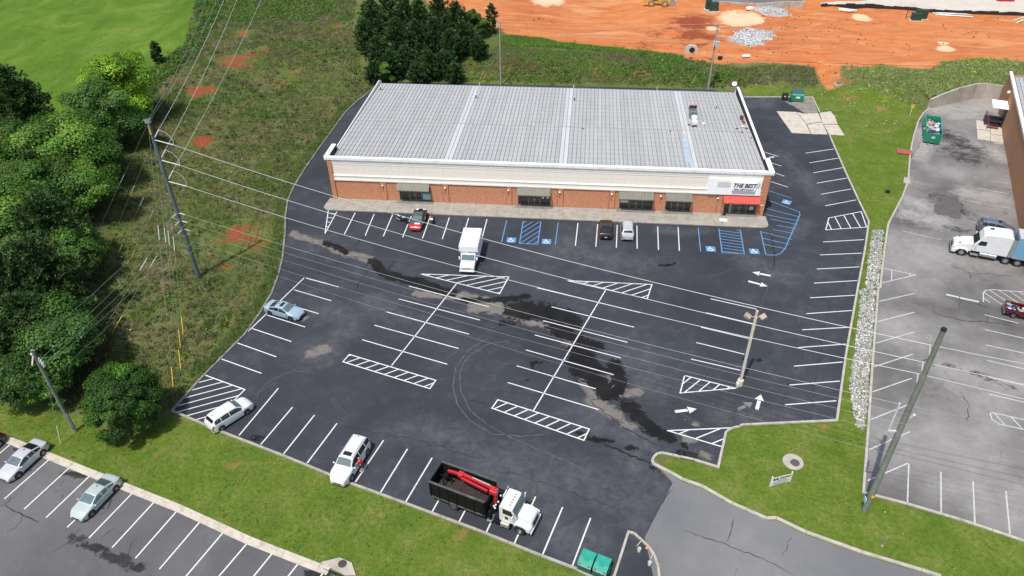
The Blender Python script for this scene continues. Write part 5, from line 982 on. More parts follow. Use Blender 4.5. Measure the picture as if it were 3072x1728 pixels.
MB().box(b0 - .05, b0 + .05, -bw + .06, bw - .06, zb + .003, zt - .02).build('tailgate', GB, gt); MB().box(b1 - .05, b1 + .05, -bw + .06, bw - .06, zb + .003, zt - .35).build('headboard', GB, gt)
MB().box(b0 - .2, 6.9, -.45, .45, .65, .95).build('chassis', CHS, gt)
MB().box(b1 + .15, b1 + .75, -.5, .5, .95, 1.5).build('crane_base', GB, gt); MB().cyl((b1 + .45, .1, 1.4), (b1 + .45, .1, 2.9), .2, .17).build('crane_column', GRED, gt)
MB().obox((b1 + .3, .1, 2.9), (.7, .6, .5)).build('crane_head', GRED, gt, bevel=.08)
def beam(p, q, w, h, name, mat, parent):
    p = Vector(p); q = Vector(q); l = (q - p).length; dd_ = q - p; o = MB().obox((0, 0, 0), (l, w, h)).build(name, mat, parent, bevel=.03)
    o.location = (p + q) / 2; o.rotation_euler = (0, -math.asin(dd_.z / l), math.atan2(dd_.y, dd_.x)); return o
MBm = beam((b1 + .35, .22, 3.05), (b0 + 2.2, .55, 3.0), .24, .34, 'main_boom', GRED, gt); beam((b1 - .2, -.1, 2.85), (b0 + 2.4, .25, 2.82), .16, .26, 'stick_boom', GRED, gt); beam((b0 + 2.6, .5, 2.98), (b0 + .9, .62, 2.62), .2, .28, 'boom_tip', GRED, gt)
MB().obox((b0 + 2.3, .45, 3.0), (.5, .5, .45)).build('boom_elbow', GRED, gt, bevel=.06); MB().cyl((b1 - .1, .3, 3.25), (b1 - 1.9, .45, 3.2), .06).build('hydraulic_ram', CHROME, gt); MB().cyl((b1 + .2, .05, 2.5), (b1 - .9, .2, 2.8), .07).build('hydraulic_ram', GB, gt)
gr = MB().sphere((b0 + .7, .55, 1.9), .3, .3, .4).build('grapple', GB, gt, smooth=True)
for k in range(4):
    a = k * math.pi / 2; MB().tube([(b0 + .7, .55, 1.9), (b0 + .7 + .6 * math.cos(a), .55 + .6 * math.sin(a), 1.8), (b0 + .7 + .5 * math.cos(a), .55 + .5 * math.sin(a), 1.25)], .07).build('claw', GB, gr)
MB().obox((b0 + .9, -.6, 1.3), (.5, .3, .2), .4).build('loose_block', plain('grey_scrap', (.25, .25, .24), .8), gt)
for s in (-1, 1):
    ou = MB().box(b1 + .3, b1 + .55, s * 1.0 - .12, s * 1.0 + .12, .5, 1.6).build('outrigger', GB, gt); MB().box(b1 + .2, b1 + .65, s * 1.12 - .15, s * 1.12 + .15, .42, .5).build('outrigger_foot', GALV, ou)
for k, (xx, yy) in enumerate(((.75, -.5), (.85, -.2), (.8, .4), (.95, .7), (.7, -.75), (.9, -.95))): MB().sphere((b1 + xx, yy, 2.0 + .1 * (k % 3)), .09).build('work_lamp', WPLAST, gt, smooth=True)
MB().box(3.95, 4.35, -1.1, 1.1, .95, 1.2).build('deck_plate', CHS, gt)
MB().prismy([(4.4, .95), (4.4, 2.7), (4.5, 2.82), (5.45, 2.82), (5.6, 2.74), (5.92, 2.02), (5.95, .95)], -1.05, 1.05).build('cab', TW, gt, bevel=.07)
MB().add([(5.62, -.95, 2.68), (5.62, .95, 2.68), (5.94, .98, 2.06), (5.94, -.98, 2.06)], [(0, 1, 2, 3)]).build('windscreen', GLB, gt).location = (.02, 0, .02)
MB().prismy([(5.95, .9), (5.95, 1.98), (6.3, 1.95), (7.05, 1.78), (7.28, 1.6), (7.34, 1.2), (7.34, .75), (6.9, .75)], -.72, .72).build('bonnet', TW, gt, bevel=.12)
for s in (-1, 1):
    MB().prismy([(5.75, .95), (5.8, 1.25), (6.05, 1.38), (6.6, 1.38), (6.85, 1.25), (7.25, 1.15), (7.28, .7), (6.95, .7), (6.88, .95), (6.6, 1.12), (6.1, 1.12), (5.85, .9)], min(s * .7, s * 1.16), max(s * .7, s * 1.16)).build('fender', TW, gt, bevel=.05)
    MB().box(7.22, 7.3, s * .9 - .16, s * .9 + .16, 1.0, 1.14).build('headlight', HEADL, gt)
    MB().add([(4.75, s * 1.055, 2.0), (5.8, s * 1.055, 1.95), (5.55, s * 1.055, 2.62), (4.75, s * 1.055, 2.62)], [(0, 1, 2, 3)]).build('side_window', GL, gt)
    MB().box(4.6, 5.4, s * 1.0 - .32, s * 1.0 + .14, .5, .98).build('fuel_tank', plain('step_box_aluminium', (.50, .48, .42), .4, .5, .1, 2), gt, bevel=.06); MB().box(3.9, 4.5, s * 1.0 - .2, s * 1.0 + .14, .5, .9).build('battery_box', CHS, gt)
    mr = MB().box(5.75, 5.83, s * 1.35 - .09, s * 1.35 + .09, 1.95, 2.45).build('mirror', WPLAST, gt); MB().cyl((5.8, s * 1.05, 2.3), (5.8, s * 1.3, 2.4), .02, n=6).cyl((5.8, s * 1.05, 1.9), (5.8, s * 1.3, 2.0), .02, n=6).build('mirror_bracket', CHROME, mr)
    wheel(gt, 6.32, s * 1.02, .50, .28, s, CHROME, 10); wheel(gt, 0, s * .95, .50, .55, s, CHROME, 10)
for k in range(5): MB().box(5.2, 5.34, -.6 + k * .3 - .05, -.6 + k * .3 + .05, 2.823, 2.86).build('roof_marker', TAILL, gt)
MB().box(7.3, 7.42, -1.1, 1.1, .5, .78).build('bumper', TW, gt, bevel=.05); MB().box(7.345, 7.37, -.5, .5, .85, 1.5).build('grille', DARK, gt); MB().box(4.95, 5.25, -1.062, -1.056, 1.35, 1.7).build('door_emblem', NAVY, gt); MB().box(4.95, 5.25, 1.056, 1.062, 1.35, 1.7).build('door_emblem', NAVY, gt)
MB().cyl((4.3, .95, 1.0), (4.3, .95, 3.1), .08).build('exhaust_stack', CHROME, gt)
# ------------------------------------------------------------ tractor and trailer
so = Vector((49.20,84.58)); sa = R(161.6); sd_ = Vector((math.cos(sa), math.sin(sa))); sn = Vector((-sd_.y, sd_.x)); so = so - sn * 1.2
st = thing('semi_tractor', 'white sleeper cab semi tractor on the grey lot', 'truck', (so.x, so.y, .022), sa)
MB().prismy([(-5.0, 1.0), (-5.0, 3.7), (-4.6, 3.85), (-2.2, 3.72), (-1.75, 3.4), (-1.5, 2.75), (-1.05, 2.0), (-1.0, 1.0)], -1.18, 1.18).build('sleeper_cab', TW, st, bevel=.12)
MB().prismy([(-1.05, .7), (-1.05, 2.02), (-.4, 1.92), (.7, 1.62), (1.1, 1.35), (1.2, 1.0), (1.2, .6)], -.98, .98).build('bonnet', TW, st, bevel=.16)
MB().add([(-1.48, -1.0, 2.72), (-1.48, 1.0, 2.72), (-1.04, 1.05, 2.04), (-1.04, -1.05, 2.04)], [(0, 1, 2, 3)]).build('windscreen', GL, st).location = (.03, 0, .03)
for yy in (-.45, .55): MB().obox((-2.6 if yy < 0 else -4.0, yy, 3.76), (.45, .4, .05), 0, .05).build('roof_hatch', GL, st)
for s in (-1, 1):
    MB().prismy([(-.75, .55), (-.6, .95), (-.35, 1.12), (.35, 1.12), (.7, .95), (1.18, .9), (1.2, .4), (.75, .4), (.55, .75), (.3, .98), (-.3, .98), (-.55, .75)], min(s * .95, s * 1.22), max(s * .95, s * 1.22)).build('fender', TW, st, bevel=.05)
    MB().add([(-2.35, s * 1.185, 2.05), (-1.3, s * 1.185, 1.95), (-1.6, s * 1.185, 2.65), (-2.35, s * 1.185, 2.65)], [(0, 1, 2, 3)]).build('side_window', GL, st)
    MB().box(.9, 1.12, s * .98 - .14, s * .98 + .2, 1.0, 1.2).build('headlight', HEADL, st); MB().cyl((-3.9, s * .95, .72), (-2.0, s * .95, .72), .32, n=16).build('fuel_tank', CHROME, st, smooth=True); MB().box(-1.9, -1.0, s * 1.0 - .2, s * 1.0 + .22, .45, .6).build('step', GALV, st)
    MB().box(-1.35, -1.25, s * 1.45 - .1, s * 1.45 + .1, 1.9, 2.5).build('mirror', WPLAST, st); MB().box(.35, .6, s * .8 - .1, s * .8 + .1, 1.68, 1.72).build('bonnet_vent', DARK, st)
    wheel(st, 0, s * 1.05, .50, .28, s, GALV, 10)
    for xx in (-5.0, -6.33): wheel(st, xx, s * .95, .50, .55, s, GALV, 10)
MB().box(-7.2, .9, -.42, .42, .7, 1.0).build('chassis', DARK, st); MB().box(1.05, 1.3, -1.18, 1.18, .4, .75).build('bumper', plain('grey_bumper', (.25, .25, .26), .5, .2), st, bevel=.05); MB().box(1.19, 1.23, -.6, .6, .8, 1.3).build('grille', DARK, st); MB().box(-6.2, -5.2, -.5, .5, 1.0, 1.15).build('fifth_wheel', DARK, st)
for s in (-1, 1): MB().box(-5.5, -5.0, s * 1.16 - .02, s * 1.16 + .02, 1.1, 3.6).build('cab_fairing', GALV, st)
tr = thing('box_trailer', 'blue sided semi trailer with grey roof at the right edge', 'trailer', (so.x, so.y, .022), sa)
TB = plain('sky_blue_trailer_side', (.16, .36, .55), .5, .1, .1, .5, dirt=(.26, .42, .56)); TG = plain('weathered_trailer_roof', (.52, .51, .50), .6, .1, .1, .5)
MB().box(-19.2, -5.55, -1.28, 1.28, 1.15, 4.0).build('trailer_body', TB, tr); MB().box(-19.2, -5.5, -1.3, 1.3, 4.003, 4.06).build('trailer_roof', TG, tr)
for k in range(11):
    for s in (-1, 1): MB().box(-19.1 + k * 1.22, -17.9 + k * 1.22, s * 1.285 - .006, s * 1.285 + .006, 1.35, 3.9).build('side_panel', TB, tr)
for s in (-1, 1): MB().box(-19.2, -5.5, s * 1.29 - .03, s * 1.29 + .03, 1.1, 1.3).build('lower_rail', GALV, tr); MB().box(-7.9, -7.7, s * .8 - .08, s * .8 + .08, .3, 1.15).build('landing_leg', DARK, tr)
for xx in (-16.5, -17.8):
    for s in (-1, 1): wheel(tr, xx, s * .95, .50, .55, s, GALV, 10)
MB().box(-5.55, -5.46, -1.27, 1.27, 1.2, 3.95).build('front_wall', plain('trailer_front', (.22, .36, .48), .5, .1, .1, 1), tr)
# ------------------------------------------------------------ maroon pickup
pk = thing('pickup_truck', 'maroon pickup with its bed full of rubbish at the right edge', 'pickup', (50.87 - .28, 71.79 + .86, .022), R(-19)); k0 = 0
MB().prismy([(-.9, .5), (-.9, 1.12), (1.25, 1.14), (1.25, .5), (.5, .45), (.4, .75), (.15, .85), (-.15, .85), (-.4, .75), (-.48, .45)], -.88, -.78).build('bed_side', P_MA, pk); MB().prismy([(-.9, .5), (-.9, 1.12), (1.25, 1.14), (1.25, .5), (.5, .45), (.4, .75), (.15, .85), (-.15, .85), (-.4, .75), (-.48, .45)], .78, .88).build('bed_side', P_MA, pk)
MB().box(-.9, 1.25, -.78, .78, .6, .68).build('bed_floor', DARK, pk); MB().box(-.95, -.88, -.85, .85, .55, 1.12).build('tailgate', P_MA, pk, bevel=.02); MB().box(-1.05, -.95, -.88, .88, .42, .56).build('bumper', CHROME, pk)
MB().prismy([(1.28, .45), (1.28, 1.15), (1.4, 1.62), (2.3, 1.66), (2.85, 1.15), (3.95, 1.02), (4.1, .8), (4.1, .42)], -.88, .88).build('cab', P_MA, pk, bevel=.07); MB().add([(2.36, -.72, 1.62), (2.36, .72, 1.62), (2.84, .78, 1.2), (2.84, -.78, 1.2)], [(0, 1, 2, 3)]).build('windscreen', GL, pk).location = (.03, 0, .03)
for s in (-1, 1):
    wheel(pk, 0, s * .77, .34, .22, s); wheel(pk, 2.95, s * .77, .34, .22, s); MB().box(-.93, -.86, s * .8 - .07, s * .8 + .07, .75, 1.05).build('taillight', TAILL, pk); MB().add([(1.5, s * .885, 1.2), (2.7, s * .885, 1.18), (2.3, s * .885, 1.55), (1.55, s * .885, 1.55)], [(0, 1, 2, 3)]).build('side_window', GL, pk); MB().box(4.08, 4.13, s * .65 - .15, s * .65 + .15, .7, .88).build('headlight', HEADL, pk)
BAGS = [WPLAST, plain('blue_tarp', (.06, .14, .36), .6), plain('cardboard', (.42, .30, .19), .8), plain('grey_scrap', (.25, .25, .24), .8), plain('pink_foam', (.65, .48, .45), .8), DARK]
def rubbish(loc, rz_, x0, x1, y0, y1, z, n, label, smax=.45):
    rub = thing('rubbish_heap', label, 'rubbish', loc, rz_)
    for k in range(n):
        s = random.uniform(.2, smax); MB().obox((random.uniform(x0, x1), random.uniform(y0, y1), z + random.uniform(0, .18)), (s, s * random.uniform(.4, 1), random.uniform(.04, .22)), random.random() * 3, random.gauss(0, .25), random.gauss(0, .25)).build('scrap_piece', random.choice(BAGS), rub, bevel=.015)
rubbish((50.59, 72.65, .02), R(-19), -.7, 1.1, -.6, .6, .75, 26, 'white and blue rubbish heaped in the maroon pickup bed')
# ------------------------------------------------------------ wheel loader
lo_ = Vector((14.42,181.54)); ly = Vector((17.35,181.42)); la = math.atan2(ly.y - lo_.y, ly.x - lo_.x)
wl = thing('wheel_loader', 'yellow wheel loader with steel bucket on the orange dirt', 'loader', (lo_.x - math.sin(la) * -1.0 * -1, lo_.y + 1.1, z_at(lo_.x, lo_.y)), la)
YEL = paint('yellow_machine_paint', (.62, .40, .045), 0, .45); MUD = plain('muddy_tyre', (.22, .15, .115), .9, 0, .3, 3)
MB().prismy([(-2.0, .9), (-2.1, 1.9), (-1.6, 2.2), (.3, 2.2), (.4, .9)], -.85, .85).build('engine_housing', YEL, wl, bevel=.1)
MB().box(.1, 1.5, -.7, .7, 1.2, 3.2).build('cab', plain('cab_glass_and_frame', (.05, .05, .04), .3), wl, bevel=.08); MB().box(0, 1.6, -.8, .8, 3.2, 3.35).build('cab_roof', YEL, wl); MB().box(1.5, 3.9, -.5, .5, .8, 1.5).build('front_frame', YEL, wl)
for x in (0, 3.1):
    for s in (-1, 1):
        t = MB().lathe([(.35, -.25), (.68, -.28), (.75, -.15), (.75, .15), (.68, .28), (.35, .25)], axis='Y', n=20).build('tyre', MUD, wl, smooth=True, loc=(x, s * 1.05, .75)); MB().lathe([(.38, -.27), (.3, -.15), (.3, .15), (.38, .27)], axis='Y', n=16).build('rim', YEL, t)
for s in (-1, 1): beam((2.2, s * .45, 1.9), (4.6, s * .45, .6), .16, .35, 'lift_arm', YEL, wl)
MB().prismy([(4.5, .15), (5.9, .1), (5.95, .16), (4.75, .3), (4.6, .9), (4.9, 1.4), (4.85, 1.5), (4.4, 1.0)], -1.35, 1.35).build('bucket', plain('worn_bucket_steel', (.30, .30, .30), .4, .6, .3, 2), wl)
for s in (-1, 1): MB().prismy([(4.5, .15), (5.9, .1), (4.9, 1.45), (4.45, 1.0)], s * 1.35 - .02, s * 1.35 + .02).build('bucket_cheek', GALV, wl)

# ------------------------------------------------------------ poles, wires
WOOD = concrete('weathered_pole_wood', (.17, .18, .16), (.28, .29, .26), (.08, .09, .085), 1.5); WOOD2 = concrete('grey_pole_wood', (.30, .28, .26), (.42, .39, .36), (.16, .14, .12), 1.5); CRE = concrete('painted_pole_concrete', (.55, .50, .43), (.70, .65, .57), (.36, .31, .26), .8)
STEELP = concrete('greenish_treated_pole', (.16, .175, .145), (.27, .285, .245), (.08, .085, .07), 1.2); STEELB = concrete('grey_green_pole', (.10, .125, .125), (.165, .195, .195), (.05, .065, .065), 1.2)
YG = plain('yellow_guy_guard', (.72, .47, .03), .5); WIRE = plain('bright_aluminium_wire', (.58, .58, .56), .45, .35, .05, 1); WIRE2 = plain('grey_wire', (.34, .34, .32), .5, .3, .05, 1); WIRED = plain('dark_cable', (.05, .05, .05), .6); PORC = plain('pale_insulator', (.62, .64, .63), .3, 0, .06, 5)
def pole(name, label, b, h, r0, r1, mat, n=14):
    z0 = z_at(*b); o = thing(name, label, 'utility pole', (b[0], b[1], z0)); MB().cyl((0, 0, -.3), (0, 0, h - z0), r0, r1, n).build('shaft', mat, o, smooth=True); return o
def wire(a, b, sag, r, label, mat=None, group='overhead wires', n=22, cat='wire'):
    a = Vector(a); b = Vector(b); p = [a.lerp(b, i / n) - Vector((0, 0, 4 * sag * (i / n) * (1 - i / n))) for i in range(n + 1)]; L0 = p[0].copy()
    o = MB().tube([q - L0 for q in p], r, 5).build('power_line', mat or WIRE, None); o.location = L0; tag(o, label, cat, group); return o
P1 = (-47.34, 71.55); P2 = (26.13, 43.18); P3 = (-48.64, 45.87); G1 = (-16.35, 138.12); G2 = (23.32, 139.14); LP = (17.55, 58.09)
p1 = pole('utility_pole', 'tall grey green transmission pole on the rough grassy slope', P1, 21.6, .29, .17, STEELB); z1 = z_at(*P1)
MB().box(-.25, .25, -.2, .2, 21.2 - z1, 21.55 - z1).build('top_bracket', GALV, p1); MB().box(-.02, .1, -.23, -.2, 19.9 - z1, 20.9 - z1).build('number_tag', YG, p1); MB().cyl((-.5, -.1, 21.5 - z1), (.45, .1, 21.7 - z1), .05, n=8).build('top_arm', WOOD, p1)
p2 = pole('utility_pole', 'tall weathered wooden transmission pole right of the driveway lawn', P2, 20.63, .29, .18, STEELP)
MB().cyl((0, 0, 20.6), (0, 0, 20.75), .215, .2).build('pole_cap', DARK, p2); MB().box(-.36, -.30, -.2, .2, 1.2, 1.7).build('meter_tag', plain('pale_blue_tag', (.4, .6, .7), .5), p2); MB().box(-.12, .12, -.36, -.32, 2.1, 2.4).build('warning_tag', YG, p2)
p3 = pole('utility_pole', 'shorter wooden utility pole with cutouts beside the round bush', P3, 10.75, .19, .13, STEELP)
MB().obox((-.1, -.15, 9.95), (2.3, .12, .14), R(-60)).build('crossarm', plain('new_timber_arm', (.50, .42, .30), .7), p3)
for k in range(3):
    q = (.3 + .35 * k, -.1 - .25 * k, 9.3); cc = MB().cyl((q[0], q[1], q[2]), (q[0] + .1, q[1], q[2] + .6), .07, n=8).build('cutout', PORC, p3); MB().box(q[0] - .2, q[0] + .25, q[1] - .03, q[1] + .03, q[2] + .2, q[2] + .27).build('cutout_arm', GALV, cc)
MB().sphere((-.5, .3, 9.95), .14).build('arrester', PORC, p3, smooth=True); MB().cyl((.14, -.05, 0), (.14, -.05, 2.6), .04, n=8).build('conduit', WPLAST, p3); MB().lathe([(.25, -.02), (.22, .3)], n=12).build('base_guard', GALV, p3)
g1 = pole('utility_pole', 'grey wooden pole standing behind the shop roof', G1, 12.1, .17, .12, WOOD2)
MB().obox((0, .1, 11.7), (.12, .12, 1.6), 0, 0, R(-55)).build('crossarm', WOOD2, g1); MB().obox((-.5, .1, 11.7), (.12, .12, 1.6), 0, 0, R(-55)).build('crossarm', WOOD2, g1)
g2 = pole('utility_pole', 'leaning grey pole with transformers behind the shop roof', G2, 12.1, .19, .13, WOOD2)
for k in range(3): MB().cyl((-.25 + .42 * k, -.35, 8.2), (-.25 + .42 * k, -.35, 9.1), .2, n=14).build('transformer', plain('pale_transformer', (.60, .64, .66), .4, .2), g2, smooth=True)
MB().obox((0, -.1, 12.0), (1.3, .12, .12), .1).build('crossarm', WOOD2, g2); MB().obox((.7, -.1, 10.0), (1.4, .1, .1), .1).build('lower_arm', PORC, g2); MB().obox((0, -.15, 11.2), (.9, .1, .1), .1).build('mid_arm', PORC, g2); MB().box(.9, 1.7, -.2, .2, 5.6, 6.2).build('splice_case', BLACK, g2); MB().cyl((.9, .3, 2.5), (.9, .3, 0), .09, n=8).build('cable_coil', BLACK, g2)
def insul(o, base, p, q, nm='insulator'):
    p = Vector(p) - Vector((*base, z_at(*base))); q = Vector(q) - Vector((*base, z_at(*base))); MB().cyl(p, q, .055, n=8).build(nm, PORC, o)
LEV = ((19.2, 18.87), (16.7, 17.2), (14.0, 16.02)); names = ('upper', 'middle', 'lowest')
far = [(-58.64,121.10), (-59.92,128.56), (-58.74,136.14)]; fz = (22, 20, 18)
for k, (za, zb) in enumerate(LEV):
    d12 = (Vector((*P2, zb)) - Vector((*P1, za))).normalized(); a0 = Vector((*P1, za)); e0 = a0 + d12 * 3.0
    insul(p1, P1, a0 + d12 * .25, e0); b0_ = Vector((P2[0] - .25, P2[1] + .35, zb)); insul(p2, P2, (P2[0] - .1, P2[1] + .1, zb - 1.0), b0_)
    wire(e0, b0_, 1.3, .026, names[k] + ' thick bright conductor crossing the black lot between the two tall poles')
    wire(b0_, (115, 27 - k * 2.5, zb + 1), 1.6, .026, names[k] + ' thick bright conductor leaving the right hand tall pole')
    fv = Vector((*far[k], fz[k])); df = (fv - a0).normalized(); s0 = a0 + df * 2.3; insul(p1, P1, a0 + df * .25, s0)
    wire(s0, fv, .6, .026, names[k] + ' thick bright conductor running uphill from the tall pole')
    m_ = (s0 + e0) / 2 + Vector((.35, .35, -.2)); o = MB().tube([s0 - a0, s0.lerp(m_, .5) - a0 + Vector((.12, .12, .05)), m_ - a0, m_.lerp(e0, .5) - a0 + Vector((.12, .0, 0)), e0 - a0], .024, 5).build('jumper', WIRE, p1); o.location = a0 - Vector((*P1, z1))
for k, (za, fx, fy) in enumerate(((21.5, 1045, -40), (21.3, 1110, -60))): wire((*P1, za), (*((-57.25,111.48), (-58.07,117.37))[k], 24 - k), 1.0, .014, ('left', 'right')[k] + ' thin grey wire running uphill from the tall pole top', WIRE2, 'thin wires uphill')
LOW = ((9.8, 13.1, 10.7), (8.7, 12.3, 9.9), (7.54, 11.2, 9.5), (6.0, 10.05, 8.5), (5.1, 7.6, 7.0))
MB().box(-.9, -.8, -.06, .06, 10.05, 13.2).build('standoff_arm', PORC, p2); MB().box(-.8, 0, -.05, .05, 10.05, 10.15).build('arm_brace', PORC, p2); MB().cyl((.2, -.3, 12.0), (.3, -.45, 12.5), .1, n=8).build('insulator', PORC, p2)
for k, (za, zb, zc) in enumerate(LOW):
    a0 = Vector((*P1, za)); off = Vector((-.85, 0, 0)) if k in (0, 3) else Vector((.2, -.35, 0)); b_ = Vector((*P2, zb)) + off; nm = ('first', 'second', 'third', 'fourth', 'lowest')[k]; r = .012 if k < 4 else .009
    d12 = (b_ - a0).normalized(); c_ = Vector((*P3, zc)) + Vector(((-.5, -.25, 0), (.6, -.5, 0), (.9, -.8, 0), (.15, -.1, 0), (.1, 0, 0))[k]); d13 = (c_ - a0).normalized()
    e1 = a0 + d12 * 1.2; e2 = a0 + d13 * 1.2
    if k < 3: insul(p1, P1, a0 + d12 * .3, e1); insul(p1, P1, a0 + d13 * .3, e2)
    wire(e1, b_, 1.0, r, nm + ' thin distribution wire from the top crossing the black lot', WIRE2 if k else WIRE)
    wire(e2, c_, .35, r, nm + ' thin wire from the top between tall pole and shorter pole', WIRE2)
    wire(b_, (115, 28 - k * 2, zb + 1), 1.2, r, nm + ' thin wire from the top leaving the right hand tall pole', WIRE2)
    o = MB().tube([e2 - a0, (e1 + e2) / 2 - a0 + Vector((.1, -.4, -.35)), e1 - a0], .02, 5).build('jumper', WIRE2, p1); o.location = a0 - Vector((*P1, z1))
def guy(b, za, anc, label, guard=YG, gl_=2.2, r=.011):
    a = Vector((*b, za)); c = Vector((*anc, z_at(*anc))); g = thing('guy_wire', label, 'guy wire', c, 0, 'guy wires'); v = a - c
    MB().tube([(0, 0, 0), v], r, 4).build('strand', WIRE2, g); u = v.normalized(); MB().cyl(u * .1, u * gl_, .045, n=8).build('guard', guard, g)
    if v.length > 15: m0 = v * .55; MB().cyl(m0, m0 + u * 1.6, .03, n=6).build('strain_insulator', PORC, g)
for k, (za, q) in enumerate(((21.2, (-41.69,52.60)), (19.2, (-42.13,55.31)), (16.7, (-43.60,58.45)), (14.0, (-44.15,60.40)))): guy(P1, za, q, ('outermost', 'second', 'third', 'innermost')[k] + ' downhill guy wire with yellow guard toward the black lot corner')
for k, (za, q) in enumerate(((21.2, (-63.08,75.30)), (19.2, (-60.36,73.99)), (16.7, (-58.76,73.64)), (14.0, (-56.82,73.00)), (9.5, (-50.86,72.50)))): guy(P1, za, q, ('first', 'second', 'third', 'fourth', 'last')[k] + ' guy wire with yellow guard from the left on the slope')
for k, q in enumerate(((-52.97,56.96), (-52.00,59.46))): guy(P1, 10.2 - k, q, ('left', 'right')[k] + ' guy wire with yellow guard above the bare dark soil')
guy(P3, 7.5, (-49.00,44.09), 'guy wire of the shorter pole with pale guard in the lawn', plain('pale_guy_guard', (.6, .5, .36), .6))
guy(G1, 11.2, (-20.02,138.58), 'guy wire with yellow guard left of the pole behind the roof'); guy(G1, 11.6, (-20.69,139.92), 'guy wire with pale guard left of the pole behind the roof', MATS['pale_guy_guard']); guy(G2, 9.0, (20.20,140.44), 'guy wire with yellow guard beside the transformer pole')
for k, (za, zb) in enumerate(((12.1, 12.2), (11.6, 11.2), (11.1, 8.7), (6.9, 5.9))):
    nm = ('highest', 'second', 'third', 'lowest')[k]; wire((G1[0], G1[1] + .4 - .3 * k, za), (G2[0], G2[1], zb), .5, .02 if k < 3 else .03, nm + ' wire strung between the two poles behind the shops', WIRE2 if k < 3 else WIRED); wire((G2[0], G2[1], zb), (110, 141 - k, zb + 1), .9, .02 if k < 3 else .03, nm + ' wire running right from the transformer pole', WIRE2 if k < 3 else WIRED)
wire((G1[0], G1[1], 6.9), (*(-12.71,143.26), 1.6), .2, .02, 'drooping service cable right of the pole behind the roof', WIRED)
# parking lot light
lp = thing('light_pole', 'pale concrete light pole with two brown shoebox heads in the lot', 'light pole', (LP[0], LP[1], .02))
MB().lathe([(.32, 0), (.32, .72), (.27, .78)], n=18).build('footing', CRE, lp, smooth=True); MB().prism([(-.13, -.13), (.13, -.13), (.13, .13), (-.13, .13)], .6, 9.2).build('shaft', CRE, lp, bevel=.04); MB().box(-.1, .1, -.1, .1, 9.2, 9.9).build('tenon', CRE, lp)
BRZ = plain('tan_lamp_housing', (.40, .31, .21), .5, 0, .1, 3)
for s, an in ((-1, R(200)), (1, R(-25))):
    hd = MB().obox((0, 0, 0), (.62, .52, .26)).build('lamp_head', BRZ, lp, bevel=.04); hd.location = (s * .72, .12, 9.1); hd.rotation_euler = (R(12), R(-s * 28), R(20) * s); MB().box(-.3, .3, -.24, .24, -.165, -.15).build('lens', LENS, hd); MB().cyl((0, 0, 9.1), (s * .5, .05, 9.1), .05, n=8).build('arm', BRZ, lp)
MB().box(-.42, -.2, -.5, .0, 0, .5).build('wheel_guard', CRE, lp, bevel=.03)
# ------------------------------------------------------------ dumpsters and bins
GRN = paint('dumpster_green', (.012, .27, .15), 0, .45); GRL = plain('green_plastic_lid', (.02, .30, .21), .5, 0, .1, 2); GRD = plain('dark_green_steel', (.008, .11, .065), .5, 0, .15, 2)
def front_dumpster(label, loc, ang):
    r = thing('dumpster', label, 'dumpster', (loc[0], loc[1], .022), ang, 'green dumpsters by the entrance')
    MB().prismy([(-.62, .12), (.55, .12), (.62, 1.25), (-.62, 1.05)], -.56, .56).build('bin_body', GRD, r, bevel=.02)
    MB().prismy([(-.68, 1.06), (-.1, 1.22), (.66, 1.28), (.66, 1.33), (-.1, 1.28), (-.68, 1.12)], -.59, .59).build('lid', GRL, r, bevel=.02)
    for s in (-1, 1): MB().prismy([(-.3, .55), (.3, .55), (.3, .75), (-.3, .75)], s * .62 - .05, s * .62 + .05).build('lift_pocket', GRD, r); MB().cyl((-.66, s * .3, 1.1), (-.66, s * .5, 1.1), .04, n=8).build('hinge', DARK, r)
    bd = MB().box(-.655, -.63, -.55, .55, .82, 1.04).build('label_band', WPLAST, r)
    m = MB(); x = -.48
    while x < .45: l = random.uniform(.05, .13); m.box(-.66, -.656, x, x + l, .90, .97); x += l + .035
    m.build('lettering', GRD, bd)
    for z in (.35, .58): MB().box(-.645, -.622, -.54, .54, z, z + .04).build('rib', GRD, r)
    MB().box(-.3, .35, -.2, .2, 1.275, 1.30).build('lid_panel', GRL, r)
front_dumpster('left of two green lidded dumpsters at the bottom kerb', (2.0, 35.5), R(70)); front_dumpster('right of two green lidded dumpsters at the bottom kerb', (3.22, 35.08), R(70))
dm = thing('dumpster', 'green front loading dumpster with dark lid behind the shop corner', 'dumpster', (38.65, 134.3, .04), R(-94))
MB().prismy([(-.8, .15), (.75, .15), (.95, 1.3), (.6, 1.55), (-.9, 1.8)], -1.05, 1.05).build('bin_body', GRN, dm, bevel=.03); MB().prismy([(-.95, 1.82), (.62, 1.57), (.66, 1.62), (-.93, 1.9)], -.5, 1.07).build('lid', plain('slate_plastic_lid', (.06, .09, .10), .5), dm); MB().prismy([(-.95, 1.82), (.62, 1.57), (.66, 1.62), (-.93, 1.9)], -1.07, -.53).build('lid', MATS['slate_plastic_lid'], dm); MB().box(.86, .93, -.35, .35, .75, 1.1).build('label_plate', WPLAST, dm)
for s in (-1, 1): MB().box(-.4, .4, s * 1.1 - .06, s * 1.1 + .06, .8, 1.0).build('lift_pocket', GRN, dm); MB().cyl((.6, s * .8, .12), (.6, s * .9, .12), .1, n=10).build('caster', BLACK, dm)
bn = thing('waste_bin', 'black grease bin left of the green dumpster', 'bin', (36.55, 134.6, .04), R(-5)); MB().box(-.48, .48, -.4, .4, .05, 1.1).build('bin_body', BLACK, bn, bevel=.05); MB().box(-.5, .5, -.42, .42, 1.103, 1.18).build('lid', DARK, bn); MB().box(-.15, .1, -.41, -.402, .6, .85).build('label_plate', WPLAST, bn)
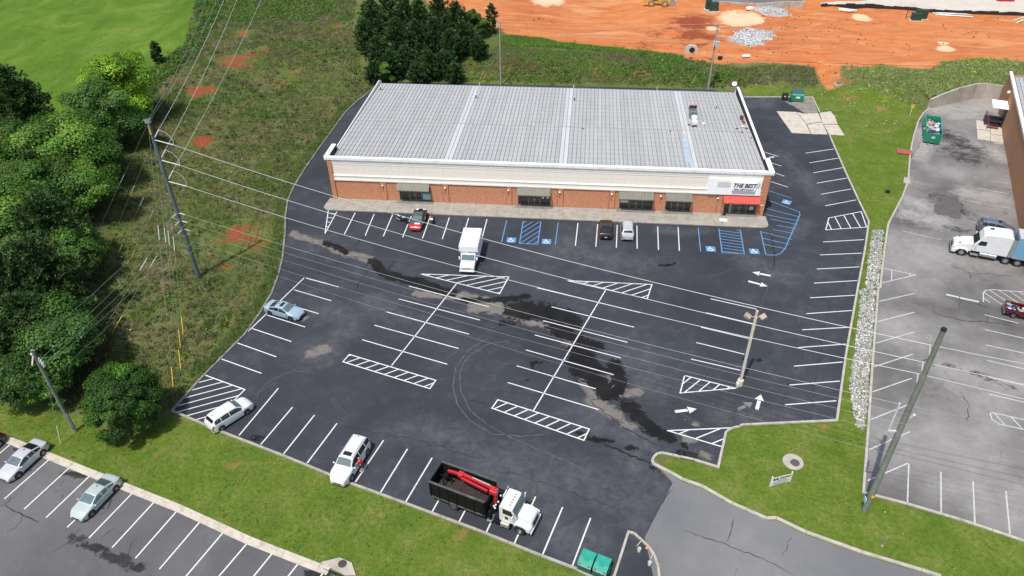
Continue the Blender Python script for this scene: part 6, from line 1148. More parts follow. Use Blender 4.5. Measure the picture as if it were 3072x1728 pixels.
ro = thing('roll_off_container', 'green roll off container heaped with debris on the grey lot', 'container', (56.7, 117.6, .022), R(73)); RL = 7.2
MB().box(0, RL, -1.15, 1.15, .25, .35).build('floor', GRN, ro)
for s in (-1, 1):
    sd = MB().prismy([(0, .25), (RL, .25), (RL, 1.9), (0, 1.9)], s * 1.15 - .04, s * 1.15 + .04).build('side', GRN, ro); MB().box(-.02, RL, s * 1.15 - .08, s * 1.15 + .08, 1.903, 2.0).build('top_rail', GRN, ro); MB().box(0, RL, s * .5 - .06, s * .5 + .06, .08, .25).build('skid', GRD, ro)
    for k in range(6): MB().box(.5 + k * 1.2, .6 + k * 1.2, s * 1.19, s * 1.19 + s * .08, .3, 1.9).build('rib', GRN, sd) if s > 0 else MB().box(.5 + k * 1.2, .6 + k * 1.2, -1.27, -1.19, .3, 1.9).build('rib', GRN, sd)
    rl = MB().lathe([(.14, -.1), (.14, .1)], axis='Y', n=12).build('roller', GRD, ro, loc=(-.35, s * .5, .15)); MB().box(-.4, 0, s * .5 - .04, s * .5 + .04, .1, .22).build('roller_arm', GRN, ro)
MB().prismy([(-.05, .25), (.05, .25), (-.3, 1.98), (-.4, 1.98)], -1.13, 1.13).build('front_plate', GRN, ro); MB().box(RL - .05, RL + .05, -1.1, 1.1, .25, 1.95).build('door', GRN, ro); MB().obox((-.29, 0, 1.25), (.03, .5, .35), 0, R(-11)).build('label_plate', WPLAST, ro)
rubbish((56.7, 117.6, .02), R(73), .7, 6.4, -.9, .9, 1.35, 70, 'white and tan building debris heaped in the roll off container', 1.1)
# ------------------------------------------------------------ small things
def bucket(label, c, stick):
    o = thing('bucket', label, 'bucket', (c[0], c[1], .03), 0, 'white buckets on the island'); MB().lathe([(.13, 0), (.16, .38), (.165, .38), (.15, .36), (.12, .05)], n=16, caps=False).build('pail', WPLAST, o, smooth=True); MB().lathe([(.01, .33), (.15, .33)], n=14, caps=False).build('contents', plain('grey_sealer', (.4, .4, .38), .6), o)
    MB().tube([(-.16, 0, .36), (-.12, .05, .48), (0, .08, .52), (.12, .05, .48), (.16, 0, .36)], .008, 4).build('handle', GALV, o)
    q = Vector(stick[1]) - Vector(stick[0]); b = MB().cyl((0, 0, .05), (q.x, q.y, .2), .035, n=8).build('broom_handle', plain('bare_wood_stick', (.58, .50, .36), .7)); b.location = (*stick[0], .03); tag(b, 'pale wooden stick lying beside the ' + ('upper' if c[1] > 36.7 else 'lower') + ' white bucket', 'stick', 'sticks on the island')
bucket('upper white bucket on the asphalt island', (6.34,37.32), ((6.17,37.75), (6.53,38.18))); bucket('lower white bucket on the asphalt island', (7.14,36.11), ((7.23,36.59), (7.58,37.21)))
cn = MB().lathe([(.12, 0), (.1, .06), (.02, .1)], n=10).build('orange_cup', plain('orange_plastic', (.7, .32, .14), .5)); cn.location = (*(7.00,37.67), .03); tag(cn, 'small orange cup lying by the island kerb', 'cup')
mh = thing('manhole', 'round concrete manhole with dark lid in the lawn', 'manhole', (20.99, 48.08, 0)); MB().lathe([(.95, -.1), (.95, .12), (.9, .16), (.4, .16)], n=28).build('collar', RETC, mh, smooth=True)
o = MB().lathe([(.42, .163), (.42, .19), (.02, .2)], n=22).build('lid', plain('iron_lid', (.12, .11, .11), .6, .4), mh, smooth=True); o.location = (.12, -.18, 0)
m2 = thing('manhole', 'round manhole in the red earth behind the dumpster', 'manhole', (*(47.15,139.92), z_at(*(47.15,139.92)))); MB().lathe([(.7, -.2), (.7, .2), (.45, .22)], n=24).build('collar', RETC, m2); MB().lathe([(.42, .2), (.42, .26), (.02, .27)], n=20).build('lid', RUST, m2)
ys = thing('lease_sign', 'white leasing sign board on two posts in the lawn', 'sign', (*(18.37,45.07), 0), math.atan2(.67, 1.75)); 
for x in (0, 2.0): MB().box(x - .05, x + .05, -.05, .05, -.1, 1.35).build('post', WPLAST, ys)
MB().box(.02, 1.98, -.075, -.052, .12, 1.22).build('panel', WPLAST, ys); MB().prismy([(.1, .82), (.14, 1.18), (.36, .92), (.5, 1.18), (.66, .82)], -.085, -.078).build('emblem', BLACK, ys); MB().box(1.78, 1.86, -.085, -.078, .82, 1.16).build('emblem_bar', BLACK, ys)
for z, x0, x1, hh, mt in ((1.0, .75, 1.7, .09, MAROON), (.72, .6, 1.5, .04, NAVY), (.55, .2, 1.75, .04, MATS['grey_scrap']), (.40, .2, 1.75, .04, MATS['grey_scrap']), (.25, .3, 1.6, .04, MATS['grey_scrap'])):
    m = MB(); x = x0
    while x < x1: l = random.uniform(.05, .12); m.box(x, min(x + l, x1), -.085, -.078, z - hh, z + hh); x += l + .03
    m.build('lettering', mt, ys)
dg = thing('storm_drain', 'black storm drain grate by the kerb nose', 'drain', (*(11.46,47.98), .02), R(-11)); MB().box(-.75, .75, -.42, .42, .004, .012).build('pit', BLACK, dg)
MB().box(-.8, .8, .42, .5, 0, .05).box(-.8, .8, -.5, -.42, 0, .05).build('frame', DARK, dg)
for k in range(4): MB().box(-.75 + k * .48, -.69 + k * .48, -.42, .42, .012, .045).build('bar', DARK, dg)
bg_ = MB().sphere((0, 0, .22), .42, .36, .26, 12, 8); bg_.v = [(x + random.gauss(0, .03), y + random.gauss(0, .03), max(0, z + random.gauss(0, .03))) for x, y, z in bg_.v]; o = bg_.build('rubbish_bag', plain('shiny_black_bag', (.01, .01, .011), .25)); o.location = (*(10.64,48.15), .02); tag(o, 'black rubbish bag beside the storm drain', 'bag')
cbn = thing('catch_basin', 'concrete catch basin top with round iron lid at the lower kerb', 'catch basin', (*(-18.54,33.68), 0)); q0 = Vector((-18.54,33.68)); MB().prism([tuple(Vector(q) - q0) for q in [(-19.91,33.79),(-19.65,33.96),(-18.44,34.42),(-17.31,34.05),(-16.66,32.97),(-17.55,32.89)]] , -.05, .16).build('top_slab', RETC, cbn, bevel=.02)
o = MB().lathe([(.36, .163), (.36, .19), (.02, .2)], n=22).build('lid', plain('rusty_iron_lid', (.075, .055, .05), .7, .3), cbn, smooth=True); v = Vector((-18.04,33.85)) - q0; o.location = (v.x, v.y, 0); v = Vector((-18.85,33.25)) - q0; o = MB().obox((0, 0, 0), (2.4, .12, .16)).build('throat', BLACK, cbn); o.location = (v.x, v.y - .08, .05); o.rotation_euler = (0, 0, R(-19))
si = MB().prism([(-.9, -.5), (.9, -.35), (.9, .5), (-.9, .5)], 0, .22).build('kerb_inlet', RETC, bevel=.03); si.location = (*(48.85,104.45), 0); si.rotation_euler = (0, 0, R(70)); tag(si, 'small concrete inlet in the kerb of the grey lot', 'inlet')
rp_ = thing('red_pallet', 'faded red wooden pallet lying on the grass strip', 'pallet', (*(51.42,114.15), .05), R(-15))
for k in range(5): MB().box(-1.1, 1.1, -.75 + k * .33, -.5 + k * .33, .1, .14).build('plank', plain('faded_red_wood', (.40, .10, .075), .8, 0, .15, 2), rp_)
for x in (-.9, 0, .9): MB().box(x - .06, x + .06, -.75, .85, 0, .1).build('bearer', MATS['faded_red_wood'], rp_)
ty_ = MB().lathe([(.2, 0), (.33, .02), (.36, .1), (.33, .2), (.2, .22)], n=18, caps=False).build('old_tyre', BLACK, smooth=True); ty_.location = (*(44.94,100.77), .05); tag(ty_, 'old black tyre lying on the grass strip', 'tyre')
yp = thing('yellow_marker', 'yellow pipeline marker sign on a thin post near the wall', 'sign', (*(57.03,129.06), z_at(*(57.03,129.06)))); MB().cyl((0, 0, 0), (0, 0, 1.5), .05, n=8).build('post', WPLAST, yp); MB().box(-.3, .3, -.03, .03, 1.4, 1.95).build('plate', YG, yp)
bp = thing('grass_post', 'thin grey post stump in the right lawn', 'post', (*(26.59,39.64), 0)); MB().cyl((0, 0, 0), (.1, .0, 1.2), .05, n=8).build('shaft', GALV, bp); MB().cyl((0, 0, 0), (0, 0, .08), .1, n=10).build('foot', RETC, bp)
sb = thing('menu_stand', 'black menu stand outside the restaurant door', 'stand', (*(20.26,92.09), .15)); MB().box(-.22, .22, .0, .35, 0, .06).build('base', BLACK, sb); MB().box(-.18, .18, .1, .25, .06, 1.0).build('panel', BLACK, sb, bevel=.04); MB().box(-.16, .16, .085, .099, .3, .9).build('menu_sheet', DARK, sb)
dmt = MB().box(-.5, .5, -.33, .33, 0, .03).build('door_mat', WPAINT, bevel=.01); dmt.location = (*(20.00,90.85), .156); tag(dmt, 'white mat on the sidewalk before the restaurant', 'mat')
ws = MB().box(-.45, .45, -.09, .09, 0, .12).build('wheel_stop', WCAP, bevel=.03); ws.location = (*(30.08,110.79), .02); ws.rotation_euler = (0, 0, R(20)); tag(ws, 'short white wheel stop beside the shop side wall', 'wheel stop')
# ------------------------------------------------------------ person by the large SUV
SKIN = plain('skin', (.46, .28, .20), .55, 0, .08, 8); SHIRT = plain('red_shirt', (.55, .012, .022), .8, 0, .1, 5); SHORT = plain('dark_shorts', (.02, .02, .03), .8); HAIR = plain('grey_hair', (.30, .27, .24), .8, 0, .2, 9)
pv = Vector((-18.92,43.53)); pa = math.atan2(*(Vector(SUVC[0]) - pv).yx); pr = thing('person', 'person in a red shirt leaning at the large white suv window', 'person', (pv.x, pv.y, .022), pa)
def skin_obj(name, verts, edges, rad, mat, parent, root=0):
    me = bpy.data.meshes.new(name); me.from_pydata(verts, edges, []); o = link(name, me, mat, parent)
    o.modifiers.new('skin', 'SKIN'); o.modifiers.new('sub', 'SUBSURF').levels = 2; o.modifiers['sub'].render_levels = 2
    for i, r_ in enumerate(rad): me.skin_vertices[0].data[i].radius = (r_, r_); me.skin_vertices[0].data[i].use_root = i == root
    me.shade_smooth(); return o
V_ = [(0, 0, .92), (.03, 0, 1.15), (.08, 0, 1.38), (.12, 0, 1.50), (.15, 0, 1.62), (.17, 0, 1.72), (-.0, .11, .86), (.02, .12, .48), (-.02, .12, .09), (.14, .13, .04), (0, -.11, .86), (.04, -.12, .48), (0, -.12, .09), (.16, -.13, .04), (.1, .20, 1.40), (.22, .27, 1.18), (.42, .2, 1.15), (.5, .17, 1.15), (.1, -.20, 1.40), (.26, -.26, 1.20), (.46, -.18, 1.2), (.54, -.15, 1.2)]
E_ = [(0, 1), (1, 2), (2, 3), (3, 4), (4, 5), (0, 6), (6, 7), (7, 8), (8, 9), (0, 10), (10, 11), (11, 12), (12, 13), (2, 14), (14, 15), (15, 16), (16, 17), (2, 18), (18, 19), (19, 20), (20, 21)]
R_ = [.145, .14, .15, .06, .095, .085, .09, .062, .045, .04, .09, .062, .045, .04, .06, .047, .036, .03, .06, .047, .036, .03]
skin_obj('body', V_, E_, R_, SKIN, pr)
skin_obj('shirt', [V_[0], V_[1], V_[2], (.1, 0, 1.45), V_[14], (.16, .235, 1.28), V_[18], (.18, -.23, 1.28)], [(0, 1), (1, 2), (2, 3), (2, 4), (4, 5), (2, 6), (6, 7)], [.165, .162, .172, .1, .085, .075, .085, .075], SHIRT, pr)
skin_obj('shorts', [(0, 0, .93), V_[6], (.015, .12, .55), V_[10], (.03, -.12, .55)], [(0, 1), (1, 2), (0, 3), (3, 4)], [.16, .115, .095, .115, .095], SHORT, pr)
o = MB().sphere((.145, 0, 1.72), .115, .1, .09, 12, 8).build('hair', HAIR, pr, smooth=True)
for s in (-1, 1): MB().prismy([(-.06, 0), (.24, 0), (.24, .06), (.05, .12), (-.06, .11)], s * .125 - .05, s * .125 + .05).build('shoe', WPLAST, pr, bevel=.02)
for s, i in ((1, 17), (-1, 21)):
    hd = MB().sphere(V_[i], .05, .045, .02, 8, 6)
    for k in range(4): hd.cyl((V_[i][0] + .03, V_[i][1] - .03 + .02 * k, V_[i][2]), (V_[i][0] + .11 - .01 * abs(k - 1.5), V_[i][1] - .035 + .024 * k, V_[i][2] - .02), .009, .007, 6)
    hd.cyl((V_[i][0] + .0, V_[i][1] - s * .04, V_[i][2]), (V_[i][0] + .05, V_[i][1] - s * .075, V_[i][2]), .01, .008, 6); hd.build('hand', SKIN, pr, smooth=True)
# ------------------------------------------------------------ far construction site
def ridge(pts, w, dz, z1_, name, mat, label):
    P = resample([Vector(q) for q in pts], 2.0); a = offset(P, w / 2); b = offset(P, -w / 2); m = MB(); N = len(P)
    m.add([(v.x, v.y, z_at(v.x, v.y) + dz) for v in a] + [(v.x, v.y, z_at(v.x, v.y) + dz) for v in b], [(i, i + 1, N + i + 1, N + i) for i in range(N - 1)]); o = m.build(name, mat); tag(o, label, None, None, 'structure'); return o
rd1 = [(28.10,182.39),(29.97,183.03),(37.02,180.61),(44.62,182.99),(49.62,183.21)]; rd2 = [(53.80,184.81),(55.09,184.45),(65.41,184.24),(77.63,180.39),(87.20,179.55),(96.32,178.94),(101.36,178.49)]
def road(pts, back, name, mat, label, dz=.35):
    P = resample([Vector(q) for q in pts], 2.0); m = MB(); N = len(P); n_ = 8
    hz = max(z_at(v.x, v.y) for v in P) + dz
    zz = np.convolve(np.pad([z_at(v.x, v.y) for v in P], 6, mode='edge'), np.ones(13) / 13, 'valid') + dz
    m.add([(v.x + back[0] * j / n_, v.y + back[1] * j / n_, zz[i] + .0 * j) for j in range(n_ + 1) for i, v in enumerate(P)], [(j * N + i, j * N + i + 1, (j + 1) * N + i + 1, (j + 1) * N + i) for j in range(n_) for i in range(N - 1)])
    m.add([(v.x, v.y, -2) for v in P] + [(v.x, v.y, zz[i]) for i, v in enumerate(P)], [(i, i + 1, N + i + 1, N + i) for i in range(N - 1)])
    o = m.build(name, mat); tag(o, label, None, None, 'structure'); return P, zz
Pa, za_ = road(rd1, (4, 40), 'site_road', asphalt('site_road_asphalt', (.13, .12, .12), (.20, .185, .18), (.30, .28, .26), .2, False, .5), 'grey asphalt road at the construction site')
Pb, zb_ = road(rd2, (2.2, 15.5), 'site_road', plain('dusty_pale_concrete', (.54, .48, .41), .9, 0, .08, .25, dirt=(.46, .36, .28)), 'dusty pale concrete road across the construction site')
Pc, zc_ = road([(v.x + 2.2, v.y + 15.6) for v in Pb], (.6, 1.2), 'site_kerb', SLABC, 'pale far kerb of the construction road', .45)
kerb([(v.x, v.y) for v in Pa[::2]], CURB, 'pale kerb of the far site road', .35, float(max(za_)) + .12, 8)
sf_ = thing('silt_fence', 'black silt fence sagging along the pale construction road', 'fence', (Pb[0].x, Pb[0].y, 0)); o0 = Pb[0]
SILT = plain('black_silt_cloth', (.010, .010, .011), .7, 0, .3, 1)
for k in range(len(Pb) - 1):
    a, b = Pb[k] - o0, Pb[k + 1] - o0; zA, zB = zb_[k] + .45 + random.uniform(-.2, .15), zb_[k + 1] + .45 + random.uniform(-.2, .15); m = MB()
    m.add([(a.x, a.y - .35, zb_[k] - .9), (b.x, b.y - .35, zb_[k + 1] - .9), (b.x + .0, b.y - .15, zB), (a.x, a.y - .15, zA)], [(0, 1, 2, 3)]); m.build('fence_cloth', SILT, sf_)
    if k % 2 == 0: MB().cyl((a.x, a.y - .1, zb_[k] - .8), (a.x, a.y - .1, zA + .25), .03, n=5).build('stake', MATS['bare_wood_stick'], sf_)
f2 = thing('far_fence', 'dark wire fence on posts beyond the pale road', 'fence', (Pc[0].x, Pc[0].y + 1.6, 0)); pts = [(v.x + .4, v.y + 1.8) for v in Pc]
for k in range(0, len(pts) - 3, 3):
    a = Vector(pts[k]) - Vector((Pc[0].x, Pc[0].y + 1.6)); b = Vector(pts[k + 3]) - Vector((Pc[0].x, Pc[0].y + 1.6)); z = zc_[k]
    MB().cyl((a.x, a.y, z - 1), (a.x, a.y, z + 1.9), .06, n=6).build('post', GALV, f2); MB().obox(((a.x + b.x) / 2, (a.y + b.y) / 2, z + .75), ((b - a).length, .04, 1.5), math.atan2((b - a).y, (b - a).x)).build('screen', DARK, f2)
REDP = plain('red_portable_plastic', (.55, .02, .04), .4)
for k, q in enumerate(((95.38,188.16), (97.24,188.14))):
    t = thing('portable_toilet', ('left', 'right')[k] + ' of two red portable toilets beyond the pale road', 'toilet', (q[0], q[1] + 1.0, 2.2), 0, 'red portable toilets'); MB().box(-.9, .9, -.6, .6, 0, 2.2).build('cabin', REDP, t, bevel=.06); MB().box(-.5, .5, -.625, -.6, .2, 1.9).build('door', plain('darker_red_door', (.4, .015, .03), .4), t); MB().box(-.95, .95, -.65, .65, 2.2, 2.35).build('roof', WPLAST, t)
TRG = plain('transformer_green', (.018, .055, .035), .5, 0, .1, 3)
for k, (q, w_, h_) in enumerate((((27.04,178.24), 1.2, 2.2), ((28.21,177.55), 2.0, 2.0), ((71.66,174.28), 2.0, 1.6), ((73.02,175.46), 2.4, 2.0))):
    t = thing('utility_cabinet', ('narrow green utility cabinet left of the road end', 'dark green transformer box on a pale pad left of the road', 'green utility cabinet left of the pair on the orange dirt', 'larger green utility cabinet right of the pair on the orange dirt')[k], 'cabinet', (q[0], q[1], z_at(*q)), .05, 'green utility cabinets'); MB().box(-w_ / 2, w_ / 2, -.6, .6, .1, h_).build('housing', TRG, t, bevel=.05); MB().box(-w_ / 2 - .3, w_ / 2 + .3, -.9, .9, -.3, .1).build('pad', SLABC, t); MB().box(-w_ / 2 + .1, w_ / 2 - .1, -.62, -.6, .2, h_ - .2).build('door', TRG, t)
fr = thing('frame_sign', 'small white board on a dark frame in the orange dirt', 'sign', (*(70.67,175.74), z_at(*(70.67,175.74)))); MB().box(-.7, -.6, -.05, .05, 0, 3.4).box(.6, .7, -.05, .05, 0, 3.4).box(-.6, .6, -.05, .05, 1.3, 1.4).build('frame', DARK, fr); MB().box(-.75, .75, -.1, -.05, 2.5, 3.5).build('board', WPLAST, fr)
for k, (q, lab) in enumerate((([(57.49,182.18),(61.17,180.05)], 'left'), ([(77.57,179.24),(84.74,177.33)], 'middle'), ([(92.93,174.18),(95.69,176.53)], 'right'))):
    a = Vector(q[0]); b = Vector(q[1]); t = thing('pipe_stack', lab + ' pile of pale pipes lying on the dirt before the silt fence', 'pipes', (a.x, a.y, z_at(a.x, a.y)), 0, 'pipe piles along the silt fence')
    for j in range(5): o_ = Vector((random.uniform(-.6, .6), random.uniform(-.9, .9))); v = (b - a) * random.uniform(.55, 1.0); MB().cyl((o_.x, o_.y, .15), (o_.x + v.x, o_.y + v.y + random.uniform(-.5, .5), .2 + random.random() * .3), .12, n=7).build('pipe', (YG if k == 2 else SLABC) if j % 2 else WPLAST, t)
cu = thing('culvert_end', 'pale concrete culvert mouth in the orange bank', 'culvert', (*(20.91,150.81), z_at(*(20.91,150.81)))); m = MB(); N = 20
m.add([(.55 * math.cos(2 * math.pi * i / N), -.1, .75 + .55 * math.sin(2 * math.pi * i / N)) for i in range(N)], [tuple(range(N))]).build('pipe_mouth', BLACK, cu)
MB().prismy([(-1.6, -.2), (1.6, -.2), (1.3, .8), (.8, 1.6), (-.6, 1.8), (-1.3, 1.0)], -.05, .5).build('headwall', SLABC, cu, bevel=.1)
bx_ = MB().obox((0, 0, .25), (1.6, 1.0, .5), .3).build('concrete_block', WCAP, bevel=.08); q = (36.29,177.57); bx_.location = (*q, z_at(*q)); tag(bx_, 'pale broken concrete block beside the far road', 'block')
q = (31.44,149.77); pb = MB().obox((0, 0, .1), (1.6, .5, .15), .2).obox((0, -.6, .1), (1.5, .4, .15), .2).build('white_board', WPLAST); pb.location = (*q, z_at(*q) + .05); tag(pb, 'white boards lying on the orange dirt slope', 'boards')

# ------------------------------------------------------------ vegetation
RS = np.random.RandomState(5)
LEAF = leafmat('leaf'); NEEDLE = leafmat('needle', (1, 1, 1), .15); BLADE = leafmat('grass_blade', (1, 1, 1), .12, .72); BARK = concrete('bark', (.09, .065, .045), (.16, .125, .09), (.05, .04, .03), 3)
def quads(P, N, size, asp=.62):
    """leaf quads at P facing N"""
    n = len(P); N = N / (np.linalg.norm(N, axis=1, keepdims=True) + 1e-9); a = np.cross(N, RS.normal(size=(n, 3))); a /= np.linalg.norm(a, axis=1, keepdims=True) + 1e-9; b = np.cross(N, a)
    s = size[:, None] if hasattr(size, 'shape') else size
    k = N * s * .22
    V = np.stack([P - a * s - k, P - b * s * asp + k * .3, P + a * s - k, P + b * s * asp + k * .3], 1).reshape(-1, 3)
    return V, np.arange(n * 4).reshape(n, 4)
def tints(n, cols, per=4, jit=.18):
    c = np.array(cols)[RS.randint(0, len(cols), n)] * (1 + RS.normal(0, jit, (n, 1))); return np.repeat(np.clip(c, .004, .9), per, 0)
def limbs(root, h, r, n, spread, up=.5):
    m = MB(); tr = [(0, 0, -.3), (.03 * h * RS.normal(), .03 * h * RS.normal(), h * .4), (.04 * h * RS.normal(), .04 * h * RS.normal(), h * .85)]; m.tube(tr, [r, r * .7, r * .25], 8)
    for k in range(n):
        a = RS.rand() * 6.28; z = h * (.25 + .5 * RS.rand()); l = spread * (.5 + .4 * RS.rand()); m.tube([(0, 0, z), (math.cos(a) * l * .5, math.sin(a) * l * .5, z + l * up * .4), (math.cos(a) * l, math.sin(a) * l, z + l * up)], [r * .4, r * .25, r * .08], 5)
    return m.build('trunk', BARK, root, smooth=True)
def broadleaf(label, base, H, rad, cols, nleaf=9000, size=.27, squash=1.0, low=.08, group='trees on the left slope', name='broadleaf_tree', lobes=60, ls=.27, wa=1.0, r0=.34, r1=.52):
    """crown of many uneven leaf clusters carried out along limbs, with a ragged outline"""
    nleaf = int(nleaf * 2.0); z0 = z_at(*base); root = thing(name, label, 'tree', (base[0], base[1], z0), 0, group); limbs(root, H * .85, .05 + H * .022, 12, rad * .85)
    cz = H * (low + (1 - low) * .46); rz_ = H * (1 - low) * .52
    u = RS.normal(size=(lobes, 3)); u /= np.linalg.norm(u, axis=1, keepdims=True); u[:, 2] = np.where(u[:, 2] < -.6, -u[:, 2], u[:, 2])
    az = np.arctan2(u[:, 1], u[:, 0]); wob = 1 + wa * (.16 * np.sin(az * 2 + RS.rand() * 6) + .12 * np.sin(az * 3 + RS.rand() * 6) + .10 * np.sin(az * 5 + u[:, 2] * 4 + RS.rand() * 6))
    rr = (r0 + r1 * RS.rand(lobes) ** .5) * wob; C = u * rr[:, None] * [rad, rad * squash, rz_] + [0, 0, cz]; Rl = rad * ls * (.45 + 1.0 * RS.rand(lobes) ** 1.5)
    C = np.vstack([C, [[0, 0, cz * .9]]]); Rl = np.append(Rl, rad * .5); w = Rl ** 1.8; w[-1] *= .5; idx = RS.choice(len(C), nleaf, p=w / w.sum())
    d = RS.normal(size=(nleaf, 3)); d /= np.linalg.norm(d, axis=1, keepdims=True); d[:, 2] = np.where((d[:, 2] < -.1) & (RS.rand(nleaf) < .65), -d[:, 2], d[:, 2])
    sh = .55 + .62 * RS.rand(nleaf, 1) ** .8; P = C[idx] + d * Rl[idx][:, None] * sh * [1.08, 1.08, .72] + RS.normal(0, .06 * rad * .3, (nleaf, 3))
    keep = P[:, 2] > H * .015; P = P[keep]; d = d[keep]; idx = idx[keep]; out = P - [0, 0, cz]; out /= np.linalg.norm(out, axis=1, keepdims=True) + 1e-6
    N = d * .7 + out * .6 + RS.normal(0, .42, P.shape) + [0, 0, .45]; V, F_ = quads(P, N, size * .58 * (.55 + .8 * RS.rand(len(P))))
    ci = RS.randint(0, len(cols), len(C)); lc = np.clip(1 + .28 * RS.normal(size=len(C)), .55, 1.7); base_c = np.array(cols)[ci][idx] * lc[idx][:, None]; warm = np.where(RS.rand(len(P), 1) < .14, [[1.5, 1.3, 1.0]], [[1, 1, 1]])
    T = np.repeat(np.clip(base_c * warm * (1 + RS.normal(0, .2, (len(P), 1))), .004, .9), 4, 0)
    np_mesh('crown', V, F_, T, LEAF, root); return root
def pine(label, base, H, rad, cols, nb=70, group='pines behind the shops', name='pine_tree', tl=.42, nt=9, lowf=.12, pw_=2.4):
    z0 = z_at(*base); root = thing(name, label, 'tree', (base[0], base[1], z0), 0, group); m = MB().tube([(0, 0, -.3), (.05, .03, H * .5), (0, 0, H * .97)], [.06 + H * .014, .04 + H * .009, .03], 7); PP = []; DD = []
    for k in range(nb):
        t = lowf + (1 - lowf) * (k + RS.rand()) / nb; a = k * 2.4 + RS.normal(0, .3); prof_ = (1 - ((t - lowf) / (1 - lowf)) ** pw_) ** .9 * (.6 + .4 * min(1, (t - lowf) / .25)); l = rad * prof_ * (.55 + .6 * RS.rand()) + .2; up = .15 + .5 * t
        e = np.array([math.cos(a) * l, math.sin(a) * l, H * t + l * up - .1 * l]); b = np.array([0, 0, H * t - .15 * l])
        if k % 2 == 0: m.tube([tuple(b), tuple((b + e) / 2 + [0, 0, -.05 * l]), tuple(e)], [.045, .03, .012], 4)
        n = max(2, int(nt * (.4 + l / rad)))
        for j in range(n):
            f = .25 + .8 * (j + RS.rand()) / n; PP.append(b + (e - b) * f + RS.normal(0, .11 * rad * .5, 3)); DD.append((e - b) / (l + .1) * .8 + [0, 0, .45])
    m.build('trunk', BARK, root, smooth=True); PP = np.array(PP); DD = np.array(DD); q = 11; n = len(PP)
    D = np.repeat(DD, q, 0) + RS.normal(0, .75, (n * q, 3)); D /= np.linalg.norm(D, axis=1, keepdims=True); B = np.repeat(PP, q, 0); L_ = tl * (.6 + .6 * RS.rand(n * q, 1)); S_ = np.cross(D, RS.normal(size=D.shape)); S_ /= np.linalg.norm(S_, axis=1, keepdims=True); w = .055 + .03 * RS.rand(n * q, 1)
    V = np.stack([B - S_ * w, B + S_ * w, B + D * L_ + S_ * w * .5, B + D * L_ - S_ * w * .5], 1).reshape(-1, 3); V[:, 2] = np.maximum(V[:, 2], .02)
    c = np.repeat(np.array(cols)[RS.randint(0, len(cols), n)] * (1 + RS.normal(0, .2, (n, 1))), q * 4, 0); np_mesh('crown', V, np.arange(n * q * 4).reshape(-1, 4), np.clip(c, .003, .6), NEEDLE, root); return root
DG = [(.037, .090, .016), (.053, .121, .020), (.079, .163, .030)]; MG = [(.056, .129, .017), (.079, .172, .023), (.116, .219, .034)]; YGR = [(.13, .25, .018), (.19, .33, .022), (.10, .20, .018)]; PG = [(.036, .076, .022), (.054, .106, .030), (.080, .145, .040)]; PGD = [(.031, .068, .022), (.047, .096, .030), (.068, .130, .039)]
for lab, q, H, r, c, n, s, kind in (
  ('bright yellow green tree at the edge of the green field', (-76.37,111.03), 12, 5.8, YGR, 17000, .27, 0),
  ('dark narrow tree right below the yellow green tree', (-76.67,112.82), 6.4, 3.3, DG, 8000, .25, 0),
  ('dark green round tree between the field and big leafy tree', (-74.78,101.48), 10.4, 6.0, DG, 19000, .27, 0),
  ('dark evergreen at the left edge beside the field', (-90.53,104.07), 11.5, 5.0, PG, 0, 0, 1),
  ('second dark evergreen at the left edge below the field', (-89.54,104.81), 9.0, 4.0, PG, 0, 0, 1),
  ('largest leafy tree of the left group', (-72.85,88.27), 11.5, 7.4, MG, 26000, .29, 0),
  ('leafy tree at the left edge beside the largest tree', (-78.21,87.21), 11, 5.8, MG, 17000, .28, 0),
  ('medium green tree at the right flank of the largest tree', (-70.47,90.36), 8.2, 4.6, DG, 13000, .26, 0),
  ('green tree in front of the largest leafy tree', (-67.27,81.79), 8.6, 5.2, MG, 16000, .27, 0),
  ('bushy green tree at the left edge middle of the group', (-70.22,76.29), 9.4, 5.4, DG, 16000, .27, 0),
  ('pale leafy tree at the left edge below the bushy tree', (-69.78,71.70), 8.4, 4.6, MG, 12000, .26, 0),
  ('green pine in the middle of the left group', (-62.99,69.68), 9.8, 3.9, PG, 0, 0, 1),
  ('pale green young tree at the right side of the left group', (-61.47,71.42), 5.2, 3.0, MG, 8000, .23, 0),
  ('dense tree below the young pale tree', (-60.11,66.28), 6.8, 3.6, DG, 12000, .25, 0),
  ('big dark pine above the shorter utility pole', (-58.24,60.13), 11, 5.2, PG, 0, 0, 1),
  ('dark pine at the left edge above the shorter pole', (-60.51,59.18), 10, 4.6, PG, 0, 0, 1),
  ('dark pine left of the shorter utility pole', (-56.35,53.89), 9.2, 4.4, PG, 0, 0, 1),
  ('broad dark tree behind the shorter utility pole', (-53.41,53.67), 8.8, 4.3, DG, 16000, .25, 0),
  ('dark tree low at the left edge above the lawn', (-55.16,50.14), 6.4, 4.0, DG, 12000, .24, 0),
  ('leafy shrub tree just above the lawn left of the pole', (-53.35,49.79), 4.4, 2.9, MG, 8000, .22, 0)):
    (pine if kind else broadleaf)(lab, q, H, r, c, **({'group': 'trees on the left slope', 'nb': 130, 'nt': 13, 'tl': .5} if kind else {'nleaf': n, 'size': s}))
broadleaf('round dense dark green bush tree in the lower lawn corner', (-43.23,47.18), 7.2, 3.7, [(.026, .070, .010), (.036, .092, .012), (.060, .135, .018)], 24000, .19, 1.0, -.05, None, 'round_bush', 170, .15, .25, .62, .30)
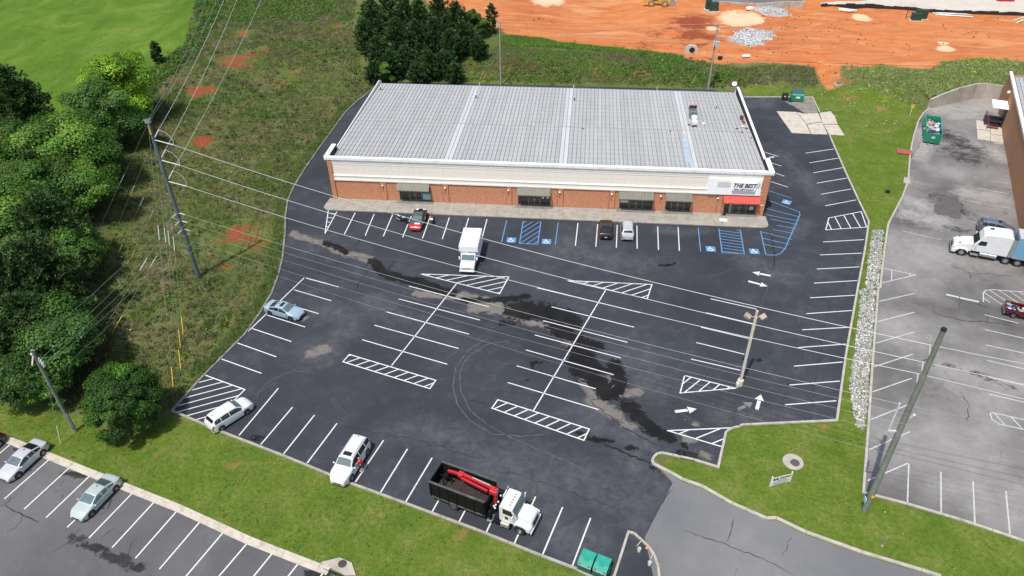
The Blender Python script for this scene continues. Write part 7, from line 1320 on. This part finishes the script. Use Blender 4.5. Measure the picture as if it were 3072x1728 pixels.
for k, (q, H, r) in enumerate(sorted((((-44.67,153.00), 8.5, 3.0), ((-42.66,159.80), 9, 3.4), ((-37.68,153.40), 8.8, 2.8), ((-44.21,145.38), 6.8, 2.6), ((-35.18,155.23), 8, 2.4), ((-31.19,156.50), 8.6, 2.8), ((-27.31,154.32), 8, 2.6), ((-37.98,145.08), 7.6, 2.8), ((-40.84,141.44), 6.6, 2.6), ((-34.08,145.34), 7.4, 2.6), ((-30.63,146.14), 7.6, 2.8), ((-26.94,144.03), 6.8, 2.6), ((-35.24,140.71), 5.8, 2.6), ((-30.81,139.90), 5.4, 2.4), ((-38.14,139.44), 5.4, 2.4), ((-27.49,140.72), 5, 2.3), ((-24.97,147.77), 6.4, 2.3), ((-40.73,137.22), 4, 1.9), ((-32.34,137.21), 4, 2.0), ((-25.33,138.78), 3.4, 1.7), ((-23.46,147.89), 5, 1.9), ((-21.57,145.65), 4.2, 1.7)))):
    pine('dark pine of the grove behind the roof, ' + ('first second third fourth fifth sixth seventh eighth ninth tenth eleventh twelfth thirteenth fourteenth fifteenth sixteenth seventeenth eighteenth nineteenth twentieth twenty-first twenty-second').split()[k] + ' from the left', q, H, r * .98, PGD, 90, 'pines behind the shops', 'pine_tree', .42, 9, .08, 2.3)
for lab, q, H, r, c, n in (('leafy green sapling at the right end of the pine grove', (-24.75,157.39), 6.2, 2.3, DG, 6000), ('small green sapling right of the pine grove', (-22.40,156.67), 4.6, 1.9, DG, 4000), ('dark cedar beside the pole behind the roof', (-20.61,159.62), 6.0, 1.4, PG, 0), ('bright green sapling at the front of the pine grove', (-38.60,136.77), 4.4, 1.7, MG, 4500), ('upright dark cedar on the field edge', (-84.75,137.96), 4.2, 1.1, PG, 0)):
    broadleaf(lab, q, H, r, c, n, .2, 1, .05, 'saplings at the back', 'sapling', 22) if n else pine(lab, q, H, r, c, 60, 'saplings at the back', 'cedar_tree', .3, 7, .04)
# --- joined clump meshes for the uncountable growth
def scatter(poly, n, avoid=(), dens=None):
    xs = [q[0] for q in poly]; ys = [q[1] for q in poly]; x = RS.uniform(min(xs), max(xs), n); y = RS.uniform(min(ys), max(ys), n); k = sdist(x, y, poly) > 0
    for a, m in avoid: k &= sdist(x, y, a) < -m
    if dens is not None: k &= RS.rand(n) < dens(x, y)
    return x[k], y[k]
def blades(x, y, h, nb, w, cols, spread=.25, lean=.45, name='grass', label='', mat=BLADE, colpick=None):
    n = len(x); z = hgt(x, y); hh = np.repeat(h, nb); B = np.repeat(np.stack([x, y, z], 1), nb, 0) + np.hstack([RS.normal(0, 1, (n * nb, 2)) * spread * np.repeat(h, nb)[:, None] * .8, np.full((n * nb, 1), -.02)])
    D = np.hstack([RS.normal(0, lean, (n * nb, 2)), np.ones((n * nb, 1))]) * (hh * (.55 + .6 * RS.rand(n * nb)))[:, None]; S_ = np.hstack([RS.normal(size=(n * nb, 2)), np.zeros((n * nb, 1))]); S_ /= np.linalg.norm(S_, axis=1, keepdims=True)
    ww = (w * (.6 + .8 * RS.rand(n * nb)))[:, None]; V = np.stack([B - S_ * ww, B + S_ * ww, B + D], 1).reshape(-1, 3)
    ci = colpick if colpick is not None else RS.randint(0, len(cols), n); c = np.array(cols)[ci] * (1 + RS.normal(0, .18, (n, 1))); c = np.repeat(c, nb, 0) * (1 + RS.normal(0, .12, (n * nb, 1)))
    o = np_mesh(name, V, np.arange(n * nb * 3).reshape(-1, 3), np.repeat(np.clip(c, .004, .9), 3, 0), mat); tag(o, label, None, None, 'stuff'); return o
def shrubs(x, y, h, nl, size, cols, name, label, colpick=None):
    n = len(x); z = hgt(x, y); d = RS.normal(size=(n * nl, 3)); d /= np.linalg.norm(d, axis=1, keepdims=True); d[:, 2] = np.abs(d[:, 2]); hh = np.repeat(h, nl)[:, None]
    P = np.repeat(np.stack([x, y, z], 1), nl, 0) + d * hh * [.85, .85, .9] * (.6 + .45 * RS.rand(n * nl, 1)); V, F_ = quads(P, d + RS.normal(0, .5, P.shape) + [0, 0, .4], size * (.7 + .6 * RS.rand(n * nl)) )
    ci = colpick if colpick is not None else RS.randint(0, len(cols), n); c = np.repeat(np.array(cols)[ci] * (1 + RS.normal(0, .16, (n, 1))), nl, 0) * (1 + RS.normal(0, .15, (n * nl, 1)))
    o = np_mesh(name, V, F_, np.repeat(np.clip(c, .004, .9), 4, 0), LEAF); tag(o, label, None, None, 'stuff'); return o
MEAD = [(-101.01,191.98),(-59.23,193.55)] + [(-52.24,163.79),(-44.54,141.03),(-39.63,136.35),(-37.16,132.54)] + [(-36,140)] + LOT_MAIN[0:19] + [(-44.84,48.94),(-47.35,50.41),(-49.01,48.03),(-52.08,48.86)] + [(-62.10,67.72),(-70.61,86.22),(-74.01,100.19),(-77.51,111.73),(-81.04,122.46),(-85.25,136.97),(-84.22,148.12)]
AV = [(LOT_MAIN, .25), (LOT_RIGHT, .3), (LOT_LOW, .3), (DRIVE, .3)]
claym = lambda x, y: blob(x, y, CLAY) + blob(x, y, PALE)
OL = [(.081, .102, .024), (.050, .093, .015), (.118, .118, .043), (.161, .133, .062), (.198, .155, .084), (.099, .084, .050), (.056, .118, .016)]
x, y = scatter(MEAD, 60000, AV, lambda x, y: np.clip(1.05 - 1.6 * claym(x, y), 0, 1)); pk_ = np.clip(fbm(x / 7, y / 6, 21) * 2.0 - .5 + RS.normal(0, .15, len(x)), 0, .999); order = np.array([6, 1, 0, 0, 2, 3, 4, 5])
blades(x, y, .28 + .38 * RS.rand(len(x)) ** 2, 7, .035, OL, .45, .5, 'meadow_grass', 'tall olive and straw coloured grass on the rough slope', BLADE, order[(pk_ * 8).astype(int)])
x, y = scatter(MEAD, 12000, AV, lambda x, y: np.clip((fbm(x / 9, y / 8, 33) - .46) * 8, .04, 1) * np.clip(1 - 1.8 * claym(x, y), 0, 1)); shrubs(x, y, .24 + .6 * RS.rand(len(x)) ** 2.5, 18, .10, [(.045, .11, .016), (.06, .14, .018), (.085, .18, .024), (.12, .16, .045), (.08, .12, .04), (.14, .21, .035)], 'meadow_weeds', 'low green weeds and brambles in the rough grass')
x, y = scatter(MEAD, 9000, AV, lambda x, y: np.clip((fbm(x / 6, y / 4, 35) - .52) * 9, .0, 1) * np.clip(1 - 1.8 * claym(x, y), 0, 1)); blades(x, y, .45 + .45 * RS.rand(len(x)), 9, .03, [(.264, .218, .132), (.224, .178, .102), (.185, .165, .079), (.158, .132, .092)], .35, .35, 'straw_grass', 'tall pale straw grass tufts on the rough slope')
x, y = scatter(MEAD, 1500, AV, lambda x, y: np.clip((fbm(x / 13, y / 10, 37) - .50) * 9, .02, 1) * np.clip(1 - 1.8 * claym(x, y), 0, 1)); shrubs(x, y, .45 + .7 * RS.rand(len(x)) ** 2, 40, .12, [(.035, .09, .014), (.05, .12, .018), (.08, .17, .024), (.10, .10, .06)], 'slope_brambles', 'dark green bramble thickets on the rough slope')
KE = [(q[0] - 1.6, q[1]) for q in LOT_MAIN[2:18]] + [(q[0] - .25, q[1]) for q in LOT_MAIN[2:18][::-1]]
x, y = scatter(KE, 16000, AV); blades(x, y, .25 + .3 * RS.rand(len(x)), 8, .03, [(.070, .140, .017), (.098, .168, .021), (.126, .168, .042)], .5, .5, 'kerb_grass', 'bright green grass leaning over the weathered kerb')
x, y = scatter(MEAD, 700, AV); shrubs(x, y, .12 + .1 * RS.rand(len(x)), 7, .05, [(.75, .75, .70), (.55, .42, .03), (.75, .75, .72)], 'wild_flowers', 'small white and yellow flowers in the rough grass')
HEDGE = [(-101.01,191.98),(-94.76,192.39),(-85.35,172.45),(-83.19,160.69),(-80.84,148.34),(-79.15,140.00),(-79.54,133.75),(-79.02,126.11),(-77.66,118.87),(-79.20,118.93),(-82.74,125.80),(-85.89,134.95),(-84.54,139.85),(-84.22,148.12),(-87.78,162.74)]
x, y = scatter(HEDGE, 2600); shrubs(x, y, .5 + .8 * RS.rand(len(x)) ** 2, 34, .17, [(.06, .14, .018), (.09, .19, .024), (.12, .23, .03), (.08, .13, .04)], 'field_hedge', 'tangled hedge of shrubs along the green field')
TOPG = [(-102.43,195.20),(-64.51,196.88),(-59.29,178.79),(-62.66,165.26),(-73.34,167.73),(-80.04,164.40),(-89.17,172.23)]
x, y = scatter(TOPG, 2200, AV); shrubs(x, y, .35 + .6 * RS.rand(len(x)) ** 2, 24, .17, [(.075, .17, .022), (.11, .21, .03), (.14, .23, .045)], 'hillside_brush', 'green brush at the top of the rough slope')
BANK = [(-25.05,143.88),(-17.93,152.08),(-15.34,150.92),(2.55,150.56),(18.98,148.14)] + [(25.76,146.27),(31.42,145.46),(30.85,140.15),(18.50,139.24)] + [(18.59,140.46),(-8.84,139.82),(-23.77,140.19)]
x, y = scatter(BANK, 3600, AV, lambda x, y: np.clip((fbm(x / 7, y / 5, 12) - .44) * 7, .03, 1) * np.clip(1 - 1.6 * claym(x, y), 0, 1)); x = x + RS.normal(0, .8, len(x)); y = y + RS.normal(0, .8, len(x)); shrubs(x, y, .15 + .4 * RS.rand(len(x)) ** 2, 22, .14, [(.088, .230, .027), (.068, .189, .023), (.108, .257, .032), (.149, .311, .043), (.074, .155, .030)], 'bank_vines', 'dark green vines covering the bank behind the shops')
x, y = scatter(BANK, 13000, AV); pb_ = (np.clip(fbm(x / 8, y / 4, 87) * 2 - .5 + RS.normal(0, .15, len(x)), 0, .999) * 4).astype(int); blades(x, y, .18 + .25 * RS.rand(len(x)), 6, .05, [(.112, .150, .037), (.158, .143, .060), (.094, .165, .027), (.143, .105, .056)], .5, .6, 'bank_grass', 'dull brown and green grass on the bank behind the shops', BLADE, np.array([2, 0, 1, 3])[pb_])
x, y = scatter(STRIP, 9000); blades(x, y, .45 + .25 * RS.rand(len(x)), 6, .07, [(.096, .200, .020), (.128, .240, .028), (.080, .160, .016)], .4, .3, 'tall_grass_strip', 'bright tall grass along the top of the bank')
RB = [(31.46,145.79),(37.39,147.18),(44.18,146.95),(44.09,141.89),(42.38,140.49),(30.91,140.74)] 
x, y = scatter(RB, 2400, (), lambda x, y: np.clip((fbm(x / 4, y / 3, 80) - .35) * 5, .05, 1)); blades(x, y, .25 + .35 * RS.rand(len(x)), 6, .05, [(.158, .172, .086), (.112, .152, .040), (.198, .185, .112), (.073, .125, .023)], .4, .5, 'verge_weeds', 'pale tall weeds between dumpster corner and orange dirt')
RV = [(48.47,145.51),(54.69,145.35),(56.52,146.60),(64.47,144.09),(68.16,148.57),(76.11,150.30),(83.65,149.28),(93.18,147.90),(87.81,136.75),(76.61,137.11),(71.51,138.10),(61.48,133.18),(61.21,132.82),(57.70,133.08),(53.54,134.80),(50.83,138.43),(48.00,141.36)]
x, y = scatter(RV, 3000, AV, lambda x, y: np.clip((fbm(x / 6, y / 4, 81) - .48) * 7, .03, 1)); x = x + RS.normal(0, 1.0, len(x)); y = y + RS.normal(0, 1.0, len(x)); k_ = sdist(x, y, LOT_RIGHT) < -.6; x = x[k_]; y = y[k_]; shrubs(x, y, .14 + .4 * RS.rand(len(x)) ** 2, 22, .13, [(.240, .396, .050), (.324, .480, .066), (.180, .324, .041), (.372, .408, .144)], 'verge_brush', 'light green brush behind the retaining wall')
x, y = scatter(RV, 17000, AV, lambda x, y: np.clip((fbm(x / 5, y / 4, 82) - .3) * 5, .1, 1)); blades(x, y, .15 + .3 * RS.rand(len(x)), 6, .05, [(.232, .279, .085), (.170, .271, .046), (.295, .295, .147)], .4, .5, 'verge_grass', 'mixed long grass behind the retaining wall')
nl_ = 0
PAL = ([(.059, .120, .011), (.079, .150, .014), (.106, .182, .019), (.153, .210, .032), (.244, .244, .074)], [(.092, .156, .014), (.132, .192, .021), (.180, .228, .032), (.224, .256, .048), (.304, .288, .104)])
for P_, lab in zip(LAWNS, ('mown lawn between the black lot and lower lot', 'mown lawn strip along the right kerbs')):
    x, y = scatter(P_, 60000 if nl_ else 48000, AV, lambda x, y: np.clip(1.0 - 1.2 * blob(x, y, CLAY), 0, 1)); pal = PAL[nl_]; nl_ += 1
    pk_ = np.clip(fbm(x / 3.5, y / 3.5, 40 + nl_) * 2.1 - .55 + RS.normal(0, .14, len(x)), 0, .999)
    blades(x, y, .05 + .08 * RS.rand(len(x)) ** 2, 5, .024, pal, 1.4, 1.1, 'lawn_grass', lab, BLADE, (pk_ * 5).astype(int))
    x, y = scatter(P_, 5200, AV, lambda x, y: np.clip((fbm(x / 2.2, y / 2.2, 60 + nl_) - .52) * 8, .02, 1))
    shrubs(x, y, .07 + .12 * RS.rand(len(x)) ** 2, 9, .045, [(.055, .14, .015), (.08, .18, .018), (.12, .22, .026)], 'lawn_clover', 'dark clover tufts in the ' + ('lower lawn', 'right lawn')[nl_ - 1])
x, y = scatter(FIELD, 24000); blades(x, y, .07 + .06 * RS.rand(len(x)), 5, .05, [(.060, .140, .010), (.080, .170, .013), (.115, .205, .022), (.050, .115, .009)], 1.0, .6, 'field_grass', 'lush bright grass of the open field', BLADE, (np.clip(fbm(x / 14, y / 9, 50) * 1.6 - .3, 0, .999) * 4).astype(int))
x, y = scatter(DIRTP, 2600, AV, lambda x, y: np.clip((fbm(x / 13, y / 8, 60) - .5) * 4, .01, 1)); shrubs(x, y, .12 + .2 * RS.rand(len(x)) ** 2, 9, .11, [(.13, .13, .04), (.20, .16, .07), (.09, .13, .025)], 'dirt_weeds', 'sparse dry weeds on the orange dirt')
# --- riprap stones and litter
def stones(poly, n, smin, smax, cols, name, label, avoid=(), dens=None, zoff=0.0, flat=.6):
    x, y = scatter(poly, n, avoid, dens); n = len(x); s = smin + (smax - smin) * RS.rand(n) ** 2; z = hgt(x, y) + s * .25 + zoff
    base = np.array([(1, 0, 0), (-1, 0, 0), (0, 1, 0), (0, -1, 0), (0, 0, 1), (0, 0, -1)], float); F0 = np.array([(0, 2, 4), (2, 1, 4), (1, 3, 4), (3, 0, 4), (2, 0, 5), (1, 2, 5), (3, 1, 5), (0, 3, 5)])
    V = np.repeat(base[None], n, 0) * (.7 + .6 * RS.rand(n, 6, 1)) + RS.normal(0, .15, (n, 6, 3)); V *= s[:, None, None]; V[:, :, 2] *= flat; a = RS.rand(n) * 6.28; c, sn_ = np.cos(a)[:, None], np.sin(a)[:, None]
    V = np.stack([V[..., 0] * c - V[..., 1] * sn_, V[..., 0] * sn_ + V[..., 1] * c, V[..., 2]], -1) + np.stack([x, y, z], 1)[:, None]
    F_ = (F0[None] + np.arange(n)[:, None, None] * 6).reshape(-1, 3); c = np.array(cols)[RS.randint(0, len(cols), n)] * (1 + RS.normal(0, .1, (n, 1)))
    o = np_mesh(name, V.reshape(-1, 3), F_, np.repeat(np.clip(c, .01, .9), 6, 0), STONE); tag(o, label, None, None, 'stuff'); return o
t = NT('tinted_stone'); STONE = t.out(t.attrc('tint'), .85, 0., .2); MATS['tinted_stone'] = STONE
stones(RIP, 21000, .06, .19, [(.58, .56, .54), (.68, .67, .65), (.42, .40, .38), (.52, .47, .41), (.30, .28, .26)], 'riprap', 'white riprap stones filling the swale between the lots', AV, lambda x, y: np.clip((fbm(x / 2.2, y / 2.2, 71) - .36) * 7, .02, 1))
x, y = scatter(RIP, 5000, AV); blades(x, y, .12 + .2 * RS.rand(len(x)), 6, .03, [(.07, .14, .018), (.11, .16, .03)], .6, .6, 'swale_grass', 'green grass growing between the swale stones')
x0_, y0_ = np.mean([g[0] for g in GRAV], axis=0)
stones([(31.27,165.51),(37.04,168.65),(39.13,166.35),(38.16,158.68),(34.76,155.17),(31.55,156.24),(30.79,159.74)], 2600, .1, .32, [(.5, .5, .5), (.62, .62, .62), (.36, .35, .34)], 'gravel_heap', 'spread heap of grey gravel on the orange dirt', (), lambda x, y: np.clip((fbm(x / 3, y / 2, 70) - .35) * 5, 0, 1))
stones([(37.97,177.81),(41.34,180.14),(45.10,180.91),(42.94,176.12),(39.77,175.93)], 900, .1, .3, [(.45, .45, .44), (.58, .57, .55), (.3, .29, .28)], 'gravel_spill', 'grey gravel spill below the far road', ())
LIT = [(31.46,145.79),(44.92,147.20),(50.83,138.43),(53.32,133.74),(57.38,130.56),(54.02,123.93),(42.64,123.12),(43.47,137.07),(30.85,140.15)]
stones(LIT, 260, .04, .16, [(.78, .77, .74), (.7, .68, .62), (.5, .45, .38), (.75, .75, .75)], 'litter', 'scattered white litter on the grass behind the dumpster', AV, None, .05, .35)
stones([(-47.96,138.82),(-41.49,141.15),(-39.87,137.36),(-44.66,134.72)], 40, .06, .2, [(.75, .75, .72), (.6, .6, .55)], 'litter', 'scattered white litter left of the pine grove', (), None, .1, .4)
stones(LAWNS[1], 110, .03, .09, [(.78, .77, .74), (.7, .66, .55)], 'litter', 'specks of white litter on the right lawn', AV, None, .05, .5)
stones(MEAD, 120, .05, .15, [(.75, .74, .70), (.6, .58, .52)], 'litter', 'specks of white litter on the rough slope', AV, None, .3, .5)
